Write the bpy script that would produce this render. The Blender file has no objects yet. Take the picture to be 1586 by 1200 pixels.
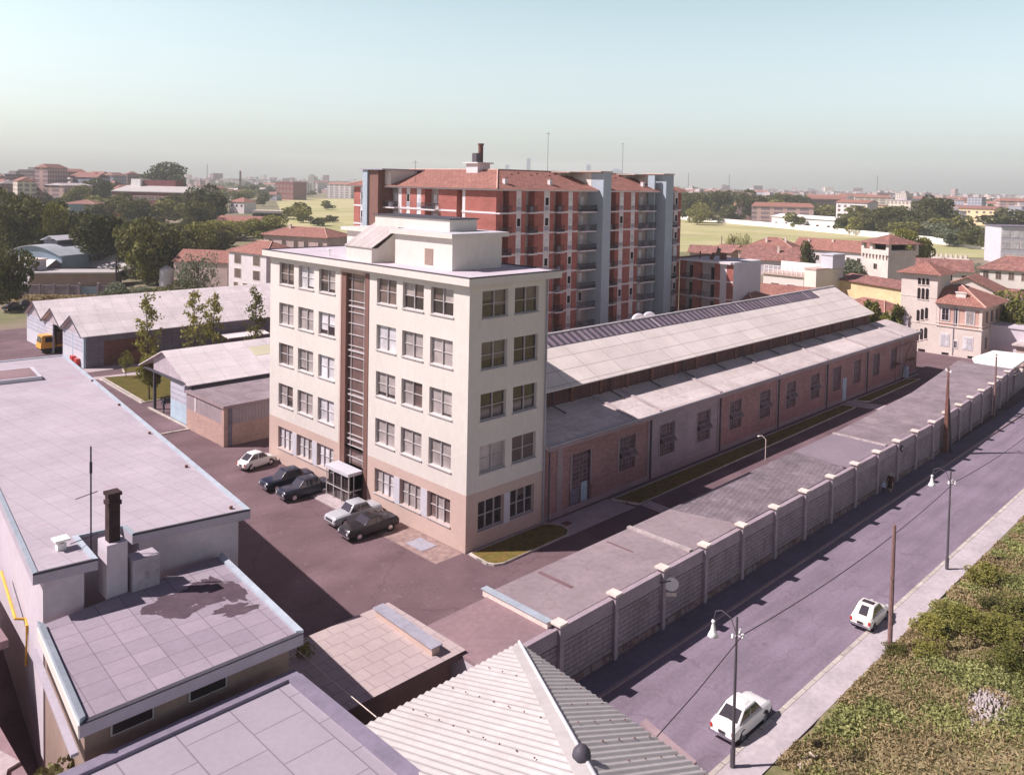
import bpy, math, random
import numpy as np
from mathutils import Vector, Matrix
random.seed(7)
rng = np.random.default_rng(7)
S = bpy.context.scene
COL = S.collection
R_ = math.radians

# ------------------------------------------------------------------ camera
CAM = Vector((-37.0691, -41.4386, 25.2))
YAW, PITCH, ROLL, F, PX, PY = 0.77546, 0.04112, 0.02050, 1288.147, 814.21, 337.257
fw = Vector((math.cos(YAW)*math.cos(PITCH), math.sin(YAW)*math.cos(PITCH), -math.sin(PITCH)))
rt = Vector((math.sin(YAW), -math.cos(YAW), 0)); up = rt.cross(fw)
r2 = rt*math.cos(ROLL)+up*math.sin(ROLL); u2 = up*math.cos(ROLL)-rt*math.sin(ROLL)
cd = bpy.data.cameras.new('camera'); cam = bpy.data.objects.new('camera', cd); COL.objects.link(cam)
m = Matrix((r2, u2, -fw)).transposed().to_4x4(); m.translation = CAM
cam.matrix_world = m
cd.sensor_fit = 'HORIZONTAL'; cd.sensor_width = 36.0; cd.lens = F/1586*36
cd.shift_x = -(PX-793)/1586; cd.shift_y = (PY-600)/1586
cd.clip_start = 0.5; cd.clip_end = 30000
S.camera = cam
# ------------------------------------------------------------------ light
SUN_EL, SUN_AZ = R_(45.7), math.atan2(0.62, -0.755)      # direction towards the sun, in plan
w = bpy.data.worlds.new('World'); S.world = w; w.use_nodes = True
nt = w.node_tree; bg = nt.nodes['Background']
sky = nt.nodes.new('ShaderNodeTexSky'); sky.sky_type = 'NISHITA'; sky.sun_disc = False
sky.sun_elevation = SUN_EL; sky.sun_rotation = math.pi/2-SUN_AZ
sky.altitude = 50; sky.air_density = 1.0; sky.dust_density = 3.2; sky.ozone_density = 1.0
hs = nt.nodes.new('ShaderNodeHueSaturation'); hs.inputs['Saturation'].default_value = 0.62
nt.links.new(sky.outputs[0], hs.inputs['Color'])
# hazy low sky bright; unseen upper sky dimmed and purple to shape shadow fill
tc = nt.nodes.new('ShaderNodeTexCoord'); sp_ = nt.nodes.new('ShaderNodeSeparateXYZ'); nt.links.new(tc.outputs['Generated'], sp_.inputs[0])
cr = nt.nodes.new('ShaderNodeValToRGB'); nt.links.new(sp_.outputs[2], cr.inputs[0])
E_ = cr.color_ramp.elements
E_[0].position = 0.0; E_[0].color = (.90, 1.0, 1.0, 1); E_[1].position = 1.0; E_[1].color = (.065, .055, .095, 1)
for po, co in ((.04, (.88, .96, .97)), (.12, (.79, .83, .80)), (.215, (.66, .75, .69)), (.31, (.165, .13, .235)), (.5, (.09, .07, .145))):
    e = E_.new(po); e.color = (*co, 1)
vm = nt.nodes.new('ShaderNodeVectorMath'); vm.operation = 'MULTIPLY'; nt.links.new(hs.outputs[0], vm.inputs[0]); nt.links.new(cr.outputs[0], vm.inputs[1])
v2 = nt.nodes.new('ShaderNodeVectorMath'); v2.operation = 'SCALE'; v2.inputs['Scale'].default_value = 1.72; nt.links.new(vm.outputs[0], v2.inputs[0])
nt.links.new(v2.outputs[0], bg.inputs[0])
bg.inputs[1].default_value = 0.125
sd = bpy.data.lights.new('sun', 'SUN'); sd.energy = 5.0; sd.angle = R_(0.5); sd.color = (1.0, 0.90, 0.895)
sun = bpy.data.objects.new('sun', sd); COL.objects.link(sun)
sdir = Vector((math.cos(SUN_AZ)*math.cos(SUN_EL), math.sin(SUN_AZ)*math.cos(SUN_EL), math.sin(SUN_EL)))
sun.rotation_euler = sdir.to_track_quat('Z', 'Y').to_euler(); sun.location = (0, 0, 120)
vs = S.view_settings; vs.view_transform = 'Standard'; vs.look = 'None'; vs.exposure = 0.45; vs.gamma = 1; vs.use_curve_mapping = False
S.cycles.max_bounces = 6; S.cycles.volume_bounces = 2; S.cycles.use_fast_gi = False

# ------------------------------------------------------------------ survey: a sight line from the camera station to a level
def at(px, py, z=0.0):
    d = fw*F+r2*(px-PX)-u2*(py-PY); t = (z-CAM.z)/d.z; return CAM+d*t
def depth_of(px, py, z=0.0): return (at(px, py, z)-CAM).dot(fw)
def height_at(p, py):
    lo, hi = -50., 400.
    for _ in range(50):
        mid = (lo+hi)/2; q = Vector((p[0], p[1], mid))-CAM
        if PY-F*q.dot(u2)/q.dot(fw) > py: lo = mid
        else: hi = mid
    return lo
def px_of(p):
    q = Vector(p)-CAM; return PX+F*q.dot(r2)/q.dot(fw)

# ------------------------------------------------------------------ materials
def M(name, col, rough=.85, var=.14, ns=.6, fine=6., c2=None, pat=None, bump=.0, spec=.3, coat=0, stain=None, metal=0):
    """col varied by two noises; pat = dict(vec,bw,bh,off,mort,mcol,c2,rot,bump); stain=(colour,scale,threshold,amount)"""
    mt = bpy.data.materials.new(name); mt.use_nodes = True
    n = mt.node_tree.nodes; l = mt.node_tree.links; b = n['Principled BSDF']
    b.inputs['Roughness'].default_value = rough; b.inputs['Specular IOR Level'].default_value = spec
    b.inputs['Metallic'].default_value = metal
    if coat: b.inputs['Coat Weight'].default_value = coat; b.inputs['Coat Roughness'].default_value = .05
    g = n.new('ShaderNodeNewGeometry')
    c = n.new('ShaderNodeRGB'); c.outputs[0].default_value = (*col, 1); cur = c.outputs[0]
    bumph = None
    if pat:
        sx = n.new('ShaderNodeSeparateXYZ'); l.new(g.outputs['Position'], sx.inputs[0])
        cb = n.new('ShaderNodeCombineXYZ')
        if pat.get('vec', 'xy') == 'wall':
            ad = n.new('ShaderNodeMath'); l.new(sx.outputs[0], ad.inputs[0]); l.new(sx.outputs[1], ad.inputs[1])
            l.new(ad.outputs[0], cb.inputs[0]); l.new(sx.outputs[2], cb.inputs[1])
        elif pat['vec'] == 'wallup':
            ad = n.new('ShaderNodeMath'); l.new(sx.outputs[0], ad.inputs[0]); l.new(sx.outputs[1], ad.inputs[1])
            l.new(sx.outputs[2], cb.inputs[0]); l.new(ad.outputs[0], cb.inputs[1])
        else:
            l.new(sx.outputs[0], cb.inputs[0]); l.new(sx.outputs[1], cb.inputs[1])
        mp = n.new('ShaderNodeMapping'); l.new(cb.outputs[0], mp.inputs[0])
        mp.inputs['Rotation'].default_value[2] = R_(pat.get('rot', 0)); mp.inputs['Location'].default_value = (pat.get('ox', 0), pat.get('oy', 0), 0)
        bt = n.new('ShaderNodeTexBrick'); l.new(mp.outputs[0], bt.inputs['Vector'])
        bt.offset = pat.get('off', .5); bt.inputs['Scale'].default_value = 1
        bt.inputs['Brick Width'].default_value = pat['bw']; bt.inputs['Row Height'].default_value = pat['bh']
        bt.inputs['Mortar Size'].default_value = pat.get('mort', .012); bt.inputs['Mortar Smooth'].default_value = .3
        bt.inputs['Color1'].default_value = (*col, 1); bt.inputs['Color2'].default_value = (*pat.get('c2', tuple(x*.8 for x in col)), 1)
        bt.inputs['Mortar'].default_value = (*pat.get('mcol', tuple(x*.4 for x in col)), 1)
        cur = bt.outputs['Color']; bumph = bt.outputs['Fac'] if pat.get('bump') else None
    for sc, am, det in ((ns, var, 3), (fine, var*.8, 5)):
        nz = n.new('ShaderNodeTexNoise'); l.new(g.outputs['Position'], nz.inputs['Vector']); nz.inputs['Scale'].default_value = sc; nz.inputs['Detail'].default_value = det
        mr = n.new('ShaderNodeMapRange'); l.new(nz.outputs[0], mr.inputs[0]); mr.inputs[1].default_value = .3; mr.inputs[2].default_value = .7
        mr.inputs[3].default_value = 1-am; mr.inputs[4].default_value = 1+am
        mx = n.new('ShaderNodeVectorMath'); mx.operation = 'SCALE'; l.new(cur, mx.inputs[0]); l.new(mr.outputs[0], mx.inputs['Scale']); cur = mx.outputs[0]
    if c2:
        nz = n.new('ShaderNodeTexNoise'); l.new(g.outputs['Position'], nz.inputs['Vector']); nz.inputs['Scale'].default_value = ns*1.7; nz.inputs['Detail'].default_value = 6
        mr = n.new('ShaderNodeMapRange'); l.new(nz.outputs[0], mr.inputs[0]); mr.inputs[1].default_value = .42; mr.inputs[2].default_value = .6
        mx = n.new('ShaderNodeMix'); mx.data_type = 'RGBA'; l.new(mr.outputs[0], mx.inputs[0]); l.new(cur, mx.inputs[6]); mx.inputs[7].default_value = (*c2, 1); cur = mx.outputs[2]
    if stain:
        sc_, s_, th, am = stain
        nz = n.new('ShaderNodeTexNoise'); l.new(g.outputs['Position'], nz.inputs['Vector']); nz.inputs['Scale'].default_value = s_; nz.inputs['Detail'].default_value = 8; nz.inputs['Roughness'].default_value = .65
        mr = n.new('ShaderNodeMapRange'); l.new(nz.outputs[0], mr.inputs[0]); mr.inputs[1].default_value = th; mr.inputs[2].default_value = th+.08; mr.inputs[4].default_value = am
        mx = n.new('ShaderNodeMix'); mx.data_type = 'RGBA'; l.new(mr.outputs[0], mx.inputs[0]); l.new(cur, mx.inputs[6]); mx.inputs[7].default_value = (*sc_, 1); cur = mx.outputs[2]
    l.new(cur, b.inputs['Base Color'])
    if bump or bumph:
        bp = n.new('ShaderNodeBump'); bp.inputs['Distance'].default_value = .03
        if bumph: l.new(bumph, bp.inputs['Height']); bp.invert = True; bp.inputs['Strength'].default_value = pat['bump']
        else:
            nz = n.new('ShaderNodeTexNoise'); l.new(g.outputs['Position'], nz.inputs['Vector']); nz.inputs['Scale'].default_value = 9; nz.inputs['Detail'].default_value = 6
            l.new(nz.outputs[0], bp.inputs['Height']); bp.inputs['Strength'].default_value = bump
        l.new(bp.outputs[0], b.inputs['Normal'])
    return mt

def wave_mat(name, col, axis, period, strength=.6, var=.12, tint=None, sheet=None, rough=.8, stain=None, ns=.5):
    """ribbed or tiled roof: a wave across `axis` (0=x,1=y,2='both') as bump and slight colour, sheets as a brick pattern"""
    mt = M(name, col, rough=rough, var=var, ns=ns, pat=sheet, stain=stain)
    n = mt.node_tree.nodes; l = mt.node_tree.links; b = n['Principled BSDF']
    g = n.new('ShaderNodeNewGeometry'); sx = n.new('ShaderNodeSeparateXYZ'); l.new(g.outputs['Position'], sx.inputs[0])
    src = sx.outputs[axis] if axis < 2 else None
    if src is None:
        ad = n.new('ShaderNodeMath'); l.new(sx.outputs[0], ad.inputs[0]); l.new(sx.outputs[1], ad.inputs[1]); src = ad.outputs[0]
    mu = n.new('ShaderNodeMath'); mu.operation = 'MULTIPLY'; l.new(src, mu.inputs[0]); mu.inputs[1].default_value = 2*math.pi/period
    si = n.new('ShaderNodeMath'); si.operation = 'SINE'; l.new(mu.outputs[0], si.inputs[0])
    bp = n.new('ShaderNodeBump'); bp.inputs['Distance'].default_value = period*.25; bp.inputs['Strength'].default_value = strength
    l.new(si.outputs[0], bp.inputs['Height']); l.new(bp.outputs[0], b.inputs['Normal'])
    return mt

def leaf_mat(name, c1, c2, sc=.25):
    mt = bpy.data.materials.new(name); mt.use_nodes = True
    n = mt.node_tree.nodes; l = mt.node_tree.links; b = n['Principled BSDF']
    b.inputs['Roughness'].default_value = .7; b.inputs['Specular IOR Level'].default_value = .2
    g = n.new('ShaderNodeNewGeometry'); oi = n.new('ShaderNodeObjectInfo')
    nz = n.new('ShaderNodeTexNoise'); l.new(g.outputs['Position'], nz.inputs['Vector']); nz.inputs['Scale'].default_value = sc; nz.inputs['Detail'].default_value = 4
    ad = n.new('ShaderNodeMath'); ad.operation = 'MULTIPLY_ADD'; l.new(g.outputs['Random Per Island'], ad.inputs[0]); ad.inputs[1].default_value = .45; l.new(nz.outputs[0], ad.inputs[2])
    a2 = n.new('ShaderNodeMath'); a2.operation = 'MULTIPLY_ADD'; l.new(oi.outputs['Random'], a2.inputs[0]); a2.inputs[1].default_value = .45; l.new(ad.outputs[0], a2.inputs[2])
    mr = n.new('ShaderNodeMapRange'); l.new(a2.outputs[0], mr.inputs[0]); mr.inputs[1].default_value = .5; mr.inputs[2].default_value = 1.25
    mx = n.new('ShaderNodeMix'); mx.data_type = 'RGBA'; l.new(mr.outputs[0], mx.inputs[0]); mx.inputs[6].default_value = (*c1, 1); mx.inputs[7].default_value = (*c2, 1)
    l.new(mx.outputs[2], b.inputs['Base Color'])
    tr = n.new('ShaderNodeBsdfTranslucent'); l.new(mx.outputs[2], tr.inputs[0]); ms = n.new('ShaderNodeMixShader'); ms.inputs[0].default_value = .22
    l.new(b.outputs[0], ms.inputs[1]); l.new(tr.outputs[0], ms.inputs[2]); l.new(ms.outputs[0], n['Material Output'].inputs[0])
    return mt

def glass_mat(name, col, rough=.06):
    mt = M(name, col, rough=rough, var=.25, ns=.35, fine=1.3, spec=.8, coat=.6); return mt

X = {}
X['yard'] = M('yard asphalt', (0.168, 0.108, 0.120), .9, .16, .16, 5.5, c2=(0.144, 0.090, 0.101), bump=.4, stain=((0.265, 0.209, 0.220), 1.7, .61, .5))
X['road'] = M('road asphalt', (0.228, 0.182, 0.228), .85, .12, .25, 4.5, bump=.3, stain=((0.139, 0.108, 0.139), .55, .60, .5))
def streaks(mt, sx_, sy_, am):          # long worn wheel tracks running with the street
    n = mt.node_tree.nodes; l = mt.node_tree.links; b = n['Principled BSDF']; src = b.inputs['Base Color'].links[0].from_socket
    g = n.new('ShaderNodeNewGeometry'); mp = n.new('ShaderNodeMapping'); mp.inputs['Scale'].default_value = (sx_, sy_, 1); l.new(g.outputs['Position'], mp.inputs[0])
    nz = n.new('ShaderNodeTexNoise'); nz.inputs['Scale'].default_value = 1; nz.inputs['Detail'].default_value = 5; l.new(mp.outputs[0], nz.inputs['Vector'])
    mr = n.new('ShaderNodeMapRange'); l.new(nz.outputs[0], mr.inputs[0]); mr.inputs[1].default_value = .35; mr.inputs[2].default_value = .65; mr.inputs[3].default_value = 1-am; mr.inputs[4].default_value = 1+am*.6
    v = n.new('ShaderNodeVectorMath'); v.operation = 'SCALE'; l.new(src, v.inputs[0]); l.new(mr.outputs[0], v.inputs['Scale']); l.new(v.outputs[0], b.inputs['Base Color'])
def cracks(mt, sc, wid, am):
    n = mt.node_tree.nodes; l = mt.node_tree.links; b = n['Principled BSDF']; src = b.inputs['Base Color'].links[0].from_socket
    g = n.new('ShaderNodeNewGeometry'); nz = n.new('ShaderNodeTexNoise'); nz.inputs['Scale'].default_value = .9; nz.inputs['Detail'].default_value = 6; l.new(g.outputs['Position'], nz.inputs['Vector'])
    v0 = n.new('ShaderNodeVectorMath'); v0.operation = 'SCALE'; v0.inputs['Scale'].default_value = 1.6; l.new(nz.outputs['Color'], v0.inputs[0])
    v1 = n.new('ShaderNodeVectorMath'); l.new(g.outputs['Position'], v1.inputs[0]); l.new(v0.outputs[0], v1.inputs[1])
    vo = n.new('ShaderNodeTexVoronoi'); vo.feature = 'DISTANCE_TO_EDGE'; vo.inputs['Scale'].default_value = sc; l.new(v1.outputs[0], vo.inputs['Vector'])
    mr = n.new('ShaderNodeMapRange'); l.new(vo.outputs['Distance'], mr.inputs[0]); mr.inputs[1].default_value = 0; mr.inputs[2].default_value = wid; mr.inputs[3].default_value = 1-am; mr.inputs[4].default_value = 1
    v = n.new('ShaderNodeVectorMath'); v.operation = 'SCALE'; l.new(src, v.inputs[0]); l.new(mr.outputs[0], v.inputs['Scale']); l.new(v.outputs[0], b.inputs['Base Color'])
X['pave'] = M('pavement asphalt', (.17, .145, .19), .9, .1, .4, 3)
X['pave2'] = M('pale pavement', (.47, .42, .43), .9, .12, .5, 4, stain=((.38, .36, .28), .9, .6, .4))
X['kerb'] = M('kerb stone', (.55, .50, .44), .85, .15, 1, 5, pat=dict(vec='xy', bw=1.1, bh=40, off=0, mort=.03))
X['concrete'] = M('pale concrete', (.44, .37, .37), .9, .14, .5, 4)
X['ground'] = M('open ground', (.17, .17, .075), .95, .25, .02, .3, c2=(.24, .19, .14))
X['field'] = M('mown field', (.40, .385, .20), .95, .12, .012, .2, c2=(.47, .42, .22), pat=dict(vec='xy', bw=900, bh=14, off=0, mort=.9, rot=28, mcol=(.29, .29, .10), c2=(.35, .34, .13)))
X['lawn'] = M('lawn', (0.085, 0.080, 0.011), .95, .2, .8, 9, c2=(0.116, 0.084, 0.015), bump=.4)
X['strip'] = M('worn grass', (0.126, 0.108, 0.021), .95, .25, 1.5, 12, c2=(0.198, 0.128, 0.036), bump=.5)
X['soil'] = M('bare soil', (.30, .24, .19), .95, .2, .5, 6)
X['cream'] = M('cream render', (0.657, 0.608, 0.552), .85, .035, .25, 3)
X['cream2'] = M('beige render', (0.540, 0.405, 0.347), .85, .05, .3, 3)
X['white'] = M('white paint', (.8, .77, .74), .7, .05, .6, 4)
X['whitegrey'] = M('pale grey paint', (.55, .54, .58), .7, .06, .6, 4)
X['roofpanel'] = M('roof panels', (0.448, 0.397, 0.432), .9, .06, .3, 4, pat=dict(vec='xy', bw=1.0, bh=.98, off=.0, mort=.018, rot=-6, mcol=(0.333, 0.287, 0.318), c2=(0.425, 0.374, 0.408)), stain=((0.414, 0.322, 0.348), .5, .6, .5))
X['roofpanel2'] = M('roof panels of the lower block', (0.340, 0.290, 0.331), .9, .07, .4, 5, pat=dict(vec='xy', bw=1.02, bh=.98, off=0, ox=.3, mort=.02, rot=3, mcol=(0.183, 0.147, 0.175), c2=(0.282, 0.239, 0.281)))
X['roofpanel3'] = M('roof panels large', (0.357, 0.318, 0.358), .9, .05, .4, 5, pat=dict(vec='xy', bw=2.05, bh=1.95, off=.5, mort=.03, rot=90, mcol=(0.217, 0.183, 0.214), c2=(0.339, 0.300, 0.339)))
X['roofpanel4'] = M('gatehouse roof panels', (.46, .375, .36), .9, .06, .4, 5, pat=dict(vec='xy', bw=1.0, bh=.8, off=.45, mort=.022, rot=0, mcol=(.3, .23, .23), c2=(.44, .355, .345)))
X['fascia'] = M('fascia', (.42, .38, .43), .7, .06, .6, 4)
X['trim'] = M('zinc trim', (.38, .43, .48), .5, .1, 1, 5)
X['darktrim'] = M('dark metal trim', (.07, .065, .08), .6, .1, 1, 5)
X['wallgrey'] = M('grey render', (.55, .49, .53), .9, .06, .5, 4)
X['wallbrown'] = M('brown render', (.30, .215, .18), .9, .08, .5, 4)
X['brick'] = M('red brown brick', (0.380, 0.200, 0.185), .9, .13, .35, 3, pat=dict(vec='wall', bw=.52, bh=.16, off=.5, mort=.018, mcol=(0.317, 0.196, 0.194), c2=(0.285, 0.152, 0.146)), stain=((0.380, 0.265, 0.272), .7, .62, .45))
X['plaster'] = M('grey plastered bays', (.37, .275, .30), .9, .12, .6, 4, pat=dict(vec='wall', bw=1.9, bh=2.4, off=0, mort=.02, oy=-.9, mcol=(.26, .19, .21), c2=(.34, .255, .28)))
X['pier'] = M('concrete piers', (.34, .25, .26), .9, .1, .6, 5)
X['brick2'] = M('annex brick', (.47, .31, .26), .9, .09, .6, 4, pat=dict(vec='wall', bw=.5, bh=.16, off=.5, mort=.015, mcol=(.42, .3, .27), c2=(.40, .26, .22)))  # paler brick of the annex, the same on every side
X['block'] = M('split block wall', (.31, .255, .27), .95, .16, .6, 5, stain=((.20, .15, .155), .45, .56, .5), pat=dict(vec='wall', bw=.9, bh=.26, off=.5, mort=.03, mcol=(.2, .155, .175), c2=(.30, .24, .265), bump=.8))
X['blockcap'] = M('smooth wall head', (.36, .29, .32), .95, .1, .8, 5)
X['cap'] = M('pillar cap', (.72, .62, .55), .9, .1, 2, 6)
X['felt'] = M('felt roof', (0.290, 0.232, 0.244), .95, .12, .35, 3, stain=((0.250, 0.170, 0.177), .35, .58, .45))
X['felt2'] = M('reddish felt roof', (.26, .175, .185), .95, .12, .3, 3, stain=((.33, .24, .25), .5, .6, .5))
X['felt3'] = M('worn ribbed felt roof', (.26, .21, .225), .95, .16, .5, 3, stain=((.35, .29, .30), .45, .55, .5), pat=dict(vec='xy', bw=5.7, bh=50, off=0, mort=.05, c2=(.23, .185, .20), mcol=(.34, .29, .3)))
X['lowroof'] = M('aisle roof felt', (0.616, 0.542, 0.517), .95, .13, .3, 3, stain=((0.440, 0.362, 0.356), .4, .52, .5), pat=dict(vec='xy', bw=11.4, bh=1.4, off=0, ox=0, mort=.03, c2=(0.539, 0.458, 0.437), mcol=(0.440, 0.373, 0.356)))
X['sheet'] = wave_mat('fibre cement sheets', (0.851, 0.759, 0.702), 0, .18, .35, .07, stain=((0.896, 0.805, 0.749), .22, .6, .45), sheet=dict(vec='xy', bw=3.8, bh=1.45, off=0, mort=.05, mcol=(0.538, 0.471, 0.433), c2=(0.739, 0.655, 0.608)))
X['sheetgrey'] = wave_mat('weathered sheet roof', (0.792, 0.723, 0.713), 0, .2, .4, .09, sheet=dict(vec='xy', bw=2.4, bh=1.5, off=0, mort=.03, mcol=(0.528, 0.475, 0.471), c2=(0.715, 0.650, 0.644)))
X['skylight'] = wave_mat('ribbed skylight sheet', (.19, .15, .185), 0, .9, .5, .10, sheet=dict(vec='xy', bw=5.7, bh=50, off=0, mort=.2, mcol=(.33, .28, .3), c2=(.17, .13, .165)))
X['sheetwhite'] = M('white corrugated sheet', (0.450, 0.423, 0.408), .7, .07, .5, 3, stain=((0.378, 0.343, 0.318), .6, .6, .5))
X['ridgecap'] = M('ridge cap', (.66, .65, .68), .6, .06, .6, 3)
X['tile'] = wave_mat('red roof tiles', (.36, .17, .135), 2, .42, .7, .2, ns=1.2, stain=((.27, .12, .1), .8, .55, .5), sheet=dict(vec='xy', bw=.8, bh=.45, off=.5, mort=.04, mcol=(.26, .1, .08), c2=(.42, .21, .165)))
X['tile2'] = wave_mat('brown roof tiles', (.34, .15, .125), 2, .42, .7, .25, ns=1.0, stain=((.2, .11, .1), .8, .5, .6), sheet=dict(vec='xy', bw=.8, bh=.45, off=.5, mort=.04, mcol=(.2, .09, .08), c2=(.42, .22, .18)))
X['ridge'] = M('ridge tiles', (.55, .35, .28), .9, .1, 1, 5)
X['aptbrick'] = M('red apartment brick', (.36, .125, .10), .85, .12, .5, 3, pat=dict(vec='wall', bw=.5, bh=.2, off=.5, mort=.012, mcol=(.36, .15, .13), c2=(.31, .10, .08)))
X['aptwhite'] = M('apartment white', (.66, .61, .61), .8, .05, .5, 3)
X['apttower'] = M('stair tower blue grey', (.36, .42, .47), .8, .05, .5, 3)
X['aptrecess'] = M('balcony back wall', (.40, .35, .34), .85, .08, .7, 3)
X['iron'] = M('dark iron', (.045, .035, .045), .6, .2, 2, 6)
X['grey'] = M('grey panel', (.34, .33, .38), .7, .1, 1, 4)
X['metaldoor'] = M('grey blue steel', (.40, .50, .58), .6, .08, 1, 5, pat=dict(vec='wall', bw=.6, bh=1.3, off=0, mort=.03, mcol=(.3, .38, .45), c2=(.42, .52, .6)))
X['metaldark'] = M('dark steel siding', (.17, .145, .19), .7, .1, 1, 5, pat=dict(vec='wall', bw=1.2, bh=1.1, off=0, mort=.03, mcol=(.1, .085, .11), c2=(.19, .165, .21)))
X['siding'] = M('pale steel siding', (.44, .43, .50), .7, .08, 1, 5, pat=dict(vec='wall', bw=9, bh=.55, off=0, mort=.05, mcol=(.28, .28, .34), c2=(.5, .49, .55)))
X['boards'] = M('gable boards', (.43, .36, .39), .8, .1, 1, 5, pat=dict(vec='wall', bw=.9, bh=60, off=0, mort=.03, mcol=(.28, .22, .25), c2=(.46, .39, .42)))
X['ribglass'] = M('ribbed glazing', (.36, .29, .31), .4, .08, 1, 5, pat=dict(vec='wall', bw=.32, bh=60, off=0, mort=.03, mcol=(.24, .19, .21), c2=(.34, .275, .295)))
X['slats'] = M('clerestory slats', (.12, .055, .055), .85, .2, .6, 4, pat=dict(vec='wall', bw=.24, bh=1.6, off=0, mort=.05, mcol=(.06, .025, .03), c2=(.16, .08, .075)))
X['rust'] = M('rusty steel', (.17, .075, .06), .8, .2, 3, 9)
X['wood'] = M('weathered pole', (.22, .13, .12), .9, .2, 2, 9)
X['postgrey'] = M('dark grey post paint', (.10, .085, .10), .5, .1, 2, 9)
X['yellow'] = M('yellow pipe paint', (.75, .42, .07), .6, .1, 2, 9)
X['chimney'] = M('sooty chimney brick', (.045, .025, .026), .9, .2, 3, 9, stain=((.11, .055, .05), 2.5, .58, .5))
X['porcelain'] = M('white porcelain', (.85, .83, .82), .25, .03, 2, 9)
X['glass'] = glass_mat('dark glass', (.035, .025, .028))
X['blind'] = glass_mat('window with grey blind', (.36, .315, .30), .35)
X['blindl'] = glass_mat('window with pale blind', (.60, .58, .60), .35)
X['blindb'] = glass_mat('window with brown blind', (.13, .09, .08), .3)
X['steelwin'] = M('rusty steel window', (.15, .09, .10), .6, .2, 2, 6, pat=dict(vec='wall', bw=.42, bh=.36, off=0, mort=.03, mcol=(.24, .16, .17), c2=(.09, .05, .06)))
X['darkopen'] = M('dark opening', (.018, .01, .012), .9, .1)
X['frame'] = M('white window frame', (.50, .46, .46), .6, .04)
X['framegrey'] = M('grey window frame', (.22, .18, .2), .6, .04)
X['brownpanel'] = M('brown stair reveal', (.20, .105, .085), .8, .08)
X['stairglass'] = glass_mat('stair glazing', (.15, .095, .085), .15)
X['rubber'] = M('tyre rubber', (.02, .02, .022), .8, .1)
X['chrome'] = M('chrome', (.75, .75, .78), .2, .03, metal=1)
X['carglass'] = M('car glass', (.05, .045, .05), .05, .05, spec=.9, coat=.8)
X['carlight'] = M('headlight glass', (.6, .6, .62), .1, .05, spec=.9)
X['carred'] = M('tail light', (.5, .05, .04), .2, .05)
X['skin'] = M('skin', (.5, .33, .25), .7, .03)
X['trunk'] = M('bark', (.12, .085, .07), .9, .2, 2, 9)
X['leafA'] = leaf_mat('broadleaf foliage', (.045, .05, .015), (.27, .26, .075))
X['leafB'] = leaf_mat('yellowish foliage', (.10, .11, .025), (.30, .28, .07))
X['leafC'] = leaf_mat('dark foliage', (.028, .034, .012), (.16, .16, .055))
X['leafD'] = leaf_mat('grey green foliage', (.10, .12, .07), (.24, .26, .17))
X['weed'] = leaf_mat('weed leaves', (.12, .145, .04), (.45, .45, .18), .5)
X['dry'] = leaf_mat('dry grass', (.26, .2, .1), (.46, .36, .2), .5)

cracks(X['road'], .13, .010, .16); cracks(X['yard'], .10, .008, .22); cracks(X['felt'], .3, .02, .15)
streaks(X['cream'], 2.2, 2.2, .03); streaks(X['roofpanel'], .35, .35, .06); streaks(X['road'], .12, 1.3, .13); streaks(X['yard'], .25, .5, .12)
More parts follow.
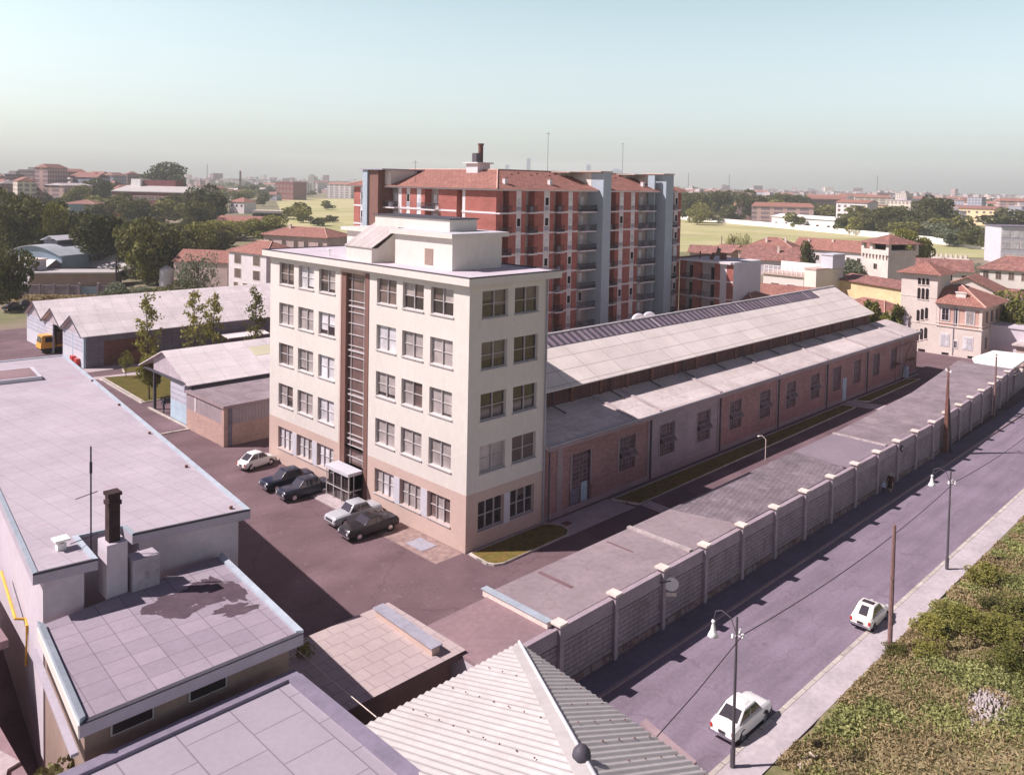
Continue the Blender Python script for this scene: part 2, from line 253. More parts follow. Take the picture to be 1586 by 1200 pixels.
# ------------------------------------------------------------------ builders
class MB:
    def __init__(s): s.v = []; s.f = []; s.m = []
    def poly(s, pts, mi=0):
        i = len(s.v); s.v += [tuple(p) for p in pts]; s.f.append(tuple(range(i, i+len(pts)))); s.m.append(mi); return s
    def hexa(s, p, mi=0, top=None):
        i = len(s.v); s.v += [tuple(q) for q in p]
        for k, f in enumerate(((0, 3, 2, 1), (4, 5, 6, 7), (0, 1, 5, 4), (1, 2, 6, 5), (2, 3, 7, 6), (3, 0, 4, 7))):
            s.f.append(tuple(i+j for j in f)); s.m.append(top if (k == 1 and top is not None) else mi)
        return s
    def box(s, x0, y0, z0, x1, y1, z1, mi=0, top=None):
        return s.hexa(((x0, y0, z0), (x1, y0, z0), (x1, y1, z0), (x0, y1, z0), (x0, y0, z1), (x1, y0, z1), (x1, y1, z1), (x0, y1, z1)), mi, top)
    def prism(s, plan, z0, z1, mi=0, top=None):
        n = len(plan); i = len(s.v)
        s.v += [(p[0], p[1], z0) for p in plan]+[(p[0], p[1], z1) for p in plan]
        s.f.append(tuple(range(i+n-1, i-1, -1))); s.m.append(mi); s.f.append(tuple(range(i+n, i+2*n))); s.m.append(mi if top is None else top)
        for k in range(n): s.f.append((i+k, i+(k+1) % n, i+n+(k+1) % n, i+n+k)); s.m.append(mi)
        return s
    def tube(s, pts, r, mi=0, k=8, r1=None):
        P = [Vector(p) for p in pts]; n = len(P); i = len(s.v)
        for a, p in enumerate(P):
            d = (P[min(a+1, n-1)]-P[max(a-1, 0)]).normalized(); q = d.cross(Vector((0, 0, 1)))
            if q.length < .05: q = d.cross(Vector((1, 0, 0)))
            q.normalize(); e = d.cross(q); rr = r if r1 is None else r+(r1-r)*a/max(n-1, 1)
            for j in range(k):
                t = 2*math.pi*j/k; s.v.append(tuple(p+(q*math.cos(t)+e*math.sin(t))*rr))
        for a in range(n-1):
            for j in range(k):
                s.f.append((i+a*k+j, i+a*k+(j+1) % k, i+(a+1)*k+(j+1) % k, i+(a+1)*k+j)); s.m.append(mi)
        s.f.append(tuple(i+j for j in range(k))); s.m.append(mi); s.f.append(tuple(i+(n-1)*k+j for j in range(k-1, -1, -1))); s.m.append(mi)
        return s
    def lathe(s, c, prof, k=16, mi=0):
        i = len(s.v)
        for (r, z) in prof:
            for j in range(k):
                t = 2*math.pi*j/k; s.v.append((c[0]+r*math.cos(t), c[1]+r*math.sin(t), c[2]+z))
        for a in range(len(prof)-1):
            for j in range(k): s.f.append((i+a*k+j, i+a*k+(j+1) % k, i+(a+1)*k+(j+1) % k, i+(a+1)*k+j)); s.m.append(mi)
        return s
    def wall(s, O, U, N, W, H, holes, depth=.25, mi=0, ri=None):
        """upright wall with openings: O corner, U direction along, N inward; holes (u0,z0,u1,z1) from O"""
        O = Vector(O); U = Vector(U); N = Vector(N); Z = Vector((0, 0, 1)); ri = mi if ri is None else ri
        us = sorted({0, W, *[h[0] for h in holes], *[h[2] for h in holes]}); zs = sorted({0, H, *[h[1] for h in holes], *[h[3] for h in holes]})
        for a, b in zip(us, us[1:]):
            for c, d in zip(zs, zs[1:]):
                mu, mz = (a+b)/2, (c+d)/2
                if any(h[0] < mu < h[2] and h[1] < mz < h[3] for h in holes): continue
                s.poly([O+U*a+Z*c, O+U*b+Z*c, O+U*b+Z*d, O+U*a+Z*d], mi)
        for (a, c, b, d) in holes:
            q = [O+U*a+Z*c, O+U*b+Z*c, O+U*b+Z*d, O+U*a+Z*d]
            for k in range(4): s.poly([q[k], q[(k+1) % 4], q[(k+1) % 4]+N*depth, q[k]+N*depth], ri)
        return s
    def build(s, name, mats, parent=None, loc=None, smooth=False, rz=0):
        me = bpy.data.meshes.new(name); o0 = Vector(loc) if loc is not None else (parent_origin(parent) if parent else Vector((0, 0, 0)))
        me.from_pydata([(v[0]-o0.x, v[1]-o0.y, v[2]-o0.z) for v in s.v], [], s.f)
        for mt in (mats if isinstance(mats, (list, tuple)) else [mats]): me.materials.append(mt)
        me.polygons.foreach_set('material_index', s.m)
        if smooth: me.polygons.foreach_set('use_smooth', [True]*len(me.polygons))
        me.update(); return put(name, me, parent, None if parent else o0)
def parent_origin(p): 
    v = Vector((0, 0, 0))
    while p: v += p.location; p = p.parent
    return v
def put(name, me, parent=None, loc=None, rz=0, scale=None):
    o = bpy.data.objects.new(name, me); COL.objects.link(o)
    if parent: o.parent = parent
    if loc is not None: o.location = loc
    if rz: o.rotation_euler = (0, 0, rz)
    if scale: o.scale = scale
    return o
def tag(o, label, cat=None, group=None, kind=None):
    if label: o['label'] = label
    if cat: o['category'] = cat
    if group: o['group'] = group
    if kind: o['kind'] = kind
    return o
def thing(name, label, cat, loc=(0, 0, 0), rz=0, group=None):
    o = bpy.data.objects.new(name, None); COL.objects.link(o); o.location = loc; o.rotation_euler = (0, 0, rz); o.empty_display_size = .5
    return tag(o, label, cat, group)
def copy_tree(o, parent=None):
    c = o.copy(); COL.objects.link(c); c.parent = parent
    for ch in o.children: copy_tree(ch, c)
    return c
def sheet(name, pts, z, mt, kind='structure'):
    o = MB().poly([(p[0], p[1], z) for p in pts]).build(name, mt, loc=(pts[0][0], pts[0][1], z)); o['kind'] = kind; return o

# ------------------------------------------------------------------ the ground and the street
sheet('ground', [(-4790, -4790), (4790, -4790), (4790, 4790), (-4790, 4790)], -.02, X['ground'])
sheet('yard_paving', [(-60, -14.9), (105, -14.9), (107, 40), (60, 110), (-60, 112)], -.004, X['yard'])
sheet('road', [(-90, -23.15), (420, -23.15), (420, -16.35), (-90, -16.35)], -.004, X['road'])
b = MB().box(-8.5, -16.35, -.1, 220, -14.8, .13, 0, 0); b.box(-8.5, -16.5, -.1, 220, -16.352, .12, 1)
o = b.build('pavement', [X['pave'], X['pier']]); o['kind'] = 'structure'
b = MB().box(-60, -24.75, -.1, 200, -23.35, .11, 0); b.box(-60, -23.348, -.1, 200, -23.12, .125, 1)
o = b.build('pavement', [X['pave2'], X['kerb']]); o['kind'] = 'structure'
sheet('path', [(7.2, -2.9), (15.3, -2.9), (14.9, -.3), (7.9, -.3)], .006, X['concrete'])
sheet('path', [(15.85, -2.9), (17.15, -2.9), (17.0, -9.4), (15.6, -9.4)], .006, X['concrete'])
sheet('path', [(58.2, -.3), (60.9, -.3), (62.4, -5.2), (59.6, -5.2)], .006, X['concrete'])
sheet('path', [(.1, -.32), (8.2, -.32), (8.2, -.02), (.1, -.02)], .02, X['concrete'])
sheet('path', [(8.2, -.75), (83, -.75), (83, -.42), (8.2, -.42)], .012, X['concrete'])
def rounded(x0, y0, x1, y1, r, n=6):
    out = []
    for cx, cy, a in ((x1-r, y1-r, 0), (x0+r, y1-r, 90), (x0+r, y0+r, 180), (x1-r, y0+r, 270)):
        for k in range(n+1): t = R_(a+90*k/n); out.append((cx+r*math.cos(t), cy+r*math.sin(t)))
    return out
def bed(name, plan, h, mt, label):
    b = MB().prism(plan, -.1, h, 0)
    n = len(plan); c = Vector((sum(p[0] for p in plan)/n, sum(p[1] for p in plan)/n, 0))
    o = b.build(name, mt); o['kind'] = 'structure'
    k = MB()
    out = [((Vector((*p, 0))-c).normalized()*.16+Vector((*p, 0))) for p in plan]
    for i in range(n):
        j = (i+1) % n; a, d, e, g_ = plan[i], plan[j], out[j], out[i]
        k.hexa([(a[0], a[1], -.1), (d[0], d[1], -.1), (e.x, e.y, -.1), (g_.x, g_.y, -.1), (a[0], a[1], h+.03), (d[0], d[1], h+.03), (e.x, e.y, h+.03), (g_.x, g_.y, h+.03)])
    o = k.build('kerb', X['kerb']); o['kind'] = 'structure'
bed('lawn', [(.25, -.35), (.1, -2.1), (.35, -2.6), (.9, -2.85), (7.2, -2.75), (7.9, -2.3), (8.1, -1.5), (7.8, -.8), (7.3, -.35)], .1, X['strip'], '')
bed('lawn', [(15.1, -.8), (15.9, -2.8), (58.2, -2.2), (58.0, -.8)], .1, X['strip'], '')
bed('lawn', [(61.3, -.8), (62.1, -2.2), (79.5, -2.0), (77.5, -.8)], .1, X['strip'], '')
bed('lawn', [(-.4, 67.3), (-1.0, 52.6), (7, 52.9), (14, 53), (14, 64.8), (4.2, 65.6)], .08, X['lawn'], '')
bed('lawn', [(2.5, 68.4), (14, 68.0), (14, 70.6), (3.2, 70.8)], .08, X['lawn'], '')
sheet('path', [(-3, 68.9), (1.5, 68.2), (14, 67.6), (14, 66), (1.5, 66.3), (-3, 67.6)], .008, X['concrete'])
sheet('path', [(-3, 74.1), (20, 73.4), (20, 71.4), (-3, 71.6)], .012, X['concrete'])
b = MB()
for p, q in (((-1.55, 50.2), (-1.55, 39.7)), ((-1.55, 39.7), (-7.5, 40.0)), ((-.9, 67.3), (-1.4, 52.4))):
    d = (Vector(q)-Vector(p)).normalized(); nn = Vector((-d.y, d.x))*.13
    b.hexa([(*(Vector(p)+nn), -.05), (*(Vector(q)+nn), -.05), (*(Vector(q)-nn), -.05), (*(Vector(p)-nn), -.05), (*(Vector(p)+nn), .09), (*(Vector(q)+nn), .09), (*(Vector(q)-nn), .09), (*(Vector(p)-nn), .09)])
o = b.build('kerb', X['kerb']); o['kind'] = 'structure'
sheet('path', [(-2.4, .2), (-.05, .2), (-.05, 8.6), (-2.4, 8.6)], .004, M('patched gravel', (.30, .21, .19), .95, .25, 2, 14, stain=((.45, .38, .35), 4, .6, .6)))
tag(MB().box(-1.9, 2.3, .004, -.6, 4.1, .03).build('hatch_cover', X['grey']), 'flat blue grey metal hatch set in the yard beside the office wall', 'hatch cover')
tag(MB().box(8.55, -1.6, .008, 9.25, -1.0, .02).build('manhole_cover', X['rust']), 'rusty square manhole cover on the concrete apron by the rounded grass bed', 'manhole cover')
# ------------------------------------------------------------------ the green field beyond, its white wall
sheet('grass_field', [(120, 205), (200, 160), (250, 132), (330, 45), (368, 62), (397, 103), (420.6, 145), (462, 223), (506, 320), (560, 430), (640, 640), (700, 900), (480, 900), (330, 620), (224, 423), (140, 300)], -.004, X['field'])

wl = [(700, 900), (640, 640), (560, 430), (506, 320), (462, 223), (420.6, 145.2), (397, 103.4), (365.2, 68.6), (345, 50)]
b = MB()
for (a, c) in zip(wl, wl[1:]):
    d = Vector((c[0]-a[0], c[1]-a[1])).normalized(); nn = Vector((-d.y, d.x))*.15
    b.hexa([(a[0]+nn.x, a[1]+nn.y, 0), (c[0]+nn.x, c[1]+nn.y, 0), (c[0]-nn.x, c[1]-nn.y, 0), (a[0]-nn.x, a[1]-nn.y, 0), (a[0]+nn.x, a[1]+nn.y, 3), (c[0]+nn.x, c[1]+nn.y, 3), (c[0]-nn.x, c[1]-nn.y, 3), (a[0]-nn.x, a[1]-nn.y, 3)])
tag(b.build('boundary_wall', X['white']), 'long white wall along the far edge of the green field', 'boundary wall')

# ------------------------------------------------------------------ office building
OFF = thing('office_building', 'tall cream five storey office building with a flat roof and beige ground floor', 'office building', (0, 0, 0))
L, W, HB, HT = 26.75, 7.78, 3.98, 18.3
rows = [(15.93, 17.82), (12.40, 14.28), (8.85, 10.72), (5.20, 7.12)]
ycols = [22.72, 19.5, 16.27, 8.1, 4.9, 1.65]                     # right edge of each window of the long side (width 2.45)
xcols = [1.16, 4.28]
up_h = [(y, z0, y+2.45, z1) for y in ycols for z0, z1 in rows]; lo_h = [(y, 1.38, y+2.45, 3.25) for y in ycols]
stair = (12.05, .12, 15.3, 17.85)
b = MB()
b.wall((0, 0, HB), (0, 1, 0), (1, 0, 0), L, HT-HB, [(a, c-HB, d, e-HB) for a, c, d, e in up_h]+[(stair[0], 0, stair[2], stair[3]-HB)], .32, 0)
b.wall((0, 0, 0), (0, 1, 0), (1, 0, 0), L, HB, lo_h+[(stair[0], .12, stair[2], HB)], .32, 1)
b.wall((0, 0, HB), (1, 0, 0), (0, 1, 0), W, HT-HB, [(x, z0-HB, x+2.45, z1-HB) for x in xcols for z0, z1 in rows], .32, 0)
b.wall((0, 0, 0), (1, 0, 0), (0, 1, 0), W, HB, [(x, 1.2, x+2.45, 3.25) for x in (1.1, 4.2)], .32, 1)
b.poly([(W, 0, 0), (W, L, 0), (W, L, HT), (W, 0, HT)], 0).poly([(0, L, 0), (W, L, 0), (W, L, HT), (0, L, HT)], 0)
b.box(.9, .9, .1, W-.4, 11.9, HT, 2).box(.9, 15.5, .1, W-.4, L-.4, HT, 2)
b.build('wall', [X['cream'], X['cream2'], X['darkopen']], OFF)
b = MB().prism([(-.55, -.55), (W+.83, -.55), (W+.83, L+.55), (-.55, L+.55)], HT, 18.80, 0, 1)
b.box(-.55, -.55, 18.802, -.35, L+.55, 18.88, 2).box(-.35, -.55, 18.802, W+.83, -.35, 18.88, 2).box(W+.63, -.35, 18.802, W+.83, L+.55, 18.88, 2).box(-.35, L+.35, 18.802, W+.63, L+.55, 18.88, 2)
roof = b.build('roof', [X['cream'], X['wallgrey'], X['darktrim']], OFF)
# penthouse
PT = MB().box(1.7, 3.85, 18.81, 6.6, 10.62, 21.15).build('rooftop_block', X['cream'], OFF)
MB().box(1.35, 3.5, 21.152, 7.0, 10.97, 21.5, 0, 1).build('roof_slab', [X['cream'], X['whitegrey']], PT)
MB().box(1.67, 6.0, 19.05, 1.698, 6.95, 20.25).build('hatch_door', X['wallbrown'], PT)
U = MB().box(2.9, 5.6, 21.505, 5.6, 15.0, 22.38).build('upper_rooftop_block', X['cream'], OFF)
MB().box(2.78, 5.48, 22.382, 5.72, 15.12, 22.47).build('roof_slab', X['darktrim'], U)
b = MB().box(.4, 11.88, 18.81, 3.4, 15.38, 19.92, 0)
b.poly([(.95, 11.88, 19.925), (3.4, 11.88, 21.6), (3.4, 11.88, 19.925)], 0).poly([(.95, 15.38, 19.925), (3.4, 15.38, 21.6), (3.4, 15.38, 19.925)], 0)
b.box(3.4, 10.64, 18.81, 6.6, 15.38, 21.5, 0)
ST = b.build('stair_head', X['cream'], OFF)
b = MB().hexa([(.3, 11.75, 19.93), (.3, 15.5, 19.93), (3.4, 15.5, 21.75), (3.4, 11.75, 21.75), (.3, 11.75, 20.0), (.3, 15.5, 20.0), (3.4, 15.5, 21.84), (3.4, 11.75, 21.84)])
b.build('sloping_roof', M('boarded slope', (.50, .44, .42), .85, .08, .5, 4, pat=dict(vec='xy', bw=9, bh=.45, off=0, mort=.02)), ST)
RB = MB().box(3.2, 15.4, 18.81, 6.8, 19.5, 20.9).build('rear_rooftop_block', X['cream'], OFF)
MB().box(2.8, 15.4, 20.902, 7.2, 19.9, 21.2, 0).build('roof_slab', X['cream'], RB)
b = MB().tube([(.9, 18.6, 18.8), (.9, 18.6, 19.35)], .06); b.lathe((.9, 18.6, 19.3), [(.0, .12), (.17, .1), (.17, 0), (0, -.02)]); b.build('vent_pipe', X['white'], OFF)
# office windows: frame with a pane behind it
def win_mesh(w, h, nx, nz, t=.05, bar=.028, sill=.14, name='window'):
    """local: x across, z up, y = inward; origin at lower left on the wall face"""
    b = MB(); y0, y1 = .18, .24
    b.box(0, y0, 0, w, y1, t).box(0, y0, h-t, w, y1, h).box(0, y0, t, t, y1, h-t).box(w-t, y0, t, w, y1, h-t)
    for i in range(1, nx): x = w*i/nx; b.box(x-bar, y0-.05, t, x+bar, y1-.002, h-t)
    for i in range(1, nz): z = h*i/nz; b.box(t, y0-.006, z-bar*.8, w-t, y1-.004, z+bar*.8)
    if sill: b.box(-.06, -.09, -.085, w+.06, .17, -.004)
    me = b.build('tmp', X['frame']); d = me.data; bpy.data.objects.remove(me)
    return d
def pane_mesh(w, h, key, n=2):
    """key: one letter per light (g glass, n grey, l pale, b brown blind) + how far down its blind hangs"""
    b = MB(); ks = key.split('/'); mats = [X['glass'], X['blind'], X['blindl'], X['blindb']]; ix = {'g': 0, 'n': 1, 'l': 2, 'b': 3}
    for i, k_ in enumerate(ks):
        x0, x1 = .02+(w-.04)*i/len(ks), .02+(w-.04)*(i+1)/len(ks); f = float(k_[1:] or 1)
        zc = h-.02-(h-.04)*f; b.box(x0, .245, max(zc, .02), x1, .27, h-.02, ix[k_[0]])
        if f < 1: b.box(x0, .245, .02, x1, .27, zc, 0)
    o = b.build('tmp', mats); d = o.data; bpy.data.objects.remove(o); return d
W2 = win_mesh(2.45, 1.88, 2, 2); W3 = win_mesh(2.45, 1.87, 3, 2); W3b = win_mesh(2.45, 2.05, 3, 2); W2b = win_mesh(2.45, 1.88, 2, 2, sill=.1)
def add_window(par, me, pm, loc, rz):
    wo = put('window', me, par, loc, rz); put('pane', pm, wo); return wo
pc = {}
def pane_of(key, h=1.88):
    if (key, h) not in pc: pc[(key, h)] = pane_mesh(2.45, h, key)
    return pc[(key, h)]
pick = ['b.8/b.8 l/l.9 b.6/n.85 b1/b1 n.5/b.5 b.45/n.5'.split(), 'n/n n/n l.8/l.6 l/l n/n.95 n/n'.split(), 'b/n n.9/n l/l n.85/n.85 n/b n/n.9'.split(), 'n/b.7 n/n l/l n/n n/n n/n'.split()]
pk2 = ['b.35/b.6 g/b.5'.split(), 'b.7/b.7 g/g'.split(), 'g.1/g.1 g/g'.split(), 'n/n b/b'.split()]
for j, (z0, z1) in enumerate(rows):
    for i, y in enumerate(ycols): add_window(OFF, W2, pane_of(pick[j][i]), (0, y+2.45, z0), -math.pi/2)
    for i, x in enumerate(xcols): add_window(OFF, W2b, pane_of(pk2[j][i]), (x, 0, z0), 0)
for i, y in enumerate(ycols): add_window(OFF, W3, pane_of(['l/l/l', 'l/l/n', 'l/l/l', 'n/l/l', 'n/n/n', 'b/n/b'][i]), (0, y+2.45, 1.38), -math.pi/2)
for i, x in enumerate((1.1, 4.2)): add_window(OFF, W3b, pane_of(['g/g/g', 'g/b.3/g'][i], 2.05), (x, 0, 1.2), 0)
for y0, y1 in ((18.74, 19.48), (21.98, 22.70), (4.14, 4.88), (7.37, 8.08)): MB().box(-.035, y0, 1.26, -.002, y1, 3.25).build('wall_panel', X['whitegrey'], OFF)
MB().box(3.58, -.035, 1.06, 4.17, -.002, 3.25).build('wall_panel', X['whitegrey'], OFF)
# stair glazing strip
b = MB().box(-.045, 15.32, .1, .33, 15.52, 18.0, 0).box(-.045, 11.55, .1, .33, 12.03, 18.05, 1).box(-.05, 12.03, 17.86, .33, 15.32, 18.06, 0)
b.box(.0, 14.72, .1, .5, 15.3, 17.84, 1)
b.build('stair_surround', [X['cream2'], X['brownpanel']], OFF)
SG = MB().box(.30, 12.05, 2.6, .34, 14.72, 17.84).build('stair_window', X['stairglass'], OFF)
b = MB()
z = 3.2; k = 0
while z < 17.6:
    b.box(.2, 12.05, z-.024, .295, 14.74, z+.024); z += .8875
for z in (4.46, 8.01, 11.56, 15.11): b.box(.19, 12.05, z+.06, .297, 14.73, z+.18)
for y in (12.5, 14.2): b.box(.21, y-.02, 2.6, .299, y+.02, 17.84)
b.build('mullions', X['frame'], SG)
# entrance
EN = MB().box(-1.35, 12.1, 2.35, -.05, 15.4, 2.6, 0).build('entrance_canopy', X['whitegrey'], OFF)
b = MB()
for y in (12.2, 13.2, 14.3, 15.3): b.box(-1.25, y-.03, .2, -1.19, y+.03, 2.345)
for y in (12.2, 15.3): b.box(-1.18, y-.03, 1.1, -.06, y+.03, 1.18); b.box(-.8, y-.03, .2, -.74, y+.03, 2.345)
b.box(-1.24, 12.24, 1.1, -1.2, 15.26, 1.16)
b.build('entrance_frame', X['frame'], EN)
MB().box(-1.1, 12.26, .2, -1.06, 15.24, 2.33).build('entrance_glass', X['glass'], EN)
MB().box(-2.2, 11.6, 0, -.02, 16.0, .1).box(-2.0, 11.8, .1, -.02, 15.8, .19).build('doorstep', X['concrete'], EN)
b = MB().tube([(7.55, -.1, .1), (7.55, -.1, 18.2)], .06); b.build('downpipe', X['grey'], OFF)
b = MB().tube([(7.9, -.35, .1), (7.9, -.35, 5.5)], .06); b.build('downpipe', X['darktrim'], OFF)
# ------------------------------------------------------------------ the long brick workshop hall
HX0, HX1 = 7.8, 83.7
HALL = thing('factory_hall', 'long low brick workshop hall with a pale sheet roof behind the office', 'factory hall', (8, 0, 0))
wins = [16.75, 22.45, 28.3, 34.0, 39.8, 45.5, 51.2, 56.9, 62.6, 68.4, 74.2]
def hall_holes(x0, x1):
    hs_ = []
    for i, x in enumerate(wins):
        if x0 <= x < x1: hs_.append((x-x0, 1.7, x+2.2-x0, 4.45))
    if x0 < 10.6 < x1: hs_.append((10.6-x0, .25, 13.3-x0, 4.42))
    return hs_
def segs(b, mi, spans):
    for x0, x1 in spans: b.wall((x0, 0, 0), (1, 0, 0), (0, 1, 0), x1-x0, 5.35, hall_holes(x0, x1), .28, mi)
b = MB(); segs(b, 0, [(HX0, 20.9), (32.0, HX1)]); segs(b, 1, [(20.9, 32.0)])
b.poly([(HX1, 0, 0), (HX1, 19.8, 0), (HX1, 19.8, 5.35), (HX1, 0, 5.35)], 0)
b.poly([(HX0, 19.8, 0), (HX1, 19.8, 0), (HX1, 19.8, 5.35), (HX0, 19.8, 5.35)], 0)
b.box(HX0+.1, .9, .02, HX1-.3, 19.5, 5.0, 2)
b.build('wall', [X['brick'], X['plaster'], X['darkopen']], HALL)
b = MB()
for x in (9.4, 20.9, 32.05, 43.6, 55.15, 66.5, 78.0): b.box(x-.3, -.06, 0, x+.3, -.002, 5.35)
for x in wins+[10.85]:
    for dx in ((-.18, 0), (2.2, 2.38)): b.box(x+dx[0], -.03, 1.6, x+dx[1], -.001, 4.5)
b.box(HX0, -.04, .0, HX1, -.003, .45)
b.build('pier', X['pier'], HALL)
b = MB().box(HX0, -.4, 5.36, HX1+.35, -.28, 5.78, 0).hexa([(HX0, -.27, 5.4), (HX1+.35, -.27, 5.4), (HX1+.35, 4.5, 6.5), (HX0, 4.5, 6.5), (HX0, -.27, 5.74), (HX1+.35, -.27, 5.74), (HX1+.35, 4.5, 6.83), (HX0, 4.5, 6.83)], 1)
b.box(HX0, -.46, 5.72, HX1+.4, -.41, 5.80, 2)
LR = b.build('aisle_roof', [X['pier'], X['lowroof'], X['trim']], HALL)
for x in (18.5, 22.2, 32.0, 43.5, 55.0, 66.0, 77.5):
    b = MB().hexa([(x-.2, -.2, 5.76), (x+.2, -.2, 5.76), (x+.2, 4.4, 6.82), (x-.2, 4.4, 6.82), (x-.2, -.2, 5.86), (x+.2, -.2, 5.86), (x+.2, 4.4, 6.92), (x-.2, 4.4, 6.92)]); b.build('roof_joint', X['concrete'], LR)
b = MB().box(HX0, 4.5, 6.0, 78.0, 4.7, 8.25, 0)
b.build('clerestory', X['slats'], HALL)
x = 12.0
while x < 78: MB().box(x-.16, 4.38, 6.8, x+.16, 4.498, 8.2).build('clerestory_column', X['rust'], HALL); x += 3.8
for x in (13.2, 20.8, 26.6, 32.3, 38.0, 43.8, 49.4, 55.2, 61, 66.6, 72.4): MB().tube([(x, 4.28, 8.15), (x, 4.28, 6.95), (x+.1, 3.1, 6.63), (x+.1, 2.9, 6.58)], .06).build('gutter_pipe', X['darktrim'], HALL)
def slope(b, x0, x1, y0, z0, y1, z1, t=.08, mi=0): b.hexa([(x0, y0, z0-t), (x1, y0, z0-t), (x1, y1, z1-t), (x0, y1, z1-t), (x0, y0, z0), (x1, y0, z0), (x1, y1, z1), (x0, y1, z1)], mi)
b = MB(); slope(b, HX0, 78.6, 4.0, 8.28, 9.95, 11.40)
b.hexa([(HX0, 9.95, 11.32), (78.6, 9.95, 11.32), (78.6, 15.8, 8.1), (HX0, 15.8, 8.1), (HX0, 9.95, 11.40), (78.6, 9.95, 11.40), (78.6, 15.8, 8.18), (HX0, 15.8, 8.18)])
UR = b.build('main_roof', X['sheet'], HALL)
b = MB(); sl = (11.40-8.28)/5.95
slope(b, HX0+.1, 71.0, 8.45, 8.28+4.45*sl+.05, 9.85, 8.28+5.85*sl+.05, .04); b.build('skylight', X['skylight'], UR)
b = MB().tube([(HX0, 9.95, 11.44), (78.6, 9.95, 11.44)], .12); b.build('ridge', X['sheetgrey'], UR)
b = MB().poly([(78.1, 4.6, 8.2), (78.1, 15.3, 8.2), (78.1, 9.95, 11.25)]).box(HX0, 15.3, 6, 78.1, 15.5, 8.2).poly([(78.1, 4.6, 6), (78.1, 15.3, 6), (78.1, 15.3, 8.2), (78.1, 4.6, 8.2)]); b.build('gable', X['white'], HALL)
b = MB().poly([(HX0, 15.5, 6.8), (HX1, 15.5, 6.8), (HX1, 20.1, 5.6), (HX0, 20.1, 5.6)]); b.build('rear_aisle_roof', X['lowroof'], HALL)
# hall windows
def hall_win(h, open_):
    b = MB().box(0, .2, 0, 2.2, .225, h, 0)
    if open_:
        b.box(.1, .19, h*.36, 2.1, .198, h*.62, 1)
        b.hexa([(.1, .16, h*.62), (2.1, .16, h*.62), (2.1, -.42, h*.40), (.1, -.42, h*.40), (.1, .18, h*.64), (2.1, .18, h*.64), (2.1, -.40, h*.42), (.1, -.40, h*.42)], 0)
    for i in range(5): b.box(.02+i*.53, .17, 0, .06+i*.53, .19, h, 2)
    o = b.build('tmp', [X['steelwin'], X['darkopen'], X['framegrey']]); d = o.data; bpy.data.objects.remove(o); return d
HWa, HWb = hall_win(2.75, True), hall_win(2.75, False)
for i, x in enumerate(wins): put('window', HWa if i in (0, 1, 2, 3, 4, 5, 6) else HWb, HALL, (x-8, 0, 1.7))
b = MB().box(10.62, .2, .26, 13.28, .24, 4.4, 0).box(10.9, .15, .3, 11.9, .19, 1.6, 1).box(12.2, .15, .3, 12.9, .19, 1.9, 2); b.build('glazed_door', [X['steelwin'], X['metaldark'], X['metaldoor']], HALL)
b = MB().box(59.6, -.05, .1, 60.6, .0, 2.8); b.build('door', X['metaldoor'], HALL)
for x in (20.95, 32.1, 43.6, 55.15, 66.5): MB().tube([(x, -.14, .1), (x, -.14, 5.3)], .07).build('downpipe', X['darktrim'], HALL)
b = MB().box(78.5, -.6, .1, 79.2, -.07, 1.6, 0); b.build('gas_cabinet', X['metaldoor'], HALL)
b = MB()
for x in (75.0, 76.0, 79.8, 81): b.box(x, -.5, 2.2, x+.7, -.07, 2.35)
b.tube([(75.2, -.3, .1), (75.2, -.3, 4.6), (81.5, -.3, 4.6)], .05).tube([(77.2, -.4, .1), (79, -.4, 3.6), (80.5, -.4, 4.4)], .05); b.build('pipework', X['rust'], HALL)
# two curved white cowls on the far side of the hall roof
for i, (x, lb) in enumerate(((40.9, 'left'), (43.0, 'right'))):
    t = thing('roof_cowl', 'white hooded ventilation cowl behind the hall ridge, %s one of the pair' % lb, 'vent cowl', (x, 17, 7), group='white cowls behind the hall roof')
    arc = [(x, 17, 6.5), (x, 17, 9.3)]+[(x+.55-.55*math.cos(a_), 17-.3*(1-math.cos(a_)), 9.5+.55*math.sin(a_)) for a_ in [k_*math.pi/10*.95 for k_ in range(11)]]
    MB().tube(arc, .27, k=14).build('duct', X['whitegrey'], t, smooth=True); e_ = Vector(arc[-1]); d_ = (e_-Vector(arc[-2])).normalized()
    MB().tube([e_, e_+d_*.03], .24, k=14).build('mouth', X['darkopen'], t)

# ------------------------------------------------------------------ street wall, its pillars and the flat shed roofs behind it
wallpts = [(-9.6, -14.72), (45.0, -14.72), (66.0, -13.9), (79.4, -12.95)]
WL = thing('street_wall', 'long grey block wall with capped pillars between the pavement and the sheds', 'wall', (-9.6, -14.7, 0))
b = MB(); b2 = MB(); b3_ = MB()
for (a, c) in zip(wallpts, wallpts[1:]):
    d = Vector((c[0]-a[0], c[1]-a[1])).normalized(); nn = Vector((-d.y, d.x))
    def bar(bb, off0, off1, z0, z1):
        bb.hexa([(a[0]+nn.x*off0, a[1]+nn.y*off0, z0), (c[0]+nn.x*off0, c[1]+nn.y*off0, z0), (c[0]+nn.x*off1, c[1]+nn.y*off1, z0), (a[0]+nn.x*off1, a[1]+nn.y*off1, z0), (a[0]+nn.x*off0, a[1]+nn.y*off0, z1), (c[0]+nn.x*off0, c[1]+nn.y*off0, z1), (c[0]+nn.x*off1, c[1]+nn.y*off1, z1), (a[0]+nn.x*off1, a[1]+nn.y*off1, z1)])
    bar(b, -.15, .15, 0, 2.55); bar(b2, -.17, .15, 2.62, 3.38); bar(b2, -.1, .1, 2.55, 2.62); bar(b3_, -.2, .15, 0.05, .5)
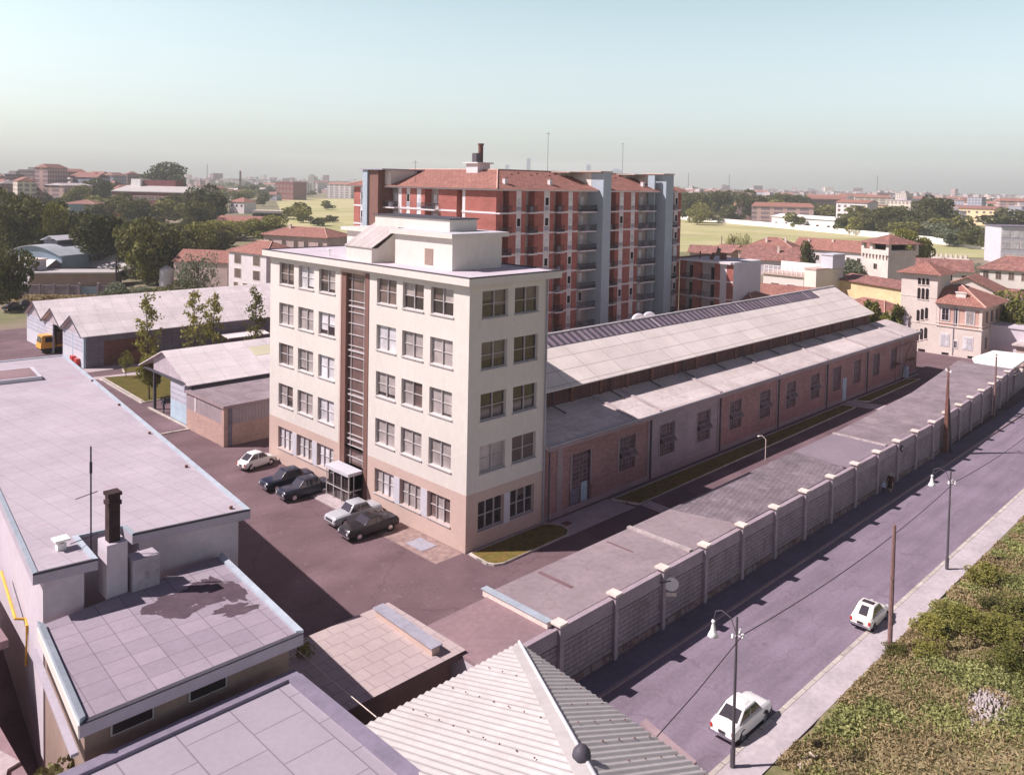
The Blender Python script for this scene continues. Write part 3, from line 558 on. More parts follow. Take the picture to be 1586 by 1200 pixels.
b.build('block_panel', X['block'], WL); b2.build('wall_head', X['blockcap'], WL); b3_.build('footing', M('stained footing', (.20, .125, .125), .95, .3, 1.2, 6, stain=((.3, .25, .26), 1.5, .5, .6)), WL)
def on_wall(x):
    for a, c in zip(wallpts, wallpts[1:]):
        if a[0] <= x <= c[0]: return a[1]+(c[1]-a[1])*(x-a[0])/(c[0]-a[0])
    return wallpts[-1][1]
pb = MB().box(-.14, -.24, 0, .14, .2, 3.6).build('pillar', X['blockcap'], WL); pcap = MB().box(-.30, -.36, 3.6, .30, .30, 3.71).box(-.22, -.29, 3.53, .22, .25, 3.598).build('pillar_cap', X['cap'], pb)
pmesh, cmesh = pb.data, pcap.data
pmesh.transform(Matrix.Translation(parent_origin(WL))); cmesh.transform(Matrix.Translation(parent_origin(WL)))
bpy.data.objects.remove(pcap); bpy.data.objects.remove(pb)
for k in range(20):
    x = -7.0+4.35*k
    if x > 78: break
    p = put('pillar', pmesh, WL, Vector((x, on_wall(x)-.1, 0))-WL.location); put('pillar_cap', cmesh, p)
# shed: one roof surface in sections, sitting behind the wall
SH = thing('lean_to_sheds', 'long row of low sheds with flat felt roofs behind the street wall', 'sheds', (0, -12, 0))
def shed_roof(pts, z, mt, top=.0):
    b = MB().prism(pts, z-.16, z+top); return b.build('roof_section', mt, SH)
shed_roof([(-12.0, -14.55), (-7.2, -14.55), (-7.35, -10.1), (-12.0, -10.2)], 3.36, X['felt2'])
shed_roof([(-7.1, -14.55), (5.3, -14.55), (5.1, -9.9), (-7.3, -9.85)], 3.40, X['felt'])
shed_roof([(5.4, -14.55), (11.2, -14.55), (11.2, -9.9), (5.2, -9.9)], 3.42, X['felt'])
shed_roof([(10.9, -14.55), (26.6, -14.55), (27.6, -9.8), (9.6, -9.9)], 3.425, M('dark ribbed felt', (.185, .15, .165), .95, .2, .7, 4, stain=((.30, .25, .265), 1.1, .55, .6), pat=dict(vec='xy', bw=4.5, bh=.34, off=.37, mort=.04, rot=-14, mcol=(.22, .18, .195), c2=(.165, .133, .148))))
shed_roof([(27.4, -14.55), (35.3, -14.55), (35.0, -9.8), (27.4, -9.8)], 3.41, M('smooth grey felt', (.24, .195, .225), .95, .08, .4, 4))
shed_roof([(35.4, -14.55), (45, -14.55), (56, -14.1), (56, -9.0), (35.1, -9.8)], 3.39, X['felt3'])
shed_roof([(56, -14.1), (66, -13.72), (79.2, -12.8), (79.2, -6.7), (56, -9.0)], 3.36, X['felt3'])
b = MB().prism([(-12, -14.5), (66, -13.6), (79, -12.7), (79, -6.9), (56, -9.2), (-12, -10.3)], 0, 3.19, 0); b.build('wall', X['wallgrey'], SH)
for x in (-7.2, 5.25, 35.2):
    hq = 3.66 if x < 0 else 3.5
    b = MB().hexa([(x-.16-.12, -14.5, 3.3), (x+.16-.12, -14.5, 3.3), (x+.05, -9.8, 3.3), (x-.27, -9.8, 3.3), (x-.16-.12, -14.5, hq), (x+.16-.12, -14.5, hq), (x+.05, -9.8, hq), (x-.27, -9.8, hq)], 0)
    if x < 0: b.hexa([(x-.34, -14.5, 3.661), (x+.10, -14.5, 3.661), (x+.11, -9.7, 3.661), (x-.33, -9.7, 3.661), (x-.34, -14.5, 3.70), (x+.10, -14.5, 3.70), (x+.11, -9.7, 3.70), (x-.33, -9.7, 3.70)], 1)
    b.build('roof_upstand', [X['cap'] if x < 0 else M('pale roof tape', (.42, .36, .35), .9, .25, 1.2, 6), X['trim']], SH)
b = MB()
for x, y0, y1, w_ in ((-3.6, -12.6, -10.1, .28), (2.4, -12.2, -10.2, .16)): b.box(x, y0, 3.401, x+w_, y1, 3.412)
b.build('felt_patch', M('dark felt patch', (.19, .115, .125), .95, .1), SH)
# small service things on the wall
t = thing('road_sign', 'round white traffic sign seen from behind, on the street wall', 'road sign', (1.7, -15.3, 0))
b = MB(); b.tube([(2.02, -15.28, 2.72), (1.99, -15.305, 2.72)], .40, k=24); b.build('disc', X['white'], t)
b = MB().hexa([(1.83, -15.06, 2.02), (2.2, -15.5, 2.02), (2.18, -15.52, 2.02), (1.81, -15.08, 2.02), (1.83, -15.06, 2.24), (2.2, -15.5, 2.24), (2.18, -15.52, 2.24), (1.81, -15.08, 2.24)]); b.build('plate', X['cap'], t)
b = MB().tube([(1.35, -14.95, 2.9), (2.0, -15.27, 2.9)], .03).tube([(2.0, -15.27, 2.1), (2.0, -15.27, 2.9)], .025); b.build('bracket', X['iron'], t)
t = thing('wall_sign', 'small red and white diamond shaped sign on the street wall', 'sign', (37.4, -15.05, 0))
b = MB().hexa([(37.0, -14.98, 2.8), (37.4, -14.98, 2.5), (37.8, -14.98, 2.8), (37.4, -14.98, 3.1), (37.0, -15.03, 2.8), (37.4, -15.03, 2.5), (37.8, -15.03, 2.8), (37.4, -15.03, 3.1)]); b.build('panel', X['iron'], t)
b = MB().hexa([(37.22, -15.032, 2.8), (37.4, -15.032, 2.66), (37.58, -15.032, 2.8), (37.4, -15.032, 2.94), (37.22, -15.04, 2.8), (37.4, -15.04, 2.66), (37.58, -15.04, 2.8), (37.4, -15.04, 2.94)]); b.build('emblem', X['cap'], t)
# lower wall beyond, white canopy and hut
b = MB()
for a, c in (((79.6, -13.2), (92, -12.4)), ((92, -12.4), (130, -12.0))):
    b.hexa([(a[0], a[1], 0), (c[0], c[1], 0), (c[0], c[1]+.3, 0), (a[0], a[1]+.3, 0), (a[0], a[1], 2.5), (c[0], c[1], 2.5), (c[0], c[1]+.3, 2.5), (a[0], a[1]+.3, 2.5)])
x = 80
LW = b.build('low_wall', X['block'], loc=(79.6, -13, 0)); tag(LW, 'lower stretch of grey wall beyond the street wall beside the white canopy', 'wall')
b = MB()
for x in (83.5, 88, 92.5, 97): b.box(x-.25, -13.15, 2.4, x+.25, -12.2, 2.75)
b.build('pillar_cap', X['cap'], LW)
t = thing('canopy', 'white flat canopy roof at the far end of the street wall', 'canopy', (85, -9, 0))
b = MB().prism([(79.9, -12.7), (79.9, -8.6), (84, -7.0), (92, -7.4), (93, -12.0)], 2.9, 3.15); b.build('roof', M('white canopy sheet', (.86, .83, .76), .7, .04, .5, 3, stain=((.6, .62, .5), .8, .68, .5)), t)
b = MB()
for x, y in ((80.3, -12.2), (80.3, -9), (92, -11.6), (91.5, -7.9)): b.box(x-.1, y-.1, 0, x+.1, y+.1, 2.9)
b.build('post', X['pier'], t)
# hut east of villa
t = thing('hut', 'small cream hut with a pale flat roof right of the villa corner', 'hut', (101, -12, 0))
MB().box(100.5, -15, 0, 106, -8.2, 2.9).build('wall', X['cream2'], t); MB().box(99.9, -15.5, 2.902, 106.5, -7.7, 3.15).build('roof', X['lowroof'], t)
wd = MB().box(100.44, -11.8, .9, 100.498, -9.2, 2.3, 0).build('window', X['frame'], t); b = MB()
for k in range(4): b.box(100.42, -11.7+k*.63, 1.0, 100.438, -11.15+k*.63, 2.2)
b.build('pane', X['blindb'], wd)
# ------------------------------------------------------------------ foreground buildings on the left
N1 = thing('panelled_roof_building', 'large flat roofed building with square roof panels, nearest on the left', 'building', (-20, 0, 0))
z1 = 9.0
plan1 = [(-17.73, -4.07), (-22.95, -3.18), (-22.95, -3.9), (-24.75, -3.6), (-24.9, -4.7), (-27.27, -4.38), (-20.7, 46), (-13.04, 39.61)]
hole = [(-19.6, 31.3), (-17.35, 31.1), (-17.0, 34.9), (-22.9, 35.8)]
plan1 = [(-17.73, -4.07), (-22.95, -3.18), (-22.95, -2.0), (-24.75, -1.75), (-24.9, -4.7), (-27.27, -4.38), (-22.0, 40.6), (-13.04, 39.61)]
def inset(p, d):
    n = len(p); out = []
    for i in range(n):
        a, q, c = Vector(p[i-1]), Vector(p[i]), Vector(p[(i+1) % n]); e1 = (q-a).normalized(); e2 = (c-q).normalized()
        n1 = Vector((-e1.y, e1.x)); n2 = Vector((-e2.y, e2.x)); bs = (n1+n2); bs = bs/bs.length/max(.3, (bs.normalized().dot(n1))); out.append(tuple(q+bs*d))
    return out
area = sum(plan1[i][0]*plan1[(i+1) % 8][1]-plan1[(i+1) % 8][0]*plan1[i][1] for i in range(8)); sgn = 1 if area > 0 else -1
wallp = inset(plan1, sgn*.42)
MB().prism(wallp, 0, z1-.4, 0).build('wall', X['wallgrey'], N1)
MB().prism(plan1, z1-.42, z1-.03, 0, 1).build('roof', [X['fascia'], X['roofpanel']], N1)
ins = inset(plan1, sgn*.2); b = MB()
for i in range(8):
    j = (i+1) % 8; dark = i in (0, 4)
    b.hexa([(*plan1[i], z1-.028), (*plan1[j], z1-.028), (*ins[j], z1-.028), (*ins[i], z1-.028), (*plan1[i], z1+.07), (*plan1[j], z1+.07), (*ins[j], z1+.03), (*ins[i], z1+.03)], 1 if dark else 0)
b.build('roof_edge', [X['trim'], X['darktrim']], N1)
LWL = MB()
hw = [(-17.3, 31.0), (-17.0, 34.9), (-24, 35.9), (-24, 32.0)]
LWL = MB().prism([(-24, 31.9), (-17.2, 30.95), (-16.75, 35.05), (-24, 36.1)], z1-.026, z1+.28, 0).build('light_well', X['whitegrey'], N1)
MB().prism([(-23.9, 32.15), (-17.45, 31.25), (-17.1, 34.75), (-23.9, 35.7)], z1+.282, z1+.30, 0).build('well_floor', X['felt2'], LWL)
t = N1
b = MB().box(-25.85, -2.65, z1-.03, -25.5, -2.3, z1+.25, 0).box(-25.98, -2.78, z1+.38, -25.37, -2.17, z1+.46, 0)
for x in (-25.83, -25.6): b.box(x, -2.6, z1+.25, x+.07, -2.35, z1+.38, 0)
b.build('roof_vent', X['white'], N1)
for x, y in ((-18.3, -3.2), (-17.4, 4), (-16.5, 11.5), (-15.5, 19.5), (-14.5, 28)): b = MB(); b.lathe((x, y, z1), [(.0, .12), (.09, .1), (.09, 0)], 8); b.build('roof_outlet', X['rust'], N1)
CH = thing('chimney', 'sooty dark brick chimney rising from a grey plinth at the roof edge', 'chimney', (-24.0, -3.6, 0))
MB().box(-24.45, -4.4, 7.0, -23.6, -3.3, 9.35).build('plinth', X['wallgrey'], CH)
MB().box(-24.28, -4.16, 9.351, -23.82, -3.68, 10.95).build('stack', X['chimney'], CH)
MB().box(-24.33, -4.21, 10.951, -23.77, -3.63, 11.12).box(-24.28, -4.16, 11.121, -23.82, -3.68, 11.36).box(-24.34, -4.22, 11.361, -23.76, -3.62, 11.5).build('cap', X['chimney'], CH)
MB().box(-23.44, -4.6, 7.05, -22.3, -3.75, 8.45).build('metal_cabinet', M('stained sheet cabinet', (.44, .39, .43), .8, .12, .8, 3, stain=((.2, .15, .16), 1.2, .6, .7)), CH)
AN = thing('antenna_mast', 'thin dark antenna mast beside the sooty chimney', 'antenna', (-24.6, -2.6, 9))
b = MB().tube([(-24.55, -2.75, 8.6), (-24.55, -2.75, 13.3)], .035).tube([(-24.55, -2.75, 12.1), (-24.55, -2.75, 12.6)], .06); b.build('mast', X['iron'], AN)
b = MB()
for z, l_ in ((9.3, .9), (11.2, .7)): b.tube([(-24.55-l_, -2.75-.25, z), (-24.55+.3, -2.75+.08, z)], .02)
b.build('aerial_arm', X['iron'], AN)
b = MB().tube([(-26.4, -1.8, 11.7), (-24.55, -2.75, 11.75)], .008, k=4).tube([(-24.55, -2.75, 12.0), (-22.7, -3.0, 11.95)], .008, k=4)
# lower block
N2 = thing('lower_panelled_roof', 'lower flat roofed block with large stained panels below the chimney', 'building', (-23, -8, 0))
z2 = 7.1
p2 = [(-19.05, -3.75), (-19.85, -12.62), (-28.08, -12.56), (-27.25, -4.9)]
MB().prism([(-19.5, -3.9), (-20.25, -12.2), (-27.8, -12.15), (-27.0, -5)], 0, z2-.4, 0).build('wall', X['wallbrown'], N2)
MB().prism(p2, z2-.45, z2-.03, 0, 1).build('roof', [X['fascia'], X['roofpanel2']], N2)
ins = inset(p2, -.22 if sum(p2[i][0]*p2[(i+1) % 4][1]-p2[(i+1) % 4][0]*p2[i][1] for i in range(4)) < 0 else .22); b = MB()
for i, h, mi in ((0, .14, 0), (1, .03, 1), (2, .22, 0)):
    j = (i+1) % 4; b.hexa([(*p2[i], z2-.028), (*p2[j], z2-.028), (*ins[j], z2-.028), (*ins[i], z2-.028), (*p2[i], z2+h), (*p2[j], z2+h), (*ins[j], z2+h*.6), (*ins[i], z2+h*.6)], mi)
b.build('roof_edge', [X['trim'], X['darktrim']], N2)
MB().hexa([(-28.09, -12.5, z2-.5), (-27.26, -4.95, z2-.5), (-27.24, -4.95, z2-.5), (-28.07, -12.5, z2-.5), (-28.12, -12.5, z2-.02), (-27.29, -4.95, z2-.02), (-27.24, -4.95, z2-.02), (-28.07, -12.5, z2-.02)]).build('side_fascia', X['cream'], N2)
b = MB().hexa([(-28.36, -12.6, z2-.95), (-27.54, -5.0, z2-.95), (-27.3, -5.0, z2-.95), (-28.12, -12.6, z2-.95), (-28.36, -12.6, z2-.84), (-27.54, -5.0, z2-.84), (-27.3, -5.0, z2-.84), (-28.12, -12.6, z2-.84)]); b.build('gutter', X['fascia'], N2)
for x in (-27.0, -24.3): 
    wv = MB().box(x, -12.24, 6.05, x+1.45, -12.19, 6.5).build('window', X['frame'], N2); MB().box(x+.06, -12.26, 6.1, x+1.39, -12.242, 6.45).build('pane', X['glass'], wv)
# irregular damp patch of torn felt, lying on the roof
def blob(cx, cy, rx, ry, n, seed, jag):
    r = random.Random(seed); out = []; ph = [r.uniform(0, 6.28) for _ in range(6)]
    for k in range(n):
        t = 2*math.pi*k/n; q = 1+sum(jag/(i+1)*math.sin((i*2+2)*t+ph[i]) for i in range(6))+r.uniform(-jag*.35, jag*.35)
        out.append((cx+rx*q*math.cos(t), cy+ry*q*math.sin(t)))
    return out
stm = M('torn felt patch', (.095, .066, .082), .95, .15, 1.2, 8, stain=((.42, .34, .35), 1.9, .63, .9))
b = MB().poly([(x, y, z2-.022) for x, y in blob(-21.9, -6.9, 1.55, 1.35, 70, 3, .2)]); b.poly([(x, y, z2-.0215) for x, y in blob(-20.5, -7.0, .6, 1.5, 60, 9, .22)]); b.poly([(x, y, z2-.021) for x, y in blob(-20.9, -9.0, .8, .5, 50, 5, .3)])
b.build('torn_felt', stm, N2)
# nearest roof at the bottom edge
N3 = thing('foreground_roof', 'flat roof of large pale slabs at the bottom edge of the picture', 'building', (-24, -18, 0))
z3 = 6.0
MB().box(-34, -34, 0, -20.9, -13.35, z3-.4, 0).build('wall', X['wallbrown'], N3)
MB().box(-34.2, -34.2, z3-.45, -20.5, -13.05, z3-.03, 0, 1).build('roof', [X['fascia'], X['roofpanel3']], N3)
MB().box(-34.2, -13.5, z3-.028, -20.5, -13.02, z3+.1, 0).box(-21.0, -34.2, z3-.028, -20.47, -13.502, z3+.12, 0).build('parapet', M('grey violet zinc', (.23, .20, .26), .6, .1, 1, 4), N3)
# gatehouse
GT = thing('gatehouse', 'small low building with a panelled flat roof beside the yard entrance', 'gatehouse', (-14, -10, 0))
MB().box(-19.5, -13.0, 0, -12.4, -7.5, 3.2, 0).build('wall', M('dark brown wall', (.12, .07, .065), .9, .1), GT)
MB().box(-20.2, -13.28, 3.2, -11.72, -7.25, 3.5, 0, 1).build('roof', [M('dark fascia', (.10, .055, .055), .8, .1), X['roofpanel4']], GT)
b = MB().hexa([(-13.2, -12.6, 3.5), (-12.75, -12.6, 3.5), (-12.55, -7.9, 3.5), (-13.0, -7.9, 3.5), (-13.2, -12.6, 3.86), (-12.75, -12.6, 3.86), (-12.55, -7.9, 3.86), (-13.0, -7.9, 3.86)], 0)
b.hexa([(-13.3, -12.7, 3.861), (-12.65, -12.7, 3.861), (-12.45, -7.8, 3.861), (-13.1, -7.8, 3.861), (-13.3, -12.7, 3.92), (-12.65, -12.7, 3.92), (-12.45, -7.8, 3.92), (-13.1, -7.8, 3.92)], 1)
b.build('roof_kerb', [X['cream2'], X['grey']], GT)
MB().box(-17.9, -14.3, 2.6, -13.0, -13.9, 2.95).build('beam', X['wallgrey'], GT)
# wire railing along the gap
t = thing('cable', 'thin cable strung across the gap beside the gatehouse roof', 'cable', (-19, -12, 0))
MB().tube([at(462, 1008, 5.0), at(520, 1058, 4.7), at(583, 1110, 4.6)], .02).build('cable', X['cap'], t)
for i in range(3):
    pass
# corrugated hipped roof (real corrugations)
CR = thing('corrugated_roof_building', 'building with a hipped white corrugated sheet roof in the foreground', 'building', (-14, -20, 0))
cx, cy, ch = -10.94, -15.96, 4.6
def corr(face):
    b = MB(); per, amp = .34, .034; n = int(13/per*8)
    if face == 'left':      # eave along -x, slopes up towards -y at .30; bounded by hip line  dx = .714*dy
        s = .30
        for i in range(n):
            u0, u1 = i*per/8, (i+1)*per/8
            def pt(u, v): return (cx-u, cy-v, ch+s*v+amp*math.sin(2*math.pi*u/per))
            v0, v1 = u0/.714, u1/.714
            b.poly([pt(u0, -.12), pt(u1, -.12), pt(u1, min(v1, 14)), pt(u0, min(v0, 14))])
    else:
        s = .42
        n = int(16/per*8)
        for i in range(n):
            v0, v1 = i*per/8, (i+1)*per/8
            def pt(v, u): return (cx-.20*v-u+.0, cy-v, ch+s*(u+.20*v)+amp*math.sin(2*math.pi*v/per))
            b.poly([pt(v0, -.12), pt(v0, .51*v0), pt(v1, .51*v1), pt(v1, -.12)])
    return b
corr('left').build('corrugated_slope', X['sheetwhite'], CR, smooth=True); corr('right').build('corrugated_slope', X['sheetwhite'], CR, smooth=True)
b = MB(); b.tube([(cx+.05, cy+.05, ch+.05), (cx-7.8, cy-11, ch+3.35)], .07, k=10); b.build('hip_cap', X['ridgecap'], CR, smooth=True)
hx = lambda v, o, dz: (cx-.714*v-o, cy-v, ch+.3*v+dz)
MB().hexa([hx(0, 0, .05), hx(11, 0, .05), hx(11, .62, .05), hx(.2, .5, .05), hx(0, 0, .085), hx(11, 0, .085), hx(11, .62, .085), hx(.2, .5, .085)]).build('hip_plate', X['sheetwhite'], CR)
b = MB()
for face in range(2):
    for i in range(4):
        for j in range(9):
            if face == 0: u = .6+i*2.0+.1*j; v = u/.714+.5+j*1.1*.0; v = .8+j*.9; 
            else: v = .8+j*1.3; u = .3+i*.9
            if face == 0 and v < u/.714-.2 and u < 10: b.lathe((cx-u, cy-v, ch+.3*v+.05), [(0, .03), (.035, .02), (.035, 0)], 6)
            if face == 1 and u < .5*v: b.lathe((cx-.20*v-u, cy-v, ch+.42*(u+.20*v)+.05), [(0, .03), (.035, .02), (.035, 0)], 6)
b.build('roof_bolt', X['rust'], CR)
MB().prism([(cx-.3, cy-.3), (cx-2.0, cy-14), (cx-13, cy-14), (cx-13, cy-.3)], 0, ch-.15).build('wall', X['wallgrey'], CR)
b = MB(); b.lathe((cx-.714*9.5-.1, cy-9.5, ch+.3*9.5+.1), [(0, .42), (.16, .38), (.27, .24), (.3, .08), (.22, 0), (.12, -.1), (.12, -.4)], 14); b.build('vent_cap', X['darktrim'], CR, smooth=True)
t = thing('fence_panel', 'low grey violet fence rail beside the corrugated roof at the street end', 'fence', (-7.6, -22, 0))
MB().hexa([(-7.55, -20.3, 0), (-7.3, -20.3, 0), (-8.0, -23.3, 0), (-8.3, -23.3, 0), (-7.6, -20.3, 1.5), (-7.2, -20.3, 1.5), (-7.9, -23.4, 1.5), (-8.3, -23.4, 1.5)]).build('panel', X['pier'], t)
MB().box(-8.35, -23.7, 0, -7.95, -23.42, 1.35).build('post', X['cap'], t)
# sunken low shed and yellow pipe at the far left
t = thing('low_shed', 'low shed with a weathered flat roof below the left edge of the big roof', 'shed', (-29, 0, 0))
MB().box(-34, -.6, 0, -27.9, 12, 4.6).build('wall', X['wallbrown'], t); MB().box(-34.2, -.9, 4.6, -27.3, 12.2, 4.95, 0).build('roof', X['felt2'], t)
t = thing('drainpipe', 'yellow drainpipe with an elbow running down the left wall', 'drainpipe', (-27.6, -1, 0))
b = MB().tube([at(2, 885, 5.6), at(24, 958, 5.1), at(40, 958, 5.05), at(42, 968, 5.0), at(40, 1030, 3.2)], .065); b.build('pipe', X['yellow'], t)
t = thing('concrete_slabs', 'broken pale slabs and planks lying in the dark side yard', 'rubble slabs', (-29.5, -7, 0))
b = MB()
for x, y, a, l_, w_ in ((-29.6, -6.4, .3, 2.2, 1.4), (-30.6, -8.0, .1, 1.8, 1.5), (-29.3, -8.9, .5, 1.5, 1.1), (-31.2, -5.9, -.2, 1.6, 1.6), (-29.2, -7.6, 1.2, 1.6, .25), (-30.2, -7.0, .9, 2.0, .18)):
    c, s_ = math.cos(a), math.sin(a); P = [(x+c*i*l_/2-s_*j*w_/2, y+s_*i*l_/2+c*j*w_/2) for i, j in ((-1, -1), (1, -1), (1, 1), (-1, 1))]; zz = 3.0+random.uniform(0, .1)
    b.prism(P, zz-.1, zz)
b.build('slab', X['concrete'], t); MB().box(-34, -11.5, 0, -28.3, -1.0, 2.9).build('plinth', X['felt2'], t)
# ------------------------------------------------------------------ hangars
TG = thing('triple_gable_warehouse', 'warehouse with three parallel pale gabled roofs at the left', 'warehouse', (0, 86, 0))
y0, bw, ze, zp, xe = 74.25, 8.35, 4.25, 6.45, 44
b = MB(); b2 = MB(); b3 = MB()
for k in range(3):
    a = y0+k*bw; c = a+bw/2; e = a+bw
    b.hexa([(-.9, a-.35, ze-.14), (xe, a-.35, ze-.14), (xe, c, zp-.06), (-.9, c, zp-.06), (-.9, a-.35, ze-.06), (xe, a-.35, ze-.06), (xe, c, zp), (-.9, c, zp)])
    b.hexa([(-.9, c, zp-.06), (xe, c, zp-.06), (xe, e-.02, ze-.12), (-.9, e-.02, ze-.12), (-.9, c, zp), (xe, c, zp), (xe, e-.02, ze-.04), (-.9, e-.02, ze-.04)])
    b2.poly([(-.45, a, ze-.1), (-.45, e, ze-.1), (-.45, c, zp-.12)])
    for s_ in (0, 1):
        p, q = ((a-.3, ze), (c, zp+.02)) if s_ == 0 else ((c, zp+.02), (e, ze))
        b3.tube([(-.95, p[0], p[1]-.12), (-.95, q[0], q[1]-.06)], .07, k=6)
b.build('roof', X['sheetgrey'], TG); b2.build('gable', X['boards'], TG); b3.build('bargeboard', X['darktrim'], TG)
b = MB().box(-.5, y0, 0, -.3, y0+bw, 2.0, 1).box(-.5, y0, 2.0, -.3, y0+bw, ze-.12, 0).box(-.5, y0+bw*1.52, 0, -.3, y0+3*bw, 1.9, 1).box(-.5, y0+bw*1.52, 1.9, -.3, y0+3*bw, ze-.12, 0)
b.box(-.3, y0, 0, xe, y0+.15, ze-.1, 2).box(-.3, y0+3*bw-.15, 0, xe, y0+3*bw, ze-.1, 2).box(6, y0+bw*.9, 0, 6.2, y0+2*bw, ze, 3).box(-.52, y0-.06, 0, -.25, y0+.2, ze-.1, 4).box(-.52, y0+4.2, 0, -.501, y0+4.5, ze-.1, 4)
b.build('wall', [X['siding'], X['whitegrey'], X['metaldark'], X['darkopen'], X['metaldoor']], TG)
MB().box(2, y0-.03, .1, 8.5, y0-.002, 3.3).build('sliding_door', X['rust'], TG)
SG_ = thing('gabled_shed', 'single gabled open shed with a pale sheet roof and sliding door behind the office', 'shed', (0, 46, 0))
a, c, e, ze, zp, xe = 39.9, 46.3, 52.6, 4.35, 6.85, 30
b = MB()
b.hexa([(-1.75, a, ze-.08), (xe, a, ze-.08), (xe, c, zp-.08), (-1.75, c, zp-.08), (-1.75, a, ze), (xe, a, ze), (xe, c, zp), (-1.75, c, zp)])
b.hexa([(-1.75, c, zp-.08), (xe, c, zp-.08), (xe, e, ze-.08), (-1.75, e, ze-.08), (-1.75, c, zp), (xe, c, zp), (xe, e, ze), (-1.75, e, ze)])
SR = b.build('roof', X['sheetgrey'], SG_)
sl = (zp-ze)/(c-a); b = MB()
for x in (7.2, 10.3, 13.4, 16.5): slope(b, x, x+2.8, 43.2, ze+sl*3.3+.03, 44.9, ze+sl*5.0+.03, .03)
b.build('roof_light', M('yellowed roof light', (.66, .62, .44), .6, .05), SR)
MB().poly([(-1.35, a+.5, ze-.02), (-1.35, 49.4, ze-.02), (-1.35, 49.4, zp-.12-sl*(49.4-c)), (-1.35, c, zp-.12)]).build('gable', X['boards'], SG_)
MB().box(-1.5, 40.6, ze-.25, -1.3, 52, ze-.05).box(-1.4, 49.15, 0, -1.15, 49.4, ze-.2).box(-1.45, 40.55, 0, -1.2, 40.85, ze-.2).box(10, 49.2, 0, 10.2, 49.4, 4.3).box(10, 52, 0, 10.2, 52.2, 4.3).build('frame', X['darktrim'], SG_)
MB().box(-1.3, 41.0, .05, -1.22, 45.1, 2.0, 0).box(-1.3, 41.0, 2.0, -1.22, 45.1, ze-.25, 1).build('sliding_door', [X['metaldoor'], X['siding']], SG_)
MB().box(-1.2, 40.4, 0, xe, 40.6, ze-.1).box(12, 40.6, 0, 12.2, 49.3, 4.3).build('wall', X['metaldark'], SG_)
AX = thing('brick_annex', 'low brick annex with a flat stained roof between the gabled shed and the office', 'annex', (0, 36, 0))
b = MB().box(-1.66, 32.15, 0, 16, 40.35, 2.05, 0).box(-1.66, 32.15, 2.05, 16, 40.35, 3.62, 1)
b.box(-1.72, 32.08, 0, -1.35, 32.6, 3.64, 2).box(-1.3, 32.1, .001, -.9, 32.14, 3.6, 4)
b.box(-1.7, 38.2, 2.1, -1.66, 38.4, 3.5, 3)
b.build('wall', [X['brick2'], X['ribglass'], X['brick2'], X['white'], X['metaldark']], AX)
MB().box(-1.85, 31.95, 3.65, 16, 40.3, 3.9, 0, 1).build('roof', [X['pier'], X['felt3']], AX)
MB().box(-1.9, 40.3, 3.6, -1.2, 40.6, 4.3, 0).box(-1.2, 39.85, 3.9, 12, 40.1, 4.15, 1).box(8.5, 36, 3.91, 14, 39.8, 4.75, 0).build('roof_upstand', [X['fascia'], X['darktrim']], AX)
# open rail wagon like canopy between the shed and warehouse
t = thing('bicycle_shelter', 'long low shelter with a pale roof in front of the warehouse wall', 'shelter', (22, 72, 0))
MB().hexa([(17.5, 70.9, 2.2), (24, 70.9, 2.2), (24, 73.3, 2.5), (17.5, 73.3, 2.5), (17.5, 70.9, 2.3), (24, 70.9, 2.3), (24, 73.3, 2.6), (17.5, 73.3, 2.6)]).build('roof', X['sheetgrey'], t)
b = MB()
for k in range(7): b.box(17.6+k*1.03, 70.95, 0, 17.72+k*1.03, 71.05, 2.2)
b.box(17.5, 70.97, .8, 24, 71.03, 1.0); b.build('frame', X['rust'], t); MB().box(17.5, 73.2, 0, 24, 73.3, 2.45).build('back_wall', X['metaldark'], t)
t = thing('cable_drum', 'dark cable drum standing against the warehouse wall', 'cable drum', (5.6, 73.1, 0))
b = MB()
for y in (72.8, 73.5): b.tube([(5.6, y, 1.0), (5.6, y+.08, 1.0)], 1.0, k=20)
b.build('flange', X['rust'], t); MB().tube([(5.6, 72.85, 1.0), (5.6, 73.5, 1.0)], .5, k=16).build('core', X['pier'], t)

# ------------------------------------------------------------------ red brick apartment block
AP = thing('apartment_block', 'tall red brick apartment block with balconies and grey stair towers behind the hall', 'apartment block', (60, 50, 0))
EZ = 24.1; FL = [2.72+3.035*k for k in range(7)]+[EZ]; AX0, AX1, AY0 = 43.6, 89.5, 43.5
cols = [(43.6, 46.1, 'b'), (46.1, 47.6, 'r'), (47.6, 48.7, 'w'), (48.7, 49.6, 'r'), (49.6, 51.4, 'b'), (51.4, 53.4, 'r'), (53.4, 54.8, 'w'), (54.8, 55.7, 'r'), (55.7, 57.4, 'b'), (57.4, 58.9, 'r'), (58.9, 60.0, 'w'), (60.0, 61.2, 'r'), (61.2, 65.0, 'b'),
        (67.1, 70.6, 'b'), (70.6, 71.6, 'r'), (71.6, 72.8, 'w'), (72.8, 74.7, 'r'), (74.7, 75.9, 'w'), (75.9, 76.8, 'r'), (76.8, 81.0, 'b'), (84.2, 87.5, 'b'), (87.5, 88.6, 'w'), (88.6, 89.5, 'r')]
side = [(43.5, 50.1, 'r'), (50.1, 50.8, 'w'), (50.8, 52.0, 'd'), (52.0, 56.2, 'r'), (56.2, 59.5, 'b'), (59.5, 60.4, 'r'), (60.4, 61.6, 'w'), (61.6, 63.2, 'r'), (63.2, 64.2, 'w'), (64.2, 65.4, 'r'), (65.4, 66.3, 'w'), (66.3, 69.5, 'b'), (73.3, 75.6, 'b'), (75.6, 76.9, 'w'), (76.9, 78.7, 'r')]
def mapx(u, n): return (u, AY0+n)          # front faces -y
def mapy(u, n): return (43.6+n, u)         # side faces -x
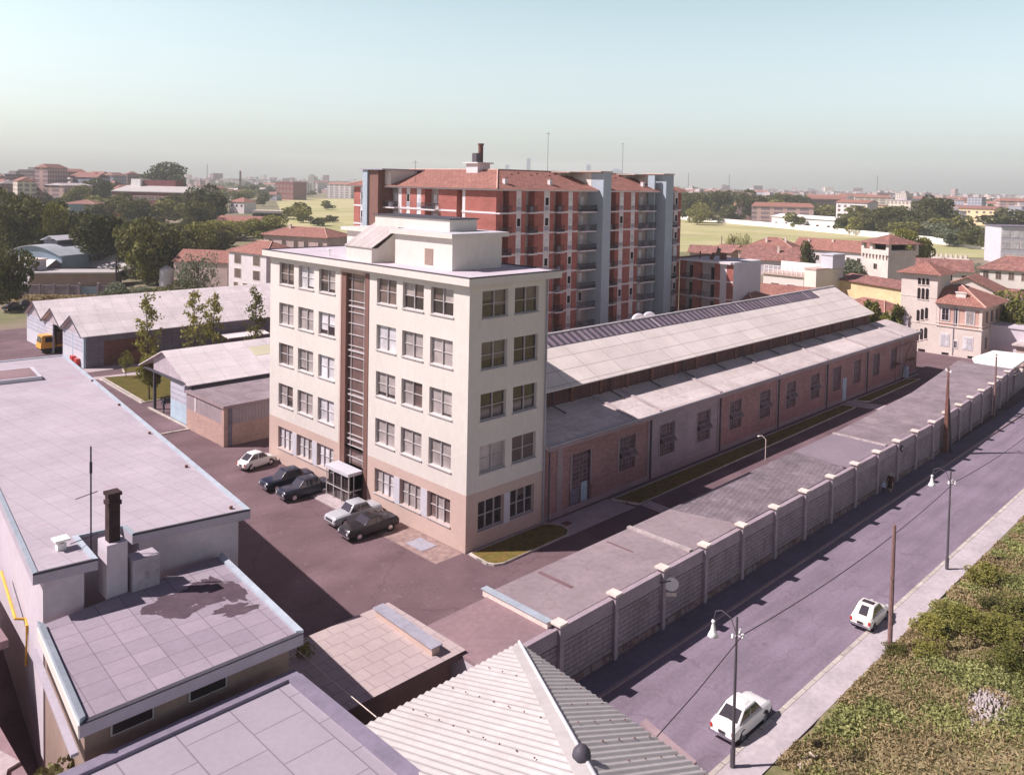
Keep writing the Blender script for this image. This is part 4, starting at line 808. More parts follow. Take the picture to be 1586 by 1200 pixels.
def fbox(b, mp, u0, n0, z0, u1, n1, z1, mi=0):
    p, q = mp(u0, n0), mp(u1, n1); b.box(min(p[0], q[0]), min(p[1], q[1]), z0, max(p[0], q[0]), max(p[1], q[1]), z1, mi)
b = MB(); b.box(44.9, 44.8, 0, 89.4, 57, EZ-.02, 1); b.box(44.9, 57.01, 0, 57, 78.6, EZ-.02, 1)
for mp, cl in ((mapx, cols), (mapy, side)):
    for (u0, u1, k) in cl:
        if k == 'r': fbox(b, mp, u0, 0 if not (mp is mapy and u0 == 43.5) else -.004, 0, u1, 1.3, EZ-.03, 0)
        if k == 'w': fbox(b, mp, u0, .06, 0, u1, 1.3, EZ-.03, 2)
        if k == 'd': fbox(b, mp, u0, 1.0, 0, u1, 1.3, EZ-.03, 0)
    for z in FL[:7]:
        for (u0, u1, k) in cl:
            if k in 'rw': fbox(b, mp, u0+.002, -.05, z-.14, u1-.002, .2, z+.14, 2)
b.box(89.3, 44.9, 0, 89.5, 57, EZ-.02, 0).box(44.95, 78.6, 0, 57, 78.7, EZ-.02, 0)
b.build('wall', [X['aptbrick'], X['aptrecess'], X['aptwhite']], AP)
def mesh_of(b, mats):
    o = b.build('tmp', mats); d = o.data; bpy.data.objects.remove(o); return d
bal_cache = {}
def balcony(mp, u0, u1, z, h, rnd):
    wd = round(u1-u0, 1); key = (wd, mp is mapx, rnd)
    if key not in bal_cache:
        b = MB(); P = lambda u, n: ((u, n) if mp is mapx else (n, u))
        def bx(bb, u0_, n0, z0, u1_, n1, z1, mi=0):
            p, q = P(u0_, n0), P(u1_, n1); bb.box(min(p[0], q[0]), min(p[1], q[1]), z0, max(p[0], q[0]), max(p[1], q[1]), z1, mi)
        bx(b, 0, -.75, -.14, wd, 1.28, .06, 0)
        bx(b, 0, -.75, .95, wd, -.69, 1.02, 1); bx(b, .0, -.73, .1, wd, -.71, .5, 1) if rnd % 3 == 0 else None
        n = int(wd/.16)
        for i in range(n+1): bx(b, i*wd/n*.985, -.735, .06, i*wd/n*.985+.03, -.705, .95, 1)
        for q in (0, wd-.05): bx(b, q, -.69, .9, q+.05, 0, .97, 1)
        if rnd == 2: bx(b, wd*.3, -.6, .1, wd*.55, -.3, .9, 2)
        d1 = mesh_of(b, [X['aptwhite'], X['iron'], X['grey']])
        c = MB(); dw = min(1.1, wd*.42); a = wd*.12
        bx(c, a, 1.22, .1, a+dw, 1.27, 2.35, 0); bx(c, a+.08, 1.2, .15, a+dw-.08, 1.218, 2.3, 1 if rnd != 1 else 2)
        if wd > 2.2: bx(c, a+dw+.35, 1.22, .9, a+dw+1.15, 1.27, 2.3, 0); bx(c, a+dw+.43, 1.2, .98, a+dw+1.07, 1.218, 2.24, 1 if rnd == 1 else 2)
        bal_cache[key] = (d1, mesh_of(c, [X['aptwhite'], X['darkopen'], X['blindl']]))
    d1, d2 = bal_cache[key]; p = mp(u0, 0)
    o = put('balcony', d1, AP, Vector((p[0], p[1], z))-AP.location); put('door', d2, o)
nb = 0
for mp, cl in ((mapx, cols), (mapy, side)):
    for (u0, u1, k) in cl:
        if k != 'b': continue
        for i, z in enumerate(FL[:7]):
            if mp is mapy and i < 4: continue
            balcony(mp, u0, u1, z+.0, 3, random.randrange(3)); nb += 1
# windows with grey parapet panels in the white strips
wm = {}
for mp in (mapx, mapy):
    P = lambda u, n: ((u, n) if mp is mapx else (n, u)); b = MB(); c = MB()
    def bx(bb, u0_, n0, z0, u1_, n1, z1, mi=0):
        p, q = P(u0_, n0), P(u1_, n1); bb.box(min(p[0], q[0]), min(p[1], q[1]), z0, max(p[0], q[0]), max(p[1], q[1]), z1, mi)
    bx(b, .12, .0, .3, .98, .055, .95, 1); bx(b, .15, .02, .96, .95, .055, 2.3, 0); bx(c, .22, -.0, 1.05, .88, .018, 2.2, 0)
    wm[mp is mapx] = (mesh_of(b, [X['white'], X['grey']]), mesh_of(c, [X['darkopen']]), mesh_of(c, [X['blindl']]))
for mp, cl in ((mapx, cols), (mapy, side)):
    for (u0, u1, k) in cl:
        if k != 'w' or u1-u0 < 1: continue
        for i, z in enumerate(FL[:7]):
            if mp is mapy and i < 4: continue
            p = mp(u0+(u1-u0-1.1)/2, 0); o = put('window', wm[mp is mapx][0], AP, Vector((p[0], p[1], z))-AP.location)
            put('shutter', wm[mp is mapx][1 if random.random() < .5 else 2], o)
# roof: cornice and two hipped tile roofs
b = MB().box(43.0, 42.75, EZ, 90.0, 57.6, EZ+.22, 0).box(43.0, 57.602, EZ, 57.6, 79.2, EZ+.22, 0)
b.build('cornice', X['aptwhite'], AP)
z0, zr = EZ+.23, 27.15
b = MB(); a0, a1, c0, c1 = 42.7, 90.3, 42.45, 57.9; m = (c0+c1)/2
b.poly([(a0, c0, z0), (a1, c0, z0), (a1-7.4, m, zr), (a0+7.4, m, zr)]).poly([(a1, c1, z0), (a0, c1, z0), (a0+7.4, m, zr), (a1-7.4, m, zr)])
b.poly([(a0, c1, z0), (a0, c0, z0), (a0+7.4, m, zr)]).poly([(a1, c0, z0), (a1, c1, z0), (a1-7.4, m, zr)]).poly([(a0, c0, z0), (a1, c0, z0), (a1, c1, z0), (a0, c1, z0)])
e0, e1 = 42.7, 57.9; m2 = (e0+e1)/2; zz = z0-.004; zt = zr-.006
b.poly([(e0, c1-9, zz), (m2, m, zt), (m2, 72, zt), (e0, 79.5, zz)]).poly([(e1, 79.5, zz), (m2, 72, zt), (m2, m, zt), (e1, c1-3, zz)]).poly([(e0, 79.5, zz), (m2, 72, zt), (e1, 79.5, zz)])
RF = b.build('roof', X['tile'], AP)
b = MB().tube([(a0, c0, z0+.05), (a0+7.4, m, zr+.05), (a1-7.4, m, zr+.05), (a1, c0, z0+.05)], .12, k=6).tube([(m2, m, zr+.03), (m2, 72, zr+.03), (e0, 79.5, z0+.05)], .12, k=6); b.build('ridge', X['ridge'], RF)
for i, x in enumerate((46, 50.5, 55.5, 60.5, 70.8, 75.2, 79)):
    y = 44.3+1.2*(i % 2); zz = z0+(zr-z0)*(y-c0)/(m-c0); b = MB().box(x, y, zz-.2, x+.55, y+.55, zz+.9, 0).box(x-.1, y-.1, zz+.9, x+.65, y+.65, zz+1.0, 1)
    if x in (46, 55.5, 79): b.build('chimney', [X['aptwhite'], X['tile']], RF)
for i in range(16):
    x = 51+i*2.1
    if 64 < x < 69: continue
    y = 48.2+.7*(i % 2); zz = z0+(zr-z0)*(y-c0)/(m-c0); b = MB().box(x, y, zz, x+.35, y+.3, zz+.16); b.build('vent_tile', X['rust'], RF)
tops = []
for i, (x0, x1, yf, yb, rec) in enumerate(((65.1, 67.1, 41.7, 51, 0), (82.0, 84.2, 41.6, 50, 1))):
    b = MB().box(x0, yf, 0, x1, 44.9, 27.2, 0).box(x0+.01, 44.901, EZ, x1, yb, 27.0, 1)
    tw = b.build('stair_tower', [X['apttower'], X['cream']], AP)
    b = MB().box(x0-.9, yf-.15, 27.2, x1+.15, 46, 27.38).box(x0-3.2, 46.001, 27.05, x1+.15, yb+.5, 27.2)
    b.build('tower_roof', X['cream2'], tw)
    # raking attic wall towards the left of the tower
    b = MB().poly([(x0-.02, 44.2, EZ+.3), (x0-.02, 50.2, 27.1), (x0-.02, 44.2, 27.2)]).box(x0-2.6, 48.6, EZ+1, x0-.03, 50.4, 27.04, 0); b.build('attic', X['cream'], tw)
    if rec: MB().box(x0-1.2, 43.2, 0, x0-.9, 44.6, 27.0).build('tower_fin', X['apttower'], tw)
b = MB().box(41.6, 72.0, 0, 44.8, 73.3, 26.9, 0).box(41.9, 69.4, 0, 44.8, 72.0, 26.9, 2).box(43.2, 67.8, EZ, 48.5, 69.39, 26.9, 1); tw = b.build('stair_tower', [X['apttower'], X['cream'], X['brownpanel']], AP)
MB().box(41.3, 67.5, 26.9, 50, 73.8, 27.1).build('tower_roof', X['grey'], tw)
# chimney tower on the roof
b = MB().box(49.0, 53.5, 25.5, 51.6, 56.1, 28.1, 0).box(48.6, 53.1, 28.1, 52, 56.5, 28.3, 0); b.build('roof_tower', X['aptwhite'], AP)
b = MB().tube([(50.6, 54.6, 28.3), (50.6, 54.6, 31.0)], .40, k=12).tube([(50.6, 54.6, 31.0), (50.6, 54.6, 31.25)], .5, k=12); b.build('boiler_chimney', X['rust'], AP)
b = MB().box(49.0, 53.8, 28.31, 50.0, 54.8, 29.7).box(50.9, 55.1, 28.31, 51.4, 56, 29.3); b.build('roof_tank', X['postgrey'], AP)
for x, y, z0_, z1_ in ((43.6, 62, 25, 28.4), (61, 50, 26.9, 33.5), (80.5, 50, 26.9, 32.8)):
    t = thing('television_aerial', 'thin television aerial mast on the apartment roof, %s' % ('left wing' if x < 50 else 'above the red roof near the middle' if x < 70 else 'near the right end'), 'aerial', (x, y, z0_))
    MB().tube([(x, y, z0_), (x, y, z1_)], .028).box(x-.5, y-.02, z1_-.3, x+.5, y+.02, z1_-.26).build('mast', X['iron'], t)
# lower wing
WG = thing('apartment_wing', 'three storey red and cream wing with flat roof at the right of the apartment block', 'apartment block', (94, 38, 0))
b = MB().box(90.4, 32.7, 0, 98.9, 43.4, 12.0, 1)
ws = [(42.6, 43.4, 'r'), (40.6, 42.6, 'b'), (39.2, 40.6, 'r'), (36.2, 39.2, 'b'), (35.1, 36.2, 'r'), (33.8, 35.1, 'w'), (32.5, 33.8, 'r')]
for u1, u0, k in [(c_[1], c_[0], c_[2]) for c_ in ws]:
    if k == 'r': b.box(89.5, u0, 0, 90.5, u1, 11.98, 0)
    if k == 'w': b.box(89.54, u0, 0, 90.5, u1, 11.98, 2)
    if k in 'rw':
        for z in (2.9, 5.9, 8.95): b.box(89.45, u0+.002, z-.12, 89.7, u1-.002, z+.12, 2)
b.box(89.52, 32.48, 0, 98.9, 32.72, 12.3, 3)
b.build('wall', [X['aptbrick'], X['aptrecess'], X['aptwhite'], X['whitegrey']], WG)
MB().box(88.9, 32.75, 12.0, 99.3, 43.5, 12.35, 0).box(88.9, 43.0, 12.351, 99.3, 43.5, 12.6, 1).build('roof', [X['aptwhite'], X['rust']], WG)
b = MB().box(91.5, 38, 12.36, 92, 38.5, 13.1).box(93, 36.5, 12.36, 93.9, 37.4, 13.4).box(92.4, 41, 12.36, 92.6, 41.2, 13.6).box(97, 41, 12.36, 97.5, 41.5, 13.1); b.build('chimney', X['rust'], WG)
for u0, u1 in ((40.6, 42.6), (36.2, 39.2)):
    for z in (2.9, 5.9, 8.95):
        b = MB().box(88.8, u0, z-.12, 90.39, u1, z+.05, 0)
        b.box(88.8, u0, z+.9, 88.86, u1, z+.97, 1)
        for i in range(13): y = u0+(u1-u0)*i/12.4; b.box(88.81, y, z+.05, 88.84, y+.03, z+.9, 1)
        bo = b.build('balcony', [X['aptwhite'], X['iron']], WG); MB().box(90.33, u0+.3, z+.1, 90.39, u0+1.2, z+2.2, 0).build('door', X['darkopen'], bo)
# ------------------------------------------------------------------ generic house builder (local frame: x along front, y depth, z up; front = y=0)
def house(name, label, cat, org, ang, w_, d_, h, roof='gable', wall=None, tile=None, rise=2.0, ov=.5, wins_=None, group=None, axis='x', chim=(), wside=None, pane='darkopen', wsz=(1.0, 1.4), trim=None):
    t = thing(name, label, cat, (org[0], org[1], 0), R_(ang), group)
    b = MB().box(0, 0, -.5, w_, d_, h, 0); 
    z = h; hx, hy = w_/2, d_/2
    if roof == 'gable':
        if axis == 'x': b.poly([(0, 0, z), (0, d_, z), (0, hy, z+rise)]).poly([(w_, 0, z), (w_, d_, z), (w_, hy, z+rise)])
        else: b.poly([(0, 0, z), (w_, 0, z), (hx, 0, z+rise)]).poly([(0, d_, z), (w_, d_, z), (hx, d_, z+rise)])
    o = MB(); o.v, o.f, o.m = b.v, b.f, b.m; me = bpy.data.meshes.new('wall'); me.from_pydata(o.v, [], o.f); me.materials.append(wall); wo = put('wall', me, t)
    r = MB(); th = .14
    def slab(pts):
        r.hexa([(p[0], p[1], p[2]) for p in pts]+[(p[0], p[1], p[2]+th) for p in pts])
    if roof == 'flat': r.box(-ov, -ov, h+.002, w_+ov, d_+ov, h+.3)
    elif roof == 'gable':
        k = rise/(hy if axis == 'x' else hx); e = z-ov*k
        if axis == 'x': slab([(-ov, -ov, e+.02), (w_+ov, -ov, e+.02), (w_+ov, hy, z+rise+.02), (-ov, hy, z+rise+.02)]); slab([(-ov, hy, z+rise+.02), (w_+ov, hy, z+rise+.02), (w_+ov, d_+ov, e+.02), (-ov, d_+ov, e+.02)])
        else: slab([(-ov, -ov, e+.02), (hx, -ov, z+rise+.02), (hx, d_+ov, z+rise+.02), (-ov, d_+ov, e+.02)]); slab([(hx, -ov, z+rise+.02), (w_+ov, -ov, e+.02), (w_+ov, d_+ov, e+.02), (hx, d_+ov, z+rise+.02)])
    elif roof == 'hip':
        e = z+.02; q = min(hx, hy)+ov
        if w_ >= d_: A, B_ = (-ov+q, hy, z+rise), (w_+ov-q, hy, z+rise)
        else: A, B_ = (hx, -ov+q, z+rise), (hx, d_+ov-q, z+rise)
        c = [(-ov, -ov, e), (w_+ov, -ov, e), (w_+ov, d_+ov, e), (-ov, d_+ov, e)]; c2_ = [(p[0], p[1], e-.12) for p in c]
        for i in range(4): r.poly([c[i], c[(i+1) % 4], c2_[(i+1) % 4], c2_[i]])
        r.poly(c2_)
        if w_ >= d_: r.poly([c[0], c[1], B_, A]).poly([c[1], c[2], B_]).poly([c[2], c[3], A, B_]).poly([c[3], c[0], A])
        else: r.poly([c[0], c[1], A]).poly([c[1], c[2], B_, A]).poly([c[2], c[3], B_]).poly([c[3], c[0], A, B_])
    me = bpy.data.meshes.new('roof'); me.from_pydata(r.v, [], r.f); me.materials.append(tile); ro = put('roof', me, t)
    if roof == 'hip' and w_*d_ < 1500:
        rb = MB(); 
        for p in ((c[0], A), (c[1], B_ if w_ >= d_ else A), (A, B_), (c[2], B_), (c[3], A if w_ >= d_ else B_)): rb.tube([Vector(p[0])+Vector((0, 0, .06)), Vector(p[1])+Vector((0, 0, .06))], .1, k=5) if (Vector(p[0])-Vector(p[1])).length > .1 else None
        me = bpy.data.meshes.new('ridge'); me.from_pydata(rb.v, [], rb.f); me.materials.append(X['ridge']); put('ridge', me, ro)
    for (x, y, hh) in chim:
        cb = MB().box(x-.3, y-.3, h, x+.3, y+.3, hh).box(x-.38, y-.38, hh, x+.38, y+.38, hh+.12); me = bpy.data.meshes.new('chimney'); me.from_pydata(cb.v, [], cb.f); me.materials.append(X['cap']); put('chimney', me, ro)
    if trim:
        for zt_ in trim: cb = MB().box(-.08, -.08, zt_, w_+.08, d_+.08, zt_+.22); me = bpy.data.meshes.new('string_course'); me.from_pydata(cb.v, [], cb.f); me.materials.append(X['aptwhite']); put('string_course', me, wo)
    def mkwin(ww, wh):
        f = MB().box(-ww/2-.12, -.05, -.12, ww/2+.12, -.001, wh+.12); p = MB().box(-ww/2, -.075, 0, -.03, -.052, wh).box(.03, -.075, 0, ww/2, -.052, wh)
        m1 = bpy.data.meshes.new('window'); m1.from_pydata(f.v, [], f.f); m1.materials.append(X['cap'] if not trim else X['aptwhite'])
        m2 = bpy.data.meshes.new('pane'); m2.from_pydata(p.v, [], p.f); m2.materials.append(X[pane]); return m1, m2
    cache = {}
    for it in (wins_ or []):
        f, u, z_, ww, wh = it
        if u < 1: u *= w_ if f in 'fb' else d_
        if (ww, wh) not in cache: cache[(ww, wh)] = mkwin(ww, wh)
        m1, m2 = cache[(ww, wh)]
        loc, rz = {'f': ((u, 0, z_), 0), 'l': ((0, u, z_), -math.pi/2), 'r': ((w_, u, z_), math.pi/2), 'b': ((u, d_, z_), math.pi)}[f]
        wv = put('window', m1, t, loc, rz); put('pane', m2, wv)
    return t
def grid(f, us, zs, ww, wh):
    if isinstance(us, int): us = [(k+.5)/us for k in range(us)]      # even spacing, as fractions of the front
    return [(f, u, z, ww, wh) for u in us for z in zs]
def span(xl, yl, xr, yr):                                            # front line of a far building from its two surveyed base points
    a, c = at(xl, yl), at(xr, yr); d = c-a; return (a.x, a.y), math.degrees(math.atan2(d.y, d.x)), d.length
def hs_(name, label, cat, sp, d_, h, *a_, **k_): return house(name, label, cat, sp[0], sp[1], sp[2], d_, h, *a_, **k_)
G = {'cream': X['cream2'], 'aw': X['aptwhite'], 'wg': X['wallgrey'], 'tile': X['tile'], 'tile2': X['tile2']}
ochre = M('ochre render', (.66, .52, .30), .9, .14, .4, 3, stain=((.5, .33, .2), .5, .58, .5)); pinkw = M('pinkish render', (.50, .38, .35), .9, .1, .4, 3); villaw = M('villa stone', (.66, .57, .51), .9, .07, .4, 3); villap = M('villa pink panel', (.56, .36, .29), .9, .08, .5, 3)
# villa at the right: main block (front faces -x)
VT = thing('villa', 'pale stone villa with a red hipped roof and triple arched tower windows', 'villa', (100, 0, 0))
b = MB().box(100, -3.6, 0, 111, 2.9, 4.5, 0).box(100.03, -3.57, 4.5, 110.9, 2.9, 7.95, 1).box(99.85, -3.75, 4.45, 111.1, 2.9, 4.62, 0).box(99.9, -3.7, 4.95, 111.05, 2.9, 5.08, 0).box(99.95, -3.66, 7.5, 111, 2.9, 7.95, 0)
for y in (-3.6, -.35, 2.45): b.box(99.96, y, 4.6, 100.2, y+.4, 7.6, 0)
b.box(99.96, -3.62, .0, 111.02, 2.9, .5, 0)
VW = b.build('wall', [villaw, villap], VT)
b = MB(); c = [(99.3, -4.3), (111.7, -4.3), (111.7, 6.5), (99.3, 3.4)]
ax, bx_ = (103.6, .2, 10.5), (107.5, 2.0, 10.5)
b.poly([(99.3, -4.3, 8), (99.3, 2.95, 8), (102.4, 2.95, 9.9), ax]).poly([(99.3, -4.3, 8), (111.7, -4.3, 8), bx_, ax]).poly([(111.7, -4.3, 8), (111.7, 6.5, 8), bx_]).poly([(111.7, 6.5, 8), (103, 6.5, 8), (103, 6.0, 9.9), bx_]).poly([ax, bx_, (103, 6.0, 9.9), (102.4, 2.95, 9.9)])
b.poly([(99.3, -4.3, 7.96), (111.7, -4.3, 7.96), (111.7, 6.5, 7.96), (99.3, 3.0, 7.96)])
VR = b.build('roof', X['tile'], VT)
MB().tube([(99.3, -4.3, 8.05), ax, bx_], .12, k=6).tube([(111.7, -4.3, 8.05), bx_], .12, k=6).build('ridge', X['ridge'], VR)
MB().box(101.0, -.9, 8.6, 101.5, .5, 9.7).box(100.9, -1.0, 9.7, 101.6, .6, 9.85).build('chimney', X['cap'], VR)
b = MB().box(100, 2.9, 0, 106, 8.35, 12.3, 0).box(99.94, 2.88, 4.5, 100.0, 8.36, 4.6, 0).box(99.94, 2.88, 8.6, 100.0, 8.36, 8.68, 0)
TW = b.build('stair_tower', villaw, VT)
b = MB().poly([(99.2, 2.1, 12.3), (106.8, 2.1, 12.3), (103, 5.6, 14.1)]).poly([(106.8, 2.1, 12.3), (106.8, 9.1, 12.3), (103, 5.6, 14.1)]).poly([(106.8, 9.1, 12.3), (99.2, 9.1, 12.3), (103, 5.6, 14.1)]).poly([(99.2, 9.1, 12.3), (99.2, 2.1, 12.3), (103, 5.6, 14.1)]).poly([(99.2, 2.1, 12.29), (106.8, 2.1, 12.29), (106.8, 9.1, 12.29), (99.2, 9.1, 12.29)]); b.build('tower_roof', X['tile'], TW)
def arch(b, y, z, w_, h, x=99.98, mi=0):
    pts = [(x, y-w_/2, z), (x, y+w_/2, z), (x, y+w_/2, z+h-w_/2)]+[(x, y+w_/2*math.cos(R_(a)), z+h-w_/2+w_/2*math.sin(R_(a))) for a in range(20, 180, 20)]+[(x, y-w_/2, z+h-w_/2)]
    b.poly(pts, mi)
for (y, z, h) in ((5.0, 1.9, 1.75), (5.0, 5.05, 1.75), (5.0, 8.3, 1.75), (5.0, 10.6, 1.0)):
    for k in (-1, 0, 1):
        zz = z+(.25*k if z < 6 else 0)*-1
        b = MB(); arch(b, y+.62*k, zz, .42, h, 99.93); wv = b.build('window', X['darkopen'], VT)
        MB().box(99.9, y+.62*k-.27, zz-.14, 99.99, y+.62*k+.27, zz-.02).build('sill', X['cap'], wv)
for (y, z, ww, wh, mt) in ((1.6, 5.45, 1.0, 1.85, 'glass'), (-1.9, 5.3, 1.05, 2.0, 'blind'), (1.55, 1.5, 1.15, 1.75, 'blindl'), (-1.75, 1.4, 1.15, 1.75, 'blindl'), (.0, 1.4, .45, 1.0, 'glass')):
    wv = MB().box(99.94, y-ww/2-.14, z-.14, 100.02, y+ww/2+.14, z+wh+.14).build('window', X['aptwhite'], VT)
    b = MB()
    for s_ in (-1, 1):
        for q in (0, 1): b.box(99.9, y+s_*ww/4-ww/4+.04, z+q*wh/2+.03, 99.938, y+s_*ww/4+ww/4-.04, z+(q+1)*wh/2-.03)
    b.build('pane', X[mt], wv)
for x in (102.0, 104.5, 107):
    for z in (1.5, 5.4):
        wv = MB().box(x-.6, -3.66, z-.12, x+.6, -3.55, z+1.9).build('window', X['aptwhite'], VT); MB().box(x-.48, -3.7, z, x+.48, -3.662, z+1.78).build('pane', X['blindb'], wv)
b = MB()
for y in (-2.8, .9, 4.4): b.box(99.93, y, .08, 99.99, y+1.0, .42)
b.build('cellar_window', X['darkopen'], VT)
b = MB().box(99.96, -.15, 4.7, 100, .2, 8).tube([(99.9, .35, .2), (99.9, .35, 8)], .05); b.build('downpipe', X['grey'], VT)
b = MB().box(104, -9.5, 0, 112, -3.63, 4.8).box(103.8, -9.7, 4.8, 112.2, -3.63, 5.05); b.build('side_wing', X['wallgrey'], VT)
# buildings behind the villa and the hall
hs_('ochre_building', 'long ochre stained wall building with a tiled coping between the hall end and the villa', 'building', span(1294, 478, 1399, 500), 9, 6.4, 'gable', ochre, X['tile2'], .9, .5, grid('f', [.25, .62], [1.6], 1.0, 1.3))
hs_('tiled_outbuilding', 'low building with a red tiled roof seen just over the far end of the hall', 'outbuilding', span(1285, 510, 1368, 530), 8, 4.2, 'hip', X['cream2'], X['tile'], 2.0, .5)
TQ = hs_('lookout_tower', 'square pale tower with open loggia and corbels under a tiled pyramid roof', 'tower', span(1335, 465, 1373, 472), 8.0, 10.6, 'flat', villaw, villaw, 0, .0, grid('f', 1, [4.2, 7.6], 1.0, 1.2))
def loc_mesh(name, b, mt, par):
    me = bpy.data.meshes.new(name); me.from_pydata(b.v, [], b.f)
    for q in (mt if isinstance(mt, list) else [mt]): me.materials.append(q)
    me.polygons.foreach_set('material_index', b.m); return put(name, me, par)
tw_ = span(1335, 465, 1373, 472)[2]; dq = 8.0
b = MB().box(-.4, -.4, 10.9, tw_+.4, dq+.4, 12.0, 0)
for i in range(8): b.box(-.3+i*(tw_+.2)/7.6, -.4, 10.2, .05+i*(tw_+.2)/7.6, 0, 10.899, 0)
for x, y in ((-.4, -.4), (tw_-.4, -.4), (-.4, dq-.4), (tw_-.4, dq-.4), (tw_*.3, -.4)): b.box(x, y, 12.0, x+.8, y+.8, 13.4, 0)
b.box(1.5, 1.5, 12.0, tw_-1.5, dq-1.5, 13.4, 1)
loc_mesh('loggia', b, [villaw, X['darkopen']], TQ)
b = MB(); q0, q1, q2, q3 = -1.1, tw_+1.1, -1.1, dq+1.1; ap = (tw_/2, dq/2, 15.4); cs = [(q0, q2, 13.4), (q1, q2, 13.4), (q1, q3, 13.4), (q0, q3, 13.4)]
for i in range(4): b.poly([cs[i], cs[(i+1) % 4], ap])
b.poly([(c_[0], c_[1], 13.38) for c_ in cs]); loc_mesh('pyramid_roof', b, X['tile2'], TQ)
hs_('courtyard_house', 'house with a mottled brown tiled roof right of the square tower', 'house', span(1375, 450, 1503, 458), 10, 6.0, 'gable', villaw, X['tile2'], 2.2, .7, grid('f', 6, [3.4], 1, 1.4))
hs_('villa_rear_house', 'pale house with a red tiled roof just behind the villa', 'house', span(1452, 505, 1542, 515), 8, 7.4, 'gable', villaw, X['tile'], 2.2, .6, grid('f', 4, [4.8], 1, 1.3), axis='y')
t = thing('battlemented_wall', 'pale garden wall with square merlons behind the brown tiled roof', 'wall', at(1440, 425)); b = MB(); o_, a_, w__ = span(1412, 420, 1500, 428); dv = Vector((math.cos(R_(a_)), math.sin(R_(a_)), 0)); nv = Vector((-dv.y, dv.x, 0))*.5
for k in range(12):
    p = Vector((*o_, 0))+dv*(w__*k/12); q = p+dv*(w__/12); q2_ = p+dv*(w__/24)
    for (e, f_, z0_, z1_) in ((p, q, 0, 5.2), (p, q2_, 5.2, 6.2)): b.hexa([(e.x, e.y, z0_), (f_.x, f_.y, z0_), (f_.x+nv.x, f_.y+nv.y, z0_), (e.x+nv.x, e.y+nv.y, z0_), (e.x, e.y, z1_), (f_.x, f_.y, z1_), (f_.x+nv.x, f_.y+nv.y, z1_), (e.x+nv.x, e.y+nv.y, z1_)])
b.build('wall', villaw, t)
hs_('right_farmhouse', 'long cream house with a mottled red roof and brown shutters at the right edge', 'farmhouse', span(1516, 452, 1680, 466), 10, 6.0, 'hip', X['cream'], X['tile2'], 3.2, .7, grid('f', 8, [3.6], 1.2, 1.9)+grid('f', [.08, .2, .5, .8], [.8], 1.1, 1.3), pane='blindb')
hs_('white_annex', 'low white building with a shallow tiled gable in front of the right farmhouse', 'house', span(1530, 480, 1620, 490), 7, 3.6, 'gable', X['aptwhite'], X['tile2'], 1.0, .5, grid('f', 3, [1.2], 1, 1.2))
hs_('modern_school', 'modern grey building with rows of large windows at the right edge', 'school', span(1549, 408, 1680, 412), 14, 13.2, 'flat', X['whitegrey'], X['metaldark'], 0, .4, grid('f', [.06+.11*k for k in range(8)], [1.2, 5.4, 9.4], 2.6, 2.4), pane='blindl')
TB = hs_('terrace_building', 'cream building with a roof terrace railing between the white end wall and the ochre wall', 'building', span(1181, 470, 1243, 478), 8, 6.6, 'flat', X['cream'], X['cream2'], 0, .4, grid('f', [.3, .7], [3.2], 1.8, 1.6), pane='blindb')
wt = span(1181, 470, 1243, 478)[2]; b = MB()
for k in range(9): b.box(.2+k*wt/8.6, -.3, 6.92, .36+k*wt/8.6, -.1, 8.6)
b.box(.2, -.27, 7.7, wt, -.2, 7.8).box(.2, -.27, 8.5, wt, -.2, 8.6); loc_mesh('terrace_railing', b, X['white'], TB); b = MB().box(0, 7.7, 6.92, wt, 7.9, 9.0); loc_mesh('parapet', b, X['white'], TB)
CB = hs_('chimney_building', 'plain cream block carrying a tall square chimney right of the roof terrace', 'building', span(1244, 480, 1262, 483), 9, 8.6, 'flat', M('pale cream render', (.74, .67, .58), .9, .06, .4, 3), X['cream2'], 0, .15)
b = MB().box(1.4, 3.5, 8.9, 4.2, 7.5, 11.6).box(1.2, 3.3, 11.6, 4.4, 7.7, 11.85); loc_mesh('chimney_block', b, X['whitegrey'], CB)
hs_('dormer_house', 'small red tiled roof with a dormer just behind the long hall', 'house', span(1085, 505, 1165, 520), 9, 5.2, 'hip', X['cream2'], X['tile'], 2.0, .5, chim=((4.5, 2.5, 7.0),))
hs_('tiled_row', 'strip of red tiled roof below the cream terrace building', 'house', span(1165, 487, 1285, 500), 7, 4.2, 'gable', X['cream2'], X['tile'], 1.7, .5)
hs_('farm_barn', 'large red tiled barn roof beyond the apartment wing', 'barn', span(1143, 408, 1235, 414), 16, 4.6, 'hip', X['cream2'], X['tile'], 4.2, .8, chim=((8, 5, 9), (14, 6, 9)))
hs_('farm_house', 'brown tiled house with a grey gable wall in front of the red barn roof', 'farmhouse', span(1148, 424, 1248, 430), 11, 4.6, 'gable', X['wallgrey'], X['tile2'], 3.4, .6, grid('r', 2, [1.8], 1, 1.3), chim=((10, 3, 8.2),))
hs_('long_farm_wing', 'long low farm range with an uneven red roof and small chimneys left of the tower', 'farm building', span(1228, 408, 1338, 418), 10, 5.6, 'gable', X['aptwhite'], X['tile'], 3.0, .7, grid('f', 7, [1.9], 1.1, 1.6), chim=((4, 3, 8.2), (12, 4, 8.6), (22, 4, 8.4), (31, 3, 8)))
hs_('barn', 'small brown roofed barn by the field left of the farm buildings', 'barn', span(1068, 402, 1105, 404), 8, 2.8, 'gable', X['wallbrown'], X['tile2'], 2.0, .8)
hs_('barn', 'small open barn with a brown roof at the field edge beside the thin pole', 'barn', span(1106, 402, 1132, 405), 8, 3.2, 'gable', X['wallbrown'], X['tile2'], 2.1, .8)
